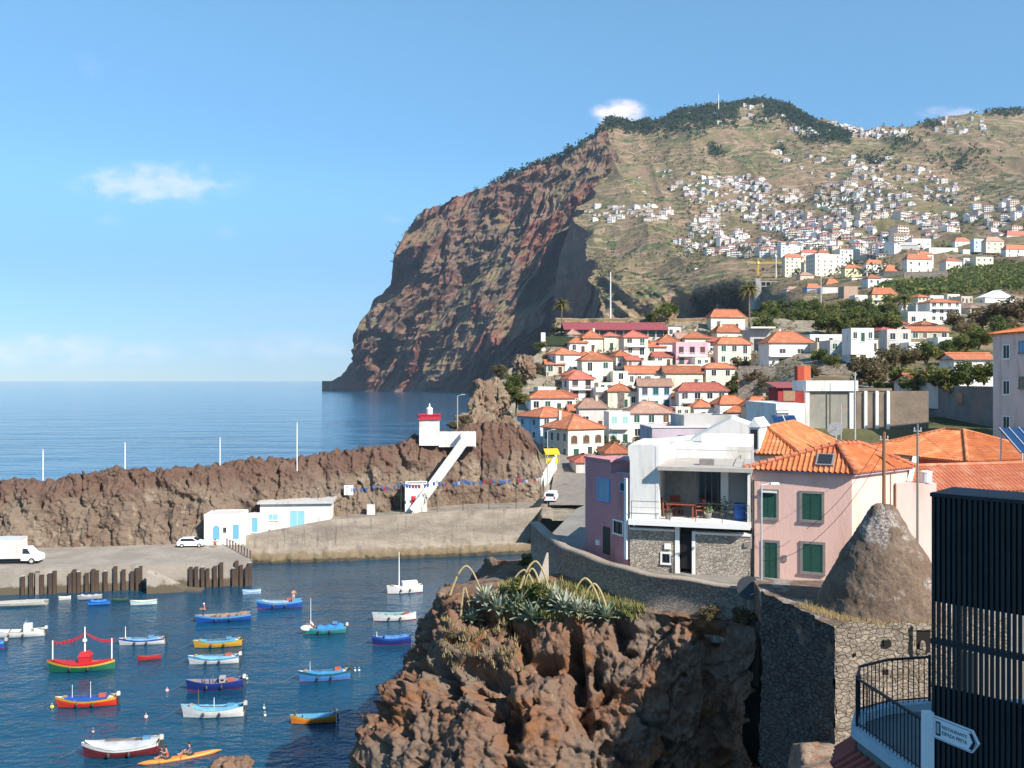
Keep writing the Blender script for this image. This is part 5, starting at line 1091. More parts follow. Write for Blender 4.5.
# ================================================================== THE TOWN: every house in reach of the eye
def town():
    T = 'old town houses on the knoll'; Hh = lambda *a, **k: house(*a, group=k.pop('group', T), **k)
    Hh('large pale yellow corner house with three arched windows above the quay road', 543, 568, 604, 429, 459, 416, 30, CREAM, 'orange', floors=2, cols=3, wins=[], over=.5)
    e, w, d, h = HOUSES[-1], HOUSES[-1][2], HOUSES[-1][3], HOUSES[-1][4]; e = [o for o in COL.objects if o.get('label') == HOUSES[-1][0]][0]
    for i in range(3): put('window', window_mesh(1.5, 1.7, FRAMES['grey'], FRAMES['brown'], True), e, -w / 2 + w * (i + .5) / 3, 0, h * .52)
    for x, m, ww in ((-.28, 'green', 1.4), (.1, 'dark', 1.2), (.36, 'green', 1.2)): put('door' if x < -.2 else 'window', window_mesh(ww, 2.0, FRAMES['white'], FRAMES[m], cross=False), e, x * w, 0, .15 if x < -.2 else .5)
    for j in range(2):
        for i in range(4): put('window', window_mesh(1.0, 1.7, FRAMES['white'], FRAMES['dark']), e, -w / 2, d * (i + .5) / 4, .5 + j * h * .5, -math.pi / 2)
    Hh('shaded pale blue house under orange roof left of the yellow corner house', 517, 540, 577, 417, 442, 408, 34, PALEBLUE, 'orange', floors=2, cols=3, chimney=False)
    Hh('white villa with flat upper box at the left edge of the old town', 526, 531, 575, 398, 412, 391, 12, WHITE, 'orange', floors=1, cols=4)
    Hh('small white flat roofed box house behind the white villa', 536, 538, 556, 388, 398, None, 10, WHITE, 'white', 'flat', 1, 1, 6, parapet=.3)
    Hh('white house with dull red pyramid roof and maroon balcony', 562, 569, 594, 379, 400, 371, 16, WHITE, 'red', floors=2, cols=2, frame='maroon', balcony=True)
    Hh('white two storey house highest on the left slope below the garden wall', 547, 556, 581, 354, 374, 348, 20, WHITE, 'orange', floors=2, cols=2)
    Hh('cream house with two dark shuttered windows under a broad orange roof', 580, 582, 613, 360, 384, 351, 6, CREAM, 'orange', floors=2, cols=2)
    Hh('cream house with one small window right under the long maroon roof', 581, 583, 603, 338, 352, 330, 8, CREAM, 'orange', floors=1, cols=1)
    Hh('narrow cream block with dark door between two tiled roofs', 602, 604, 619, 336, 350, 332, 5, CREAM, 'red', floors=1, cols=1)
    Hh('tall cream house of three storeys with balconies below the long maroon roof', 622, 624, 648, 337, 365, 330, 5, CREAM, 'red', floors=3, cols=2, balcony=True)
    Hh('white cottage with grey window beside a leafy garden', 657, 659, 681, 343, 359, 334, 6, WHITE, 'orange', floors=1, cols=2)
    Hh('white pergola like pavilion on the upper terrace right of the long roof', 667, 668, 681, 328, 337, None, 3, WHITE, 'white', 'flat', 1, 2, 5, parapet=.3)
    Hh('cream house with flat parapet and two windows behind the pink house', 683, 685, 711, 338, 353, 331, 6, CREAM, 'orange', floors=1, cols=2)
    Hh('pink house with wide balcony opening and railed roof terrace', 673, 676, 708, 345, 367, None, 6, PINK, 'red', 'flat', 2, 3, 7, frame='maroon', balcony=True, parapet=.9)
    Hh('topmost orange roofed cream house at the crown of the old town', 708, 711, 745, 317, 330, 309, 8, CREAM, 'orange', floors=1, cols=2)
    Hh('cream house with an arched dark window under a pointed orange roof', 712, 717, 742, 332, 345, 324, 14, CREAM, 'orange', floors=1, cols=2, arch=True)
    Hh('wide cream house with a tall green door and small low windows', 714, 718, 751, 344, 365, 337, 8, CREAM, 'orange', floors=2, cols=3)
    Hh('long white house with a row of small square windows', 626, 628, 665, 373, 386, 366, 4, WHITE, 'orange', 'gable', floors=1, cols=5)
    Hh('long pale yellow house with three brown shuttered windows', 664, 666, 703, 373, 391, 366, 4, CREAM, 'orange', 'gable', floors=1, cols=3, frame='grey')
    Hh('square pale yellow house with four windows and a garden to its right', 703, 706, 735, 368, 390, 363, 8, CREAM, 'orange', floors=2, cols=2)
    Hh('pale yellow house with double door and brown tiled roof mid slope', 606, 608, 637, 391, 408, 384, 5, CREAM, 'orange', floors=1, cols=4)
    Hh('white house with three wide blue grey framed windows and a low pediment', 636, 639, 672, 386, 410, 379, 5, WHITE, 'brown', 'gable', floors=2, cols=3, frame='blue')
    Hh('white house with open balcony and teal shutters under a dull orange roof', 675, 679, 728, 391, 414, 383, 6, WHITE, 'red', floors=2, cols=4, balcony=True)
    Hh('greyish house with wide faded brown roof left of the teal glazed block', 576, 579, 607, 408, 430, 399, 6, DULL, 'brown', floors=1, cols=2)
    Hh('white block of two storeys with pale teal glazed balconies', 607, 609, 630, 413, 444, None, 4, WHITE, 'white', 'flat', 2, 2, 7, pane=FRAMES['teal'], balcony=True, parapet=.3)
    Hh('white house with green shutters under a faded brown hip roof', 628, 630, 673, 413, 440, 402, 5, WHITE, 'brown', floors=2, cols=3)
    Hh('little white house with a red awning beside the balcony house', 692, 694, 714, 407, 421, 400, 5, WHITE, 'orange', floors=1, cols=1)
    Hh('small white house with tan side wall and bright orange roof', 712, 720, 747, 404, 424, 396, 20, WHITE, 'orange', floors=1, cols=1)
    Hh('beige house with two brown windows beside the solar heater', 744, 747, 780, 406, 432, 397, 6, BEIGE, 'orange', floors=2, cols=2, frame='brown')
    Hh('low orange roofed shed by the quay road behind the maroon townhouse', 604, 606, 630, 453, 466, 444, 6, DULL, 'orange', floors=1, cols=1)
    Hh('little orange roofed annexe between the white walls of the town', 660, 662, 688, 432, 446, 424, 8, DULL, 'orange', floors=1, cols=1)
    Hh('tiny orange roofed lean-to at the foot of the town stairs', 574, 576, 600, 462, 476, 456, 6, DULL, 'red', floors=1, cols=1)
    Hh('narrow white house wedged under the pink balcony house', 640, 642, 664, 362, 374, None, 4, WHITE, 'white', 'flat', 1, 1, 6, parapet=.4)
    Hh('plain cream house with flat roof between the two long tiled houses', 612, 613, 628, 372, 388, None, 5, CREAM, 'white', 'flat', 2, 1, 6, parapet=.3)
    Hh('stepped white house with tiled canopy right of the maroon balcony house', 594, 596, 608, 388, 404, None, 6, WHITE, 'red', 'flat', 2, 1, 6, parapet=.2)
    Hh('orange roofed house half hidden behind the beige house', 726, 728, 752, 412, 426, 405, 6, DULL, 'orange', floors=1, cols=1)
    # the long restaurant with its maroon sheet roof, and the retaining wall below
    e, w, d, h = house('long low glass fronted building with a maroon sheet roof on the knoll top', 566, 567, 664, 329.5, 338, 322, 3, DULL, 'maroon', 'gable', 1, 0, 9, 291, door=False, chimney=False, name='restaurant', cat='restaurant', over=1.2)
    q = MB()
    for i in range(12): x = -w / 2 + w * (i + .08) / 12; q.box(x, x + w / 12 * .84, -.05, .01, .4, h - .3)
    q.build('window_band', GLASS, e)
    e, w, d, h = house('grey terrace wall of the knoll top gardens with a white pillar', 540, 541, 590, 337, 349, None, 3, VILSTONE, 'grey', 'flat', 1, 0, 3, 284, door=False, name='garden_wall', cat='wall', parapet=.2)
    q = MB(); q.box(-w / 2, -w / 2 + 1.4, -.3, 1.0, -2, h + 1.4); q.build('pillar', WHITE, e)
    q = MB(); q.box(-w / 2 + 1.6, w / 2 - 1, -.5, .9, h - 2.6, h + .2); q.build('hedge', mat('clipped_hedge', (.03, .045, .025), (.05, .065, .03), 3, .9, .2, 6), e)
    # ------------------------------------------------ white villa and the band of houses to its right
    S = 'houses on the lower slope right of the knoll'
    e, w, d, h = house('large white villa with a bright orange hip roof and open ground floor', 767, 769, 814, 342.5, 368, 331, 5, WHITE, 'orange', floors=2, cols=2, wins=[], group=S, tilemat=None)
    for x in (-.2, .2): put('window', window_mesh(1.7, 1.2, FRAMES['white'], FRAMES['dark']), e, x * w, 0, h * .58)
    for x in (-.18, .2): put('window', window_mesh(2.6, 2.4, FRAMES['white'], GLASS), e, x * w, 0, .2)
    q = MB(); q.box(-w / 2 - .1, w / 2 + .1, -1.1, -.13, h * .44, h * .47); q.build('balcony', FRAMES['white'], e)
    Hs = lambda *a, **k: house(*a, group=k.pop('group', S), **k)
    Hs('long flat white roofed terrace building right of the white villa', 808, 810, 851, 336, 345, None, 3, WHITE, 'white', 'flat', 1, 3, 8)
    Hs('white house with green window and roof box above the trees', 846, 849, 878, 342, 364, None, 4, WHITE, 'white', 'flat', 2, 3, 8, frame='green')
    Hs('small glazed white roof box on the house with green window', 850, 851, 874, 330, 342, None, 4, WHITE, 'white', 'flat', 1, 3, 5, Y=215)
    Hs('white wall house half hidden by garden trees', 828, 830, 849, 342, 362, None, 3, DULL, 'white', 'flat', 2, 2, 7)
    Hs('low awning covered terrace house behind the garden trees', 816, 817, 839, 344, 354, None, 3, BEIGE, 'red', 'flat', 1, 2, 6)
    Hs('pinkish white house with dark upper windows beside the bushes', 884, 887, 911, 331, 355, None, 6, DULL, 'white', 'flat', 2, 2, 7)
    Hs('tiny white cube house with one window right of the pinkish house', 908, 909, 921, 344, 357, None, 5, WHITE, 'white', 'flat', 1, 1, 5)
    Hs('white cube house with two tall windows among the shrubs', 936, 938, 953, 339, 352, None, 4, WHITE, 'white', 'flat', 1, 2, 6, frame='blue')
    Hs('long house with a straight orange roof edge under the palm', 909, 911, 949, 331, 341, 326, 4, BEIGE, 'orange', 'gable', 1, 4, 7)
    Hs('low cream house with two square windows below the balconied house', 906, 908, 930, 313, 325, None, 4, CREAM, 'white', 'flat', 1, 2, 7)
    Hs('tall white house with full width balconies and a small orange roof', 928, 930, 961, 302, 322, 298, 5, WHITE, 'orange', floors=3, cols=4, balcony=True)
    Hs('small dull white house beside the balconied house', 914, 916, 930, 304, 314, None, 4, DULL, 'grey', 'flat', 1, 2, 6)
    Hs('white house with long orange roof standing behind the hanging shrubs', 950, 954, 995, 359, 377, 353, 8, WHITE, 'orange', 'gable', 1, 4, 7, Y=150)
    Hs('low orange roofed outbuilding left of the white long roofed house', 936, 938, 960, 379, 388, 371, 6, DULL, 'orange', 'gable', 1, 0, 6, Y=130, door=False)
    Hs('low orange roof half buried in the bushes above the grey wall', 913, 915, 936, 381, 388, 374, 6, DULL, 'orange', 'gable', 1, 0, 6, Y=135, door=False)
    Hs('white barn like building with low pitched gable and a blue side', 979, 985, 1017, 297, 306, 289, 18, WHITE, 'white', 'gable_y', 1, 1, 12)
    Hs('pale yellow house with orange roof and red brown awning above the trees', 868, 872, 897, 294, 306, 287, 8, YELLOW, 'orange', floors=2, cols=3, balcony=True)
    Hs('low white row house left of the pale yellow house', 853, 855, 871, 296, 304, None, 4, WHITE, 'grey', 'flat', 1, 3, 7)
    M = 'houses on the middle slope above the trees'; Hm = lambda *a, **k: house(*a, group=k.pop('group', M), **k)
    Hm('tall cream apartment block with blank front in the middle of the slope', 806, 815, 841, 254, 276, None, 16, CREAM, 'white', 'flat', 5, 4, 12, door=False)
    Hm('white apartment wing stepping up behind the cream block', 838, 840, 853, 250, 264, None, 6, WHITE, 'white', 'flat', 4, 3, 12, door=False)
    Hm('pale apartment block with an orange roof left of the cream block', 783, 785, 804, 257, 275, 253, 8, CREAM, 'orange', floors=5, cols=4)
    Hm('white apartment block behind the orange roofed block', 779, 781, 803, 246, 258, None, 6, WHITE, 'white', 'flat', 4, 4, 12, door=False)
    Hm('mustard yellow house with a row of arches', 843, 845, 862, 268, 274, 264, 4, YELLOW, 'orange', floors=1, cols=4, arch=True)
    Hm('long white bungalow with an orange roof above the mustard house', 864, 866, 886, 264, 269, 259, 4, WHITE, 'orange', floors=1, cols=4)
    Hm('pointed orange roofed pavilion house on its stone wall', 883, 885, 901, 271, 277, 264, 5, BEIGE, 'orange', floors=1, cols=3)
    Hm('plain white two storey house with a flat brown roof', 850, 852, 868, 279, 288, None, 6, WHITE, 'brown', 'flat', 2, 3, 8)
    Hm('white house with four dark windows and low orange roof', 866, 868, 881, 278, 291, 273, 6, WHITE, 'orange', floors=2, cols=2)
    Hm('house with stacked orange roofs above the plain wall', 824, 826, 842, 285, 294, 278, 5, BEIGE, 'orange', floors=1, cols=2)
    Hm('blue walled house with an orange roof at the left of the tree band', 803, 807, 822, 288, 300, 283, 14, BLUEW, 'orange', floors=2, cols=2)
    Hm('flat grey building with plain wall right of the blue house', 820, 822, 842, 288, 300, None, 4, DULL, 'grey', 'flat', 1, 2, 8, door=False)
    Hm('bare tan party wall building in the tree band', 842, 844, 858, 287, 301, None, 4, TAN, 'brown', 'flat', 1, 0, 8, door=False)
    Hm('large white house with orange red roof on a long stone terrace', 902, 907, 932, 259, 273, 253, 12, WHITE, 'orange', floors=2, cols=3)
    Hm('flat white house on the slope above the grey warehouse', 911, 912, 931, 239, 247, None, 4, WHITE, 'white', 'flat', 1, 3, 9)
    Hm('long grey warehouse with sloping roof on the right slope', 887, 889, 918, 245, 254, 241, 4, GREYW, 'grey', 'gable', 1, 0, 14, door=False, name='warehouse', cat='warehouse')
    Hm('cream house with arcaded front at the head of the banana field', 927, 929, 958, 248, 257, None, 4, CREAM, 'grey', 'flat', 1, 5, 9, arch=True)
    Hm('little cream tower house right of the arcaded house', 962, 963, 970, 250, 258, None, 4, CREAM, 'white', 'flat', 2, 1, 7)
    Hm('wide orange roofed white house above the arcaded house', 953, 955, 971, 241, 247, 237, 4, WHITE, 'orange', floors=1, cols=3)
    Hm('bluish white block at the left end of the upper right row', 970, 974, 985, 239, 249, None, 14, PALEBLUE, 'white', 'flat', 2, 2, 9)
    Hm('cream house with brown roof in the upper right row', 984, 986, 1004, 241, 250, 236, 6, CREAM, 'brown', floors=2, cols=3)
    Hm('white house of three storeys at the right edge beside the banana field', 1001, 1006, 1030, 249, 261, 244, 12, WHITE, 'orange', floors=3, cols=3)
    Hm('white house higher up at the right edge with red roof', 1003, 1007, 1032, 235, 245, 230, 10, WHITE, 'red', floors=2, cols=3)
    Hm('low white hall with a flat roof above the unfinished building', 735, 737, 758, 268, 274, None, 4, WHITE, 'white', 'flat', 1, 0, 10, door=False)
    Hm('long white wall like building on the green ledge', 694, 695, 716, 268.5, 272, None, 3, WHITE, 'white', 'flat', 1, 0, 8, door=False)
    Hm('white house partly hidden behind the tall palm', 716, 718, 733, 296, 308, None, 6, WHITE, 'grey', 'flat', 2, 2, 8)
    e, w, d, h = house('white open sided terrace shelter right of the tall palm', 748, 750, 770, 330, 352, None, 4, GREYW, 'white', 'flat', 1, 0, 7, Y=275, door=False, parapet=.2, name='terrace_shelter', cat='shelter')
    q = MB(); q.box(-w / 2 - .5, w / 2 + .8, -2.5, 3, h + .4, h + .9); q.build('canopy', WHITE, e); q = MB(); q.box(-w * .3, w * .4, -.05, .05, .4, h * .6); q.build('opening', GLASS, e)
    # unfinished concrete building and the yellow crane
    Y = G(768, 292); k = Y / F; c = P(768, 296, Y); e = empty('concrete_shell', c, R(8), 'unfinished grey concrete building with open floors below the crane', 'building'); cm = mat('raw_concrete', (.34, .32, .30), (.27, .25, .235), .4, .9)
    for i in range(4): q = MB(); x0 = -13 * k if i > 0 else -14 * k; x1 = 15 * k - 2 * (i == 3); q.box(x0, x1, 0, 10, i * 4.2 - (12 if i == 0 else 0), i * 4.2 + .8); q.build('floor_slab', cm, e)
    for i in range(3):
        q = MB()
        for x in np.linspace(-12.5 * k, 13.5 * k, 6): q.box(x - .4, x + .4, .1, .9, i * 4.2 + .802, i * 4.2 + 4.198)
        q.box(-12 * k, 12 * k, 6, 6.3, i * 4.2 + .802, i * 4.2 + 4.198); q.build('columns', cm, e)
    q = MB(); q.box(-13 * k, -8 * k, -.3, .09, -6, 16); q.build('stair_tower', cm, e)
    yl = mat('crane_yellow', (.72, .46, .04), (.6, .38, .03), 2, .6); YC = G(758, 280) * 1.02; c = P(758, 282, YC); e = empty('tower_crane', c, 0, 'yellow tower crane over the unfinished concrete building', 'crane'); k = YC / F; top = 21 * k
    def truss(a, b, wdt, name, n):
        q = MB(); a, b = Vector(a), Vector(b); d = (b - a); up = Vector((0, 1, 0)) if abs(d.normalized().z) > .5 else Vector((0, 0, 1)); s = d.normalized().cross(up) * wdt / 2; u = up * wdt / 2; cs = [s + u, s - u, -s - u, -s + u]
        for o in cs: q.bar(a + o, b + o, .34, .34)
        for i in range(n):
            p0, p1 = a.lerp(b, i / n), a.lerp(b, (i + 1) / n)
            for j in range(4): q.bar(p0 + cs[j], p1 + cs[(j + 1) % 4], .2, .2)
        q.build(name, yl, e)
    truss((0, 0, -3), (0, 0, top), 1.5, 'mast', 8); truss((-11 * k, 0, top - 2), (28 * k, 0, top - 2), 1.2, 'jib', 16); q = MB(); q.box(-11 * k, -8 * k, -.8, .8, top - 4.5, top - 2.2); q.build('counterweight', FRAMES['grey'], e); q = MB(); q.box(-.9, .9, -2.0, -.8, top - 3.2, top - 1); q.build('cab', FRAMES['white'], e)
    q = MB(); q.bar((0, 0, top), (0, 0, top + 2.5), .5, .5); q.bar((0, 0, top + 2.4), (-10 * k, 0, top - 1.4), .12, .12); q.bar((0, 0, top + 2.4), (18 * k, 0, top - 1.4), .12, .12); q.build('head', yl, e)
    for (px, t, b, Y, r, lb) in ((776, 257, 282, G(776, 282), .6, 'thick white mast beside the yellow crane'), (610.5, 272, 322, 312, .28, 'tall white mast rising behind the long maroon roof'), (718.5, 94, 107, 2100, 1.3, 'thin radio mast on the wooded summit'), (821, 275, 300, 420, .18, 'thin green lamp mast in the tree band')):
        a, z = P(px, b, Y), P(px, t, Y).z; o = empty('mast', (a.x, Y, a.z), 0, lb, 'mast'); q = MB(); q.tube([(0, 0, -4), (0, 0, z - a.z)], [r, r * .7], 8); q.build('pole', WHITE, o)
    # stone terraces and steps between the houses
    for (x0, x1, t, b, Y, lb) in ((596, 624, 392, 408, 236, 'sloping grey stair wall climbing between the old houses'), (738, 776, 366, 398, 232, 'dark rock retaining wall below the white villa'), (811, 862, 364, 382, 205, 'long pale retaining wall below the garden trees'), (884, 905, 272, 281, G(890, 281), 'stone terrace wall below the pointed pavilion house'), (904, 948, 272, 280, G(926, 280), 'long tan terrace wall below the large white house'), (590, 636, 408, 416, 226, 'low grey garden wall in the middle of the old town'), (960, 1024, 303, 312, G(990, 312), 'curving pale road wall under the white barn')):
        a, c = P(x0, b, Y), P(x1, b, Y * .99); f = Face((a.x, a.y), (c.x, c.y)); q = MB(); q.T = f.M(); zt = P(x0, t, Y).z; q.box(0, f.len, 0, 1.5, a.z - 4, zt); tag(q.build('retaining_wall', VILSTONE), lb, 'wall', 'stone retaining walls on the slope')
town()
def filler():
    # the small plain houses squeezed in between
    rng = random.Random(17); boxes = []; n = 0
    for o in [q for q in COL.objects if q.get('category') in ('house', 'restaurant') and 150 < q.location.y < 330]:
        p = o.location; boxes.append((512 + F * p.x / p.y, HZ + F * (H - p.z) / p.y))
    R2 = [q for q in COL.objects if q.get('category') == 'house' and 190 < q.location.y < 1000]; bx = [(512 + F * q.location.x / q.location.y, HZ + F * (H - q.location.z) / q.location.y) for q in R2]; k = 0
    while k < 24:
        px, py = rng.uniform(790, 985), rng.uniform(262, 352)
        if 760 < px < 900 and 298 < py < 336 or py > 335 and px > 945 or (px > 890 and 272 < py < 300) or min((px - a) ** 2 * .4 + (py - b) ** 2 for a, b in bx) < 70: continue
        w, h = rng.uniform(10, 19), rng.uniform(6, 11); fl = rng.random() < .5; wl = rng.choice([('white', WHITE), ('cream', CREAM), ('grey', DULL), ('beige', BEIGE)]); bx.append((px, py)); k += 1; lb = 'small %s %s house among the gardens of the middle slope' % (wl[0], 'flat roofed' if fl else 'tile roofed')
        house(lb, px - w / 2 - 2, px - w / 2, px + w / 2, py - h, py, None if fl else py - h - 3.5, rng.uniform(3, 14), wl[1], 'white' if fl else rng.choice(['orange', 'red', 'brown']), 'flat' if fl else 'hip', 2 if h > 8 else 1, 3, 8, group=lb + 's', chimney=False, parapet=.4)
    while n < 34:
        px, py = rng.uniform(548, 762), rng.uniform(344, 446)
        if px < interp(py, [(344, 560), (372, 552), (400, 545), (446, 612)]) or px > interp(py, [(344, 755), (385, 735), (400, 770), (446, 690)]): continue
        if min((px - a) ** 2 * .5 + (py - b) ** 2 for a, b in boxes) < 60: continue
        w = rng.uniform(11, 20); h = rng.uniform(9, 14); fl = rng.random() < .35; wl = rng.choice([('white', WHITE), ('cream', CREAM), ('cream', CREAM), ('grey', DULL), ('beige', BEIGE)]); rf = rng.choice(['orange', 'orange', 'red', 'brown']); boxes.append((px, py)); n += 1
        lb = 'small %s %s house squeezed between larger old town houses' % (wl[0], 'flat roofed' if fl else rf + ' roofed')
        house(lb, px - w / 2 - 2, px - w / 2, px + w / 2, py - h, py, None if fl else py - h - rng.uniform(4, 6), rng.uniform(3, 14), wl[1], 'white' if fl else rf, 'flat' if fl else rng.choice(['hip', 'gable']), 2 if h > 11 else 1, 2, rng.uniform(5, 8), group=lb + 's', chimney=False, parapet=.4)
filler()

# ------------------------------------------------ the houses of the far hillside: copies of a few small models
def far_houses():
    rng = np.random.default_rng(11); models = []
    wl = [mat('far_white_wall', (.76, .74, .70)), mat('far_cream_wall', (.68, .61, .50)), mat('far_grey_wall', (.48, .45, .42)), mat('far_rose_wall', (.55, .40, .34))]
    dark = mat('far_window', (.06, .06, .065), rough=.4)
    def model(w, d, fl, roof, wm, wing):
        b = MB(); h = fl * 3.0; b.box(-w / 2, w / 2, 0, d, -5, h, 0)
        if wing: b.box(w / 2 + .002, w / 2 + w * .45, 1, d * .8, -5, h * .6, 0); b.box(w / 2 + .1, w / 2 + w * .43, 1.1, d * .78, h * .6 + .002, h * .6 + .15, 1)
        n = max(2, int(w / 3))
        for f in range(fl):
            for i in range(n): x = -w / 2 + w * (i + .5) / n; q = rng.uniform(.5, .9); b.box(x - q, x + q, -.06, .01, f * 3 + .8, f * 3 + 2.3, 2)
            if rng.random() < .5: b.box(-w / 2 - .1, w / 2 + .1, -.9, -.07, f * 3 + 2.7, f * 3 + 2.9, 0)
        if roof == 'hip':
            for p in roof_polys(w, d, h + .002, 1.9, .5, 'hip')[0]: b.add(list(p), [tuple(range(len(p)))], 1)
        elif roof == 'gable':
            for p in roof_polys(w, d, h + .002, 1.8, .4, 'gable')[0]: b.add(list(p), [tuple(range(len(p)))], 1)
            b.add([(-w / 2, 0, h), (-w / 2, d, h), (-w / 2, d / 2, h + 1.7)], [(0, 2, 1)], 0); b.add([(w / 2, 0, h), (w / 2, d, h), (w / 2, d / 2, h + 1.7)], [(0, 1, 2)], 0)
        else: b.box(-w / 2 - .1, w / 2 + .1, -.1, d + .1, h + .002, h + .4, 0); b.box(-w * .2, w * .2, d * .4, d * .8, h + .402, h + 2.2, 0); b.box(-w / 2 + .3, w / 2 - .3, .3, d * .38, h + .402, h + .43, 1)
        me = bpy.data.meshes.new('far_house'); me.from_pydata(b.v, [], b.f); me.polygons.foreach_set('material_index', b.m)
        for q in (wm, ROOFS['white'] if roof == 'flat' else ROOFS[rng.choice(['orange', 'orange', 'red', 'brown'])], dark): me.materials.append(q)
        me.update(); return me, roof
    for i in range(16): models.append(model(rng.uniform(8, 15), rng.uniform(8, 12), int(rng.choice([1, 2, 2, 3])), ['flat', 'hip', 'hip', 'gable'][i % 4], wl[[0, 1, 2, 0, 3, 0, 1, 2][(i + i // 4) % 8]], i % 3 == 0))
    # (name of place, centre, half size, slant, how many)
    zones = [('in the dense middle of the hillside village', 765, 228, 75, 24, .05, 260), ('in the upper middle of the hillside village', 745, 198, 62, 20, .1, 150), ('in the left wing of the hillside village by the cliff', 628, 214, 48, 9, -.02, 40), ('in the right wing of the hillside village', 868, 212, 52, 34, .15, 150),
             ('on the lower edge of the hillside village', 735, 248, 60, 10, .05, 50), ('in the lower right of the hillside village', 850, 246, 50, 14, .05, 50), ('scattered on the slope below the ridge', 900, 180, 60, 20, .2, 50), ('strung along the skyline ridge', 850, 131, 62, 7, 0, 90), ('around the wooded summit', 740, 116, 60, 12, 0, 26), ('on the distant right skyline', 965, 128, 50, 8, 0, 16),
             ('on the right spur above the banana field', 985, 215, 45, 22, .1, 34), ('on the bare slope left of the summit', 665, 182, 40, 14, -.1, 10), ('on the bare slope right of the summit', 820, 165, 50, 22, .3, 14), ('in the hollow at the right of the village', 930, 228, 36, 14, 0, 44)]
    out = []
    for (place, cx, cy, hx, hy, sl, n) in zones:
        tries = 0; got = 0
        while got < n and tries < n * 12:
            tries += 1; a, b = rng.uniform(-1, 1, 2)
            if a * a + b * b > 1: continue
            px = cx + a * hx; py = cy + b * hy + sl * a * hx
            if fbm(np.array([px / 28]), py / 14, 1.5, 2)[0] < -.35: continue
            p, dist = hill_at(px, py)
            if dist > 6 or p.y < 520: continue
            if any(abs(p.x - q[0].x) + abs(p.y - q[0].y) * .4 < 8.5 for q in out): continue
            out.append((p, place, int(rng.integers(0, len(models))))); got += 1
    out.sort(key=lambda q: q[0].y)
    near, rest = out[:160], out[160:]
    for (p, place, i) in near:
        me, rf = models[i]; col = ('white', 'cream', 'grey', 'rose')[wl.index(me.materials[0])]
        o = bpy.data.objects.new('far_house', me); COL.objects.link(o); o.location = p + Vector((0, 0, .3)); o.rotation_euler = (0, 0, R(float(rng.uniform(-25, 40)))); k = float(rng.uniform(.72, 1.25)); o.scale = (k, k, k)
        kind = {'flat': 'flat roofed', 'hip': 'tile roofed', 'gable': 'gabled'}[rf]
        tag(o, 'tiny %s %s house %s' % (kind, col, place), 'house', '%s %s houses %s' % (kind, col, place))
    V = []; Fc = []; M = []; mats = []
    for (p, place, i) in rest:
        me, rf = models[i]; T = Matrix.Translation(p) @ Matrix.Rotation(R(float(rng.uniform(-25, 40))), 4, 'Z'); o = len(V); V += [tuple(T @ v.co) for v in me.vertices]; Fc += [tuple(o + j for j in q.vertices) for q in me.polygons]
        for q in me.materials:
            if q not in mats: mats.append(q)
        M += [mats.index(me.materials[q.material_index]) for q in me.polygons]
    me = bpy.data.meshes.new('distant_houses'); me.from_pydata(V, [], Fc); [me.materials.append(q) for q in mats]; me.polygons.foreach_set('material_index', M); me.update()
    tag(link('distant_houses', me), 'tiny white houses dotted along the far ridge and upper slopes', 'houses', None, 'stuff')
    print('far houses', len(near), len(rest), 'houses', len(HOUSES))
far_houses()
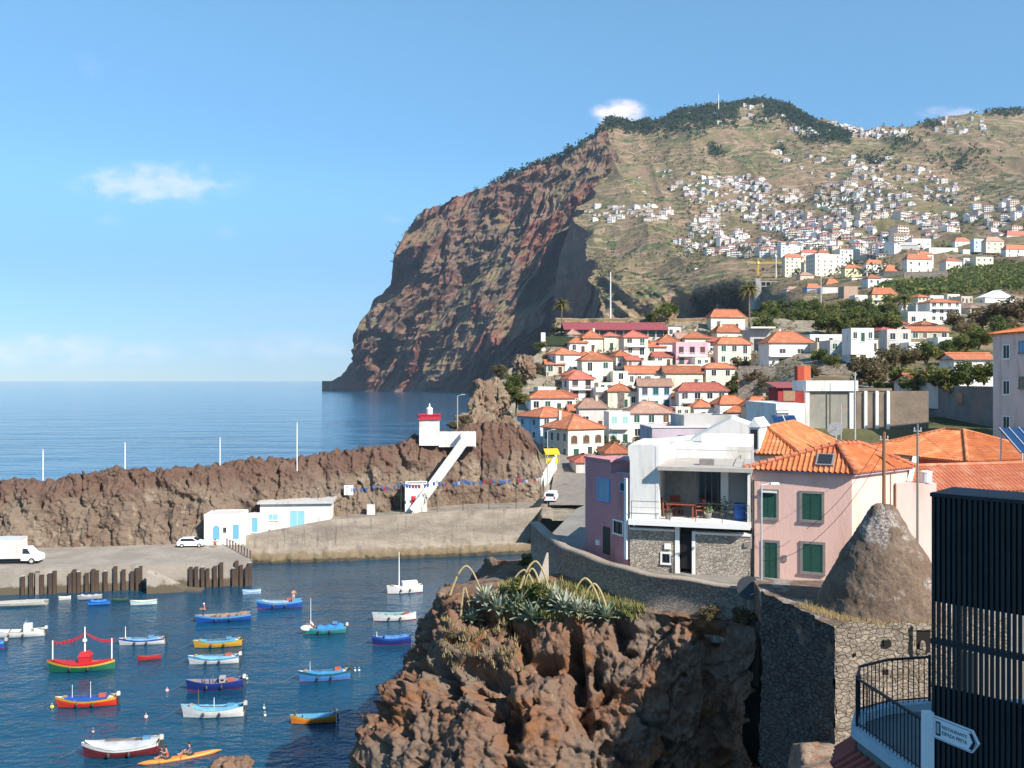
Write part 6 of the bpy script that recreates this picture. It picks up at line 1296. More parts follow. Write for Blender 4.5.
# ================================================================== HARBOUR: lighthouse, sheds, piles, vehicles
def harbour_buildings():
    # lighthouse on the ridge with its white terrace wall and stair
    Y = 160.0; k = Y / F; c = P(429.5, 441, Y); e = empty('lighthouse', c, 0, 'small square white lighthouse with red top on the rock ridge', 'lighthouse'); red = mat('lighthouse_red', (.50, .035, .06), rough=.5)
    a = MB(); w = 9.3 * k; h = 21.5 * k; a.box(-w, w, -w, w, -.7, h); a.build('tower', WHITE, e); a = MB(); a.box(-w - .25, w + .25, -w - .25, w + .25, h + .002, h + .3); a.box(-w + .05, w - .05, -w + .05, w - .05, h + .302, h + .9); a.build('red_top', red, e)
    a = MB(); z = h + .3
    for i in range(6):
        for s in (-1, 1): x = -w - .2 + (2 * w + .4) * i / 5; a.bar((x, s * (w + .2), z), (x, s * (w + .2), z + .7), .05, .05); a.bar((s * (w + .2), x, z), (s * (w + .2), x, z + .7), .05, .05)
    for s in (-1, 1): a.box(-w - .2, w + .2, s * (w + .2) - .04, s * (w + .2) + .04, z + .66, z + .72); a.box(s * (w + .2) - .04, s * (w + .2) + .04, -w - .16, w + .16, z + .661, z + .721)
    a.build('gallery_railing', red, e); a = MB(); a.lathe((0, 0, h + .9), [(.55, 0), (.55, .9), (.62, .92), (.5, 1.15), (.15, 1.4), (.1, 1.9), (.02, 2.0)], 12); a.build('lantern', WHITE, e)
    a = MB(); p0, p1 = P(439, 441, Y), P(476, 440, Y); a.T = Matrix.Translation(-c); a.box(p0.x, p1.x, Y - .6, Y - .1, p1.z - 1.2, P(440, 431.5, Y).z); a.box(p1.x - 2.6, p1.x, Y - 2.6, Y - .602, p1.z - .9, P(440, 432, Y).z); a.build('terrace_wall', WHITE, e)
    t, b = P(468, 437, 154.5), P(412.5, 513, 149.0); q = empty('stairway', b, 0, 'long straight white stairway climbing the rock face to the lighthouse', 'stairs'); d = t - b; n = 44; a = MB()
    for i in range(n): p = d * (i / n); a.box(p.x, p.x + d.x / n + .02, p.y - .9, p.y + 1.1, p.z - 1.0, p.z + d.z / n)
    a.build('steps', WHITE, q); a = MB(); o = Vector((0, -1.0, .55)); a.bar(o, d + o, .22, 1.1); a.build('parapet', WHITE, q); a = MB(); o = Vector((0, 1.2, .55)); a.bar(o, d + o, .2, 1.1); a.build('parapet', WHITE, q)
    e, w, d, h = house('little white stone hut with a red door at the foot of the white stairway', 403.5, 405, 427, 485, 510, None, 5, WHITE, 'grey', 'flat', 1, 0, 4, 149.5, door=False, name='hut', cat='hut', parapet=.2, sink=1); put('door', window_mesh(.8, 2.0, FRAMES['white'], red, cross=False), e, -w * .12, 0, .3)
    # the two white sheds with blue doors
    e, w, d, h = house('white flat roofed fishermen shed with small blue doors beside the white car', 202, 204, 241, 515.5, 543, None, 4, WHITE, 'white', 'flat', 1, 0, 5, 134.8, door=False, name='fishing_shed', cat='shed', parapet=.15)
    f = FRAMES; put('door', window_mesh(1.0, 2.2, f['white'], f['blue'], True, cross=False), e, -.17 * w, 0, .45); put('window', window_mesh(.5, .8, f['white'], f['dark'], cross=False), e, .06 * w, 0, 1.5); put('door', window_mesh(.9, 2.2, f['white'], f['blue'], cross=False), e, .36 * w, 0, .5)
    a = MB(); a.box(w / 2 + .002, w / 2 + 2.9, 3.9, d + 1, -.1, h - .5); a.build('annexe', WHITE, e); put('door', window_mesh(.9, 2.2, f['white'], f['blue'], cross=False), e, w / 2 + 1.2, 3.9, .9)
    e, w, d, h = house('long white warehouse with a wide light blue door on the quay ramp', 258, 260, 330, 504.5, 536, None, 5, WHITE, 'white', 'flat', 1, 0, 7, 142.5, door=False, name='quay_warehouse', cat='warehouse', parapet=.05)
    a = MB(); a.box(-w / 2 - .4, w / 2 + .5, -.5, d + .4, h + .08, h + .42); a.build('roof_slab', DULL, e); lb = mat('sky_blue_door', (.26, .52, .74), (.22, .46, .68), 3, .6)
    put('door', window_mesh(2.3, 2.6, f['white'], lb), e, .03 * w, 0, 1.35); put('window', window_mesh(1.6, .9, f['white'], lb), e, -.32 * w, 0, 2.5)
    a = MB(); p = P(371, 514, 149); a.box(p.x - .6, p.x + .6, 148.5, 149.5, p.z - .8, p.z + 1.6); tag(a.build('white_cabinet', WHITE), 'small white cabinet on the promenade left of the hut', 'cabinet')
    a = MB(); p = P(349.5, 492, 150.5); a.box(p.x - .75, p.x + .75, 149.6, 150.0, p.z - .4, p.z + 1.2); tag(a.build('notice_board', FRAMES['white']), 'white notice board fixed on the rock face above the promenade', 'board')
    # poles on the ridge, lamps on the promenade
    for (px, t, b, Y) in ((43, 450, 487, 141), (125, 443, 476, 143), (220, 438, 473, 146), (297, 423, 461, 150)):
        a = P(px, b, Y); o = empty('ridge_pole', (a.x, Y, a.z), 0, 'slender white pole standing on the breakwater ridge, ' + {43: 'farthest left', 125: 'second from the left', 220: 'above the white fishing shed', 297: 'tallest and nearest the lighthouse'}[px], 'pole', 'poles on the breakwater ridge'); q = MB(); q.tube([(0, 0, -2), (0, 0, P(px, t, Y).z - a.z)], [.11, .08], 8); q.build('mast', WHITE, o); q = MB(); q.lathe((0, 0, P(px, t, Y).z - a.z), [(.16, 0), (.16, .1), (.08, .14)], 8); q.build('cap', STEEL, o)
    for (px, t, b, Y, lb, arm) in ((457.5, 396, 437, 166, 'grey street lamp on the ridge behind the lighthouse terrace', 1), (547.5, 431, 515, 150, 'tall thin lamp post at the end of the promenade', 0), (585, 462, 500, 165, 'short street lamp by the quay road', 1)):
        a = P(px, b, Y); z = P(px, t, Y).z - a.z; o = empty('street_lamp', (a.x, Y, a.z), 0, lb, 'street lamp'); q = MB(); q.tube([(0, 0, -1.5), (0, 0, z)], [.10, .07], 8); q.build('pole', STEEL, o); q = MB(); q.tube([(0, 0, z), (.9, 0, z + .25)], .05, 6); q.box(.6, 1.4, -.14, .14, z + .2, z + .34); q.build('lamp_head', STEEL, o)
    # flags strung over the promenade
    cl = [mat('flag_blue', (.06, .13, .32), rough=.8), mat('flag_white', (.45, .46, .48), rough=.8), mat('flag_red', (.45, .04, .04), rough=.8)]; rng = random.Random(3); pos = [(318, 520), (347, 517), (376, 515), (401, 513), (437, 511), (463, 509.5), (489, 508), (516, 507), (541, 506)]; tops = []
    for i, (px, py) in enumerate(pos):
        Y = 145.5 + i * .35; a = P(px, py, Y); o = empty('flag_pole', a, 0, 'thin dark pole carrying the string of flags on the promenade', 'pole', 'flag poles along the promenade'); q = MB(); q.tube([(0, 0, -1), (0, 0, 5.0)], .06, 6); q.build('mast', FRAMES['dark'], o); q = MB(); q.ball((0, 0, 5.05), .1); q.build('finial', STEEL, o); tops.append(a + Vector((0, 0, 4.9)))
    q = MB()
    for i in range(len(tops) - 1):
        a, b = tops[i], tops[i + 1]; n = 12; pts = [a.lerp(b, t / n) - Vector((0, 0, .5 * 4 * (t / n) * (1 - t / n))) for t in range(n + 1)]; q.tube(pts, .02, 4, 0)
        if i < 1: continue
        for t in range(1, n):
            if rng.random() < .45: continue
            p = pts[t]; s = .25; q.add([p + Vector((-s, 0, 0)), p + Vector((s, 0, 0)), p + Vector((s * .8 * rng.uniform(.3, 1), -.15 * rng.uniform(-1, 1), -.6)), p + Vector((-s * .7, .1, -.55))], [(0, 1, 2, 3)], rng.choice([0, 0, 0, 0, 0, 1, 2]))
    tag(q.build('flag_string', cl), 'string of mostly blue flags hung along the promenade poles', 'flags')
    # the railing that climbs from the landing stage, and the fender piles
    pile_m = mat('tarred_timber', (.06, .042, .032), (.10, .065, .045), 3, .9, .02, 9, stretch=(1, 1, .2)); pale_m = mat('grey_timber', (.30, .26, .22), (.22, .19, .16), 3, .9)
    proto = None
    zoomx = [97, 130, 155, 173, 207, 224, 286, 303, 320, 352, 378, 392, 427, 466, 499, 533, 555, 566, 767, 789, 815, 834, 864, 889, 938, 950, 968, 990, 1003]; tz = {155: .3, 303: .5, 555: .6, 566: .7, 427: .5, 466: .9, 767: .6, 889: .9, 950: 1.2, 1003: .7, 224: .3, 378: .4}
    fl, fr = LAND
    for i, zx in enumerate(zoomx):
        px = zx / 4; u = (px - 512) / F; t = (u * (fl.y - 3) - fl.x) / ((fr.x - fl.x) - u * (fr.y - fl.y + 3)); x = fl.x + (fr.x - fl.x) * t; y = fl.y - 3 + (fr.y - fl.y + 3) * t
        o = empty('fender_pile', (x, y - .32, 0), R(7), 'dark upright timber fender pile against the landing stage' if zx != 155 else 'single pale upright timber pile among the dark ones', 'pile', 'dark fender piles along the landing stage' if zx != 155 else None)
        q = MB(); hh = 2.75 + tz.get(zx, 0) * .5 - (.3 if i % 3 == 0 else 0); q.box(-.2, .2, -.18, .18, -2.5, hh); q.build('timber', pale_m if zx == 155 else pile_m, o); q = MB(); q.box(-.23, .23, -.21, .21, hh + .002, hh + .07); q.build('cap', STEEL if i % 4 == 0 else pile_m, o)
    for i in range(9):
        a = P(227 + i * 2.9, 541 + i * 2.1, 134 - i * 1.15); o = empty('barrier_post', (a.x, a.y, 3.2), 0, 'short rusty barrier post at the right edge of the landing stage', 'post', 'barrier posts along the edge of the landing stage'); q = MB(); q.tube([(0, 0, -.2), (0, 0, 1.0)], .1, 8); q.build('stem', mat('rusty_iron', (.13, .07, .05), (.09, .05, .04), 5, .9), o); q = MB(); q.ball((0, 0, 1.02), .13, n=8); q.build('cap', MATS['rusty_iron'], o)
    # stone road from the promenade into the town, with white parapet and a yellow stall
    n, k = 10, 16; A = np.zeros((k, n, 3))
    for r in range(k):
        py = 508 - (508 - 456) * r / (k - 1)
        for i in range(n):
            px = (549 + r * .5) + (592 - 549) * i / (n - 1); Y = float(YA(px, min(py, 519))); A[r, i] = P(px, py, Y) + Vector((0, -.5, .55))
    tag(grid('quay_road', A, mat('cobble_road', (.26, .225, .19), (.19, .165, .14), .8, .9, .03, 4, coord='World'), False), 'grey cobbled road climbing from the promenade into the town', 'road', None, 'structure')
    a, b = P(541, 489, 163), P(557, 462, 186); q = MB(); q.add([a + Vector((0, 0, -2)), b + Vector((0, 0, -2)), b + Vector((0, 0, 1.5)), a + Vector((0, 0, 1.8)), a + Vector((-.4, .2, -2)), b + Vector((-.4, .2, -2)), b + Vector((-.4, .2, 1.5)), a + Vector((-.4, .2, 1.8))], [(0, 1, 2, 3), (7, 6, 5, 4), (3, 2, 6, 7), (0, 3, 7, 4), (1, 5, 6, 2)]); tag(q.build('road_parapet', WHITE), 'white parapet wall along the left side of the cobbled road', 'wall')
    c = P(551.5, 464, 184); s = empty('market_stall', c + Vector((0, 0, .2)), R(10), 'small stall with a bright yellow awning beside the cobbled road', 'stall'); q = MB(); q.add([(-1.5, -1, 2.1), (1.5, -1, 2.1), (1.5, .8, 2.9), (-1.5, .8, 2.9), (-1.5, -1, 1.8), (1.5, -1, 1.8)], [(0, 1, 2, 3), (4, 5, 1, 0)]); q.build('awning', mat('yellow_canvas', (.80, .52, .02), rough=.8), s); q = MB(); q.box(-1.3, 1.3, -.7, .2, 0, 1.0); q.build('counter', MATS['yellow_canvas'], s)
    for x in (-1.4, 1.4): q = MB(); q.tube([(x, -.9, 0), (x, -.9, 2.1)], .04, 6); q.build('post', STEEL, s)
harbour_buildings()

# ------------------------------------------------------------------ vehicles
CARW = mat('white_car_paint', (.78, .78, .78), rough=.25, spec=.5); TYRE = mat('tyre_rubber', (.02, .02, .02), rough=.9); CGLASS = mat('car_glass', (.02, .025, .03), rough=.08, spec=.6); LIGHT_R = mat('tail_light', (.45, .02, .02), rough=.3); LIGHT_W = mat('head_light', (.8, .8, .78), rough=.2)
def wheel(parent, x, y, r, w=.2):
    o = MB(); o.T = Matrix.Translation((x, y, r)) @ Matrix.Rotation(R(90), 4, 'X'); o.lathe((0, 0, -w / 2), [(r * .6, 0), (r * .95, 0), (r, .03), (r, w - .03), (r * .95, w), (r * .6, w)], 18); o = o.build('wheel', TYRE, parent)
    q = MB(); q.T = Matrix.Translation((x, y, r)) @ Matrix.Rotation(R(90), 4, 'X'); q.lathe((0, 0, -w / 2 - .01), [(r * .58, 0), (r * .58, w + .02), (.05, w + .03)], 14); q.build('rim', STEEL, o)
def car_body(prof, half, m):          # side profile (x, z), tumblehome above the waist
    b = MB(); n = len(prof); vs = []
    for s in (-1, 1):
        for (x, z, k) in prof: vs.append((x, s * half * k, z))
    b.add(vs, [tuple(range(n)), tuple(range(2 * n - 1, n - 1, -1))] + [(i, i + n, (i + 1) % n + n, (i + 1) % n) for i in range(n)]); return b
def vehicles():
    # hatchback: front to the right
    p = P(192, 544, 133.5); p.z = 3.2; e = empty('car', p, R(4), 'white hatchback car parked under the rock beside the white shed', 'car')
    b = car_body([(-1.95, .35, .97), (-1.98, .8, .98), (-1.85, .95, .95), (-1.45, 1.38, .80), (.25, 1.42, .80), (1.0, .98, .93), (1.85, .82, .95), (1.98, .6, .95), (1.95, .35, .95), (1.5, .28, .97), (-1.5, .28, .97)], .83, CARW); b.build('body', CARW, e)
    g = MB()
    for s in (-1, 1): g.add([(-1.55, s * .80, .96), (.85, s * .80, .96), (.22, s * .69, 1.34), (-1.35, s * .69, 1.32)], [(0, 1, 2, 3) if s < 0 else (3, 2, 1, 0)])
    g.build('side_window', CGLASS, e); g = MB(); g.add([(1.0, -.70, 1.01), (1.0, .70, 1.01), (.34, .62, 1.38), (.34, -.62, 1.38)], [(0, 1, 2, 3)]); g.build('windscreen', CGLASS, e)
    for x in (-1.25, 1.25):
        for y in (-.74, .74): wheel(e, x, y, .31)
    for y in (-.62, .62): g = MB(); g.box(1.93, 2.0, y - .15, y + .15, .6, .74); g.build('headlight', LIGHT_W, e)
    g = MB(); g.box(-2.03, -1.95, -.7, .7, .4, .52); g.build('bumper', FRAMES['dark'], e)
    # van seen from behind at the foot of the cobbled road
    p = P(551.5, 503.5, 151.5); e = empty('van', p + Vector((0, 0, .35)), R(80), 'white van parked at the foot of the cobbled road', 'van'); b = car_body([(-2.1, .4, 1), (-2.15, 1.0, 1), (-2.0, 1.75, .88), (.9, 1.8, .88), (1.5, 1.1, .95), (2.1, .95, .95), (2.15, .4, .95)], .95, CARW); b.build('body', CARW, e)
    g = MB(); g.add([(-2.14, -.72, 1.08), (-2.14, .72, 1.08), (-2.04, .66, 1.62), (-2.04, -.66, 1.62)], [(3, 2, 1, 0)]); g.build('rear_window', CGLASS, e); g = MB(); g.add([(1.45, -.78, 1.16), (1.45, .78, 1.16), (.95, .7, 1.72), (.95, -.7, 1.72)], [(0, 1, 2, 3)]); g.build('windscreen', CGLASS, e)
    for y in (-.82, .82): g = MB(); g.box(-2.2, -2.1, y - .08, y + .08, .7, 1.1); g.build('tail_light', LIGHT_R, e)
    for x in (-1.3, 1.35):
        for y in (-.84, .84): wheel(e, x, y, .34)
    # box truck, front to the right
    p = P(18, 571, 121.5); p.z = 3.2; e = empty('box_truck', p + Vector((-1.2, 0, 0)), R(4), 'white box truck parked on the landing stage, cut by the picture edge', 'truck')
    b = MB(); b.box(-3.9, 1.9, -1.08, 1.08, .85, 3.45); b.build('cargo_box', WHITE, e); b = MB(); b.box(-3.95, 1.95, -1.11, 1.11, 3.38, 3.50); b.box(-3.95, 1.95, -1.11, 1.11, .80, .9); b.build('box_frame', mat('pale_grey_trim', (.55, .55, .55), rough=.5), e)
    b = car_body([(1.95, .5, .96), (1.95, 2.2, .86), (2.75, 2.22, .84), (3.35, 1.45, .93), (4.15, 1.2, .95), (4.3, .9, .95), (4.28, .45, .95)], 1.0, CARW); b.build('cab', CARW, e); b = MB(); b.box(-3.8, 3.6, -.8, .8, .45, .8); b.build('chassis', FRAMES['black'], e)
    g = MB(); g.add([(3.28, -.86, 1.50), (3.28, .86, 1.50), (2.78, .80, 2.16), (2.78, -.80, 2.16)], [(0, 1, 2, 3)]); g.build('windscreen', CGLASS, e)
    for s in (-1, 1): g = MB(); g.add([(2.15, s * .945, 1.42), (3.2, s * .945, 1.42), (2.72, s * .865, 2.1), (2.15, s * .885, 2.1)], [(0, 1, 2, 3) if s < 0 else (3, 2, 1, 0)]); g.build('side_window', CGLASS, e)
    for y in (-.75, .75): g = MB(); g.box(4.2, 4.32, y - .16, y + .16, .75, 1.0); g.build('headlight', LIGHT_W, e)
    for x in (-2.4, 3.35):
        for y in (-.88, .88): wheel(e, x, y, .42, .28)
vehicles()

# ------------------------------------------------------------------ people
SKIN = mat('skin', (.42, .22, .15), rough=.6)
def skin_body(name, verts, edges, radii, m, parent=None):
    me = bpy.data.meshes.new(name); me.from_pydata([tuple(v) for v in verts], edges, []); o = bpy.data.objects.new(name, me); COL.objects.link(o); o.modifiers.new('skin', 'SKIN'); s = o.modifiers.new('sub', 'SUBSURF'); s.levels = s.render_levels = 1
    sv = me.skin_vertices[0].data
    for i, r in enumerate(radii): sv[i].radius = (r, r)
    sv[0].use_root = True
    dg = bpy.context.evaluated_depsgraph_get(); dg.update(); nm = bpy.data.meshes.new_from_object(o.evaluated_get(dg)); bpy.data.objects.remove(o); nm.materials.clear(); nm.materials.append(m); nm.polygons.foreach_set('use_smooth', [True] * len(nm.polygons))
    return link(name, nm, parent)
def person(loc, rz, label, pose='stand', shirt=(.4, .1, .1), legs=(.05, .06, .1), hair=(.03, .02, .015), arms='down', group=None, cap=None):
    """one skinned body; clothes and hair are its children"""
    e = empty('person', loc, rz, label, 'person', group)
    if pose == 'stand': hip, kn, an, to = .92, [(.10, -.04, .48), (-.10, .02, .48)], [(.11, 0, .08), (-.11, .06, .08)], [(.12, -.16, .03), (-.12, -.10, .03)]
    elif pose == 'sit': hip, kn, an, to = .12, [(.12, -.42, .32), (-.12, -.42, .32)], [(.12, -.80, .10), (-.12, -.80, .10)], [(.12, -.90, .22), (-.12, -.90, .22)]
    else: hip, kn, an, to = .50, [(.15, -.36, .50), (-.15, -.34, .52)], [(.15, -.22, .08), (-.15, -.20, .08)], [(.15, -.36, .03), (-.15, -.34, .03)]
    lean = {'stand': .05, 'sit': .06, 'bend': .30}[pose]; h = hip; ch = (0, -lean, h + .36); nk = (0, -lean * 1.3, h + .56); hd = (0, -lean * 1.5 - .02, h + .70)
    V = [(0, 0, h), (0, -lean * .5, h + .18), ch, nk, hd, (0, -lean * 1.5 - .02, h + .80)]; Rr = [.13, .125, .15, .058, .095, .08]; E = [(0, 1), (1, 2), (2, 3), (3, 4), (4, 5)]
    for s, i in ((1, 0), (-1, 1)):
        n = len(V); V += [(s * .09, 0, h - .06), kn[i], an[i], to[i]]; Rr += [.09, .062, .045, .035]; E += [(0, n), (n, n + 1), (n + 1, n + 2), (n + 2, n + 3)]
    el, hn = {'down': ((.27, -.02 - lean, h + .16), (.27, -.16 - lean, h - .06)), 'fwd': ((.28, -.16 - lean, h + .20), (.20, -.42 - lean, h + .20)), 'up': ((.30, -.20 - lean, h + .42), (.30, -.38 - lean, h + .60))}[arms]
    for s in (1, -1):
        n = len(V); V += [(s * .19, -lean, h + .44), (s * el[0], el[1], el[2]), (s * hn[0], hn[1], hn[2]), (s * hn[0] * .96, hn[1] - .09, hn[2] - .03)]; Rr += [.062, .045, .034, .030]; E += [(2, n), (n, n + 1), (n + 1, n + 2), (n + 2, n + 3)]
    skin_body('body', V, E, Rr, SKIN, e)
    cm = mat('cloth_%d_%d_%d' % tuple(int(c * 99) for c in shirt), shirt, rough=.9); skin_body('shirt', [V[0], V[1], V[2], (0, nk[1], nk[2] - .05)] + [(s * .19, -lean, h + .44) for s in (1, -1)] + [tuple((Vector((s * .19, -lean, h + .44)) * .45 + Vector((s * el[0], el[1], el[2])) * .55)) for s in (1, -1)], [(0, 1), (1, 2), (2, 3), (2, 4), (2, 5), (4, 6), (5, 7)], [.142, .138, .163, .07, .074, .074, .062, .062], cm, e)
    lm = mat('cloth_%d_%d_%d' % tuple(int(c * 99) for c in legs), legs, rough=.9); skin_body('trousers', [(0, 0, h), (.09, 0, h - .06), kn[0], (-.09, 0, h - .06), kn[1]], [(0, 1), (1, 2), (0, 3), (3, 4)], [.14, .102, .074, .102, .074], lm, e)
    b = MB(); b.ball((0, hd[1] + .015, hd[2] + .06), .105, .112, .10, 10); b.build('hat' if cap else 'hair', mat('hat_%d' % int(cap[0] * 99), cap) if cap else mat('dark_hair', hair), e, True); b = MB(); b.ball((0, hd[1] - .105, hd[2] + .02), .018, .025, .022, 6); b.build('nose', SKIN, e); return e

# ------------------------------------------------------------------ boats
def paint(c): return mat('boat_paint_%d_%d_%d' % tuple(int(q * 999) for q in c), c, tuple(q * .82 for q in c), 1.6, .45, .004, 10, spec=.4)
def boat(bow, stern, label, hull, bottom, stripe, inside, cover=None, beam=None, h=.62, rise=.45, motor=True, cabin=None, mast=None, rim=None, cov=(.12, .86), coverh=.22, thwarts=3, name='fishing_boat', group='small boats moored in the harbour', cuddy=False, double=False, rope=True):
    h *= .80; coverh *= .8; b0, s0 = W(*bow), W(*stern); d = (s0 - b0); L = d.length; c = (b0 + s0) / 2; rz = math.atan2(d.y, d.x); B = (beam or L * .30) / 2
    e = empty(name, (c.x, c.y, 0), rz, label, 'boat', group); n = 19; S = [i / (n - 1) for i in range(n)]; N = max(0.0, 1)
    def hb(s):
        if s < .48: return B * max(.015, 1 - (1 - s / .48) ** 2.1)
        return B * ((1 - ((s - .48) / .52) ** 2.4 * (.97 if double else .28)) if s > .48 else 1)
    def sh(s): return h * (1 + rise * max(0, 1 - s / .5) ** 1.8 + rise * .55 * max(0, (s - .5) / .5) ** 2)
    rows = [(.25, None, -.28), (.74, None, .07), (.90, .5, 0), (.965, .78, 0), (1.0, 1.0, 0), (1.03, 1.0, .04), (.86, 1.0, .04), (.78, .40, 0)]
    b = MB(); vs = []
    for s in S:
        x = -L / 2 + L * s + (-.10 * L * 0)
        for sd in (-1, 1):
            for (f, zf, za) in rows: z = (sh(s) * zf if zf is not None else 0) + za; rake = -.05 * L * max(0, 1 - s / .25) * max(z, 0) / h * .6; vs.append((x + rake, sd * hb(s) * f, z))
    K = len(rows); bm = [1, 0, 0, 2, 3, 3, 4]; fs = []; ms = []
    for i in range(n - 1):
        for sd in (0, 1):
            for r in range(K - 1):
                a = i * 2 * K + sd * K + r; q = (a, a + 1, a + 2 * K + 1, a + 2 * K); fs.append(q if sd == 1 else q[::-1]); ms.append(bm[r])
        a = i * 2 * K; fs.append((a + K - 1, a + 2 * K - 1, a + 4 * K - 1, a + 3 * K - 1)[::-1]); ms.append(4); fs.append((a, a + K, a + 3 * K, a + 2 * K)); ms.append(1)
    a = (n - 1) * 2 * K; fs.append(tuple([a + r for r in range(5)] + [a + K + r for r in range(4, -1, -1)])); ms.append(0); fs.append((a + 7, a + 6, a + K + 6, a + K + 7)); ms.append(4); fs.append((a + 4, a + 6, a + K + 6, a + K + 4)); ms.append(3)
    fs.append(tuple([r for r in range(4, -1, -1)] + [K + r for r in range(5)])); ms.append(0)
    b.v = vs; b.f = fs; b.m = ms; b.build('hull', [paint(hull), paint(bottom), paint(stripe), paint(rim or stripe), paint(inside)], e)
    if cover:
        A = np.zeros((14, 9, 3)); rng = np.random.default_rng(int(bow[0] * 7 + bow[1]))
        for i in range(14):
            s = cov[0] + (cov[1] - cov[0]) * i / 13
            for j in range(9):
                v = -1 + 2 * j / 8; A[i, j] = (-L / 2 + L * s, hb(s) * 1.05 * v, sh(s) + .05 + coverh * (1 - v * v) * (.75 + .35 * math.sin(i * 1.3)) + rng.normal(0, .014))
        if True: m = paint(cover); grid('cover', A, m, True, flip=True, parent=e)
    else:
        for i in range(thwarts): s = .28 + .5 * i / max(1, thwarts - 1); t = MB(); t.box(-L / 2 + L * s - .12, -L / 2 + L * s + .12, -hb(s) * .9, hb(s) * .9, sh(s) * .72, sh(s) * .80); t.build('thwart', paint(inside) if i % 2 else WOOD, e)
    if cuddy: A = np.array([[(-L / 2 + L * s, hb(s) * .97 * v, sh(s) + .06 + .12 * (1 - v * v)) for v in np.linspace(-1, 1, 7)] for s in np.linspace(.03, .34, 7)]); grid('fore_deck', A, paint(cover or stripe), True, flip=True, parent=e)
    if motor:
        m = MB(); x = L / 2; z = sh(1); m.box(x - .02, x + .26, -.12, .12, z + .0, z + .27); m.box(x + .03, x + .22, -.10, .10, z + .27, z + .33); o = m.build('outboard_motor', DULL if int(bow[0]) % 3 else FRAMES['dark'], e); m = MB(); m.bar((x + .12, 0, z + .05), (x + .2, 0, -.3), .12, .16); m.bar((x - .05, 0, z + .3), (x - .5, .1, z + .38), .05, .05); m.build('shaft', FRAMES['dark'], o)
    if cabin:
        m = MB(); col, x, w, hh = cabin; m.box(x - w / 2, x + w / 2, -B * .5, B * .5, h * .6, h + hh); m.box(x - w * .55, x + w * .55, -B * .56, B * .56, h + hh + .002, h + hh + .07); o = m.build('cabin', paint(col), e); m = MB(); m.box(x - w * .3, x + w * .3, -B * .5 - .02, -B * .5 + .0, h + hh * .3, h + hh * .8); m.build('cabin_window', GLASS, o)
    if mast:
        for (s, hh, r) in mast: m = MB(); x = -L / 2 + L * s; m.tube([(x, 0, .2), (x, 0, sh(s) + hh)], [r, r * .6], 6); m.build('mast', WOOD if r > .05 else FRAMES['white'], e)
    if L > 4 and name != 'barge':          # gear lying about: oars, a crate, a coil of rope
        r = random.Random(label); z = (lambda s: sh(s) + .07 + (coverh if cover else -.12))
        for k in range(r.choice((1, 2))): m = MB(); y = r.uniform(-.35, .35) * B; m.tube([(-L * .25, y, z(.25)), (L * .16, y + r.uniform(-.1, .2), z(.66))], .03, 5); m.box(L * .16, L * .26, y - .07, y + .09, z(.7), z(.7) + .03); m.build('oar', WOOD, e)
        m = MB(); x = r.uniform(.18, .32) * L; m.box(x - .28, x + .28, -.2, .2, z(.75) - .05, z(.75) + .2); m.build('crate', paint(r.choice([(.5, .1, .05), (.1, .25, .4), (.5, .47, .4), (.2, .2, .2)])), e)
        m = MB(); x = -L * .38; [m.tube([(x + q * math.cos(t), q * math.sin(t), z(.12) + .03 * k - (coverh if cover else 0)) for t in np.linspace(0, 6.28, 12)], .03, 4) for k, q in enumerate((.2, .17, .19))]; m.build('rope_coil', mat('old_rope', (.30, .24, .15), rough=.9), e)
        for s in (.35, .62): m = MB(); m.ball((-L / 2 + L * s, -hb(s) * 1.06, sh(s) * .55), .12, .1, .2, 8); m.build('fender', paint(r.choice([(.05, .05, .06), (.06, .06, .07), (.10, .06, .05)])), e)
    if rope: m = MB(); a = Vector((-L / 2 - .1, 0, sh(0) * .9)); m.tube([a.lerp(Vector((-L / 2 - 2.6, .2, -.1)), t) - Vector((0, 0, .25 * 4 * t * (1 - t))) for t in (0, .25, .5, .75, 1)], .010, 4); m.build('mooring_rope', FRAMES['grey'], e)
    return e, L, B, sh
wh, bl, nb, sk, rd, gr, yl, tl, mr, cr, gy, dk = (.70, .69, .66), (.018, .085, .36), (.015, .03, .17), (.11, .33, .58), (.48, .02, .025), (.015, .13, .07), (.60, .33, .04), (.03, .25, .24), (.17, .025, .03), (.62, .58, .48), (.36, .36, .37), (.03, .06, .05)
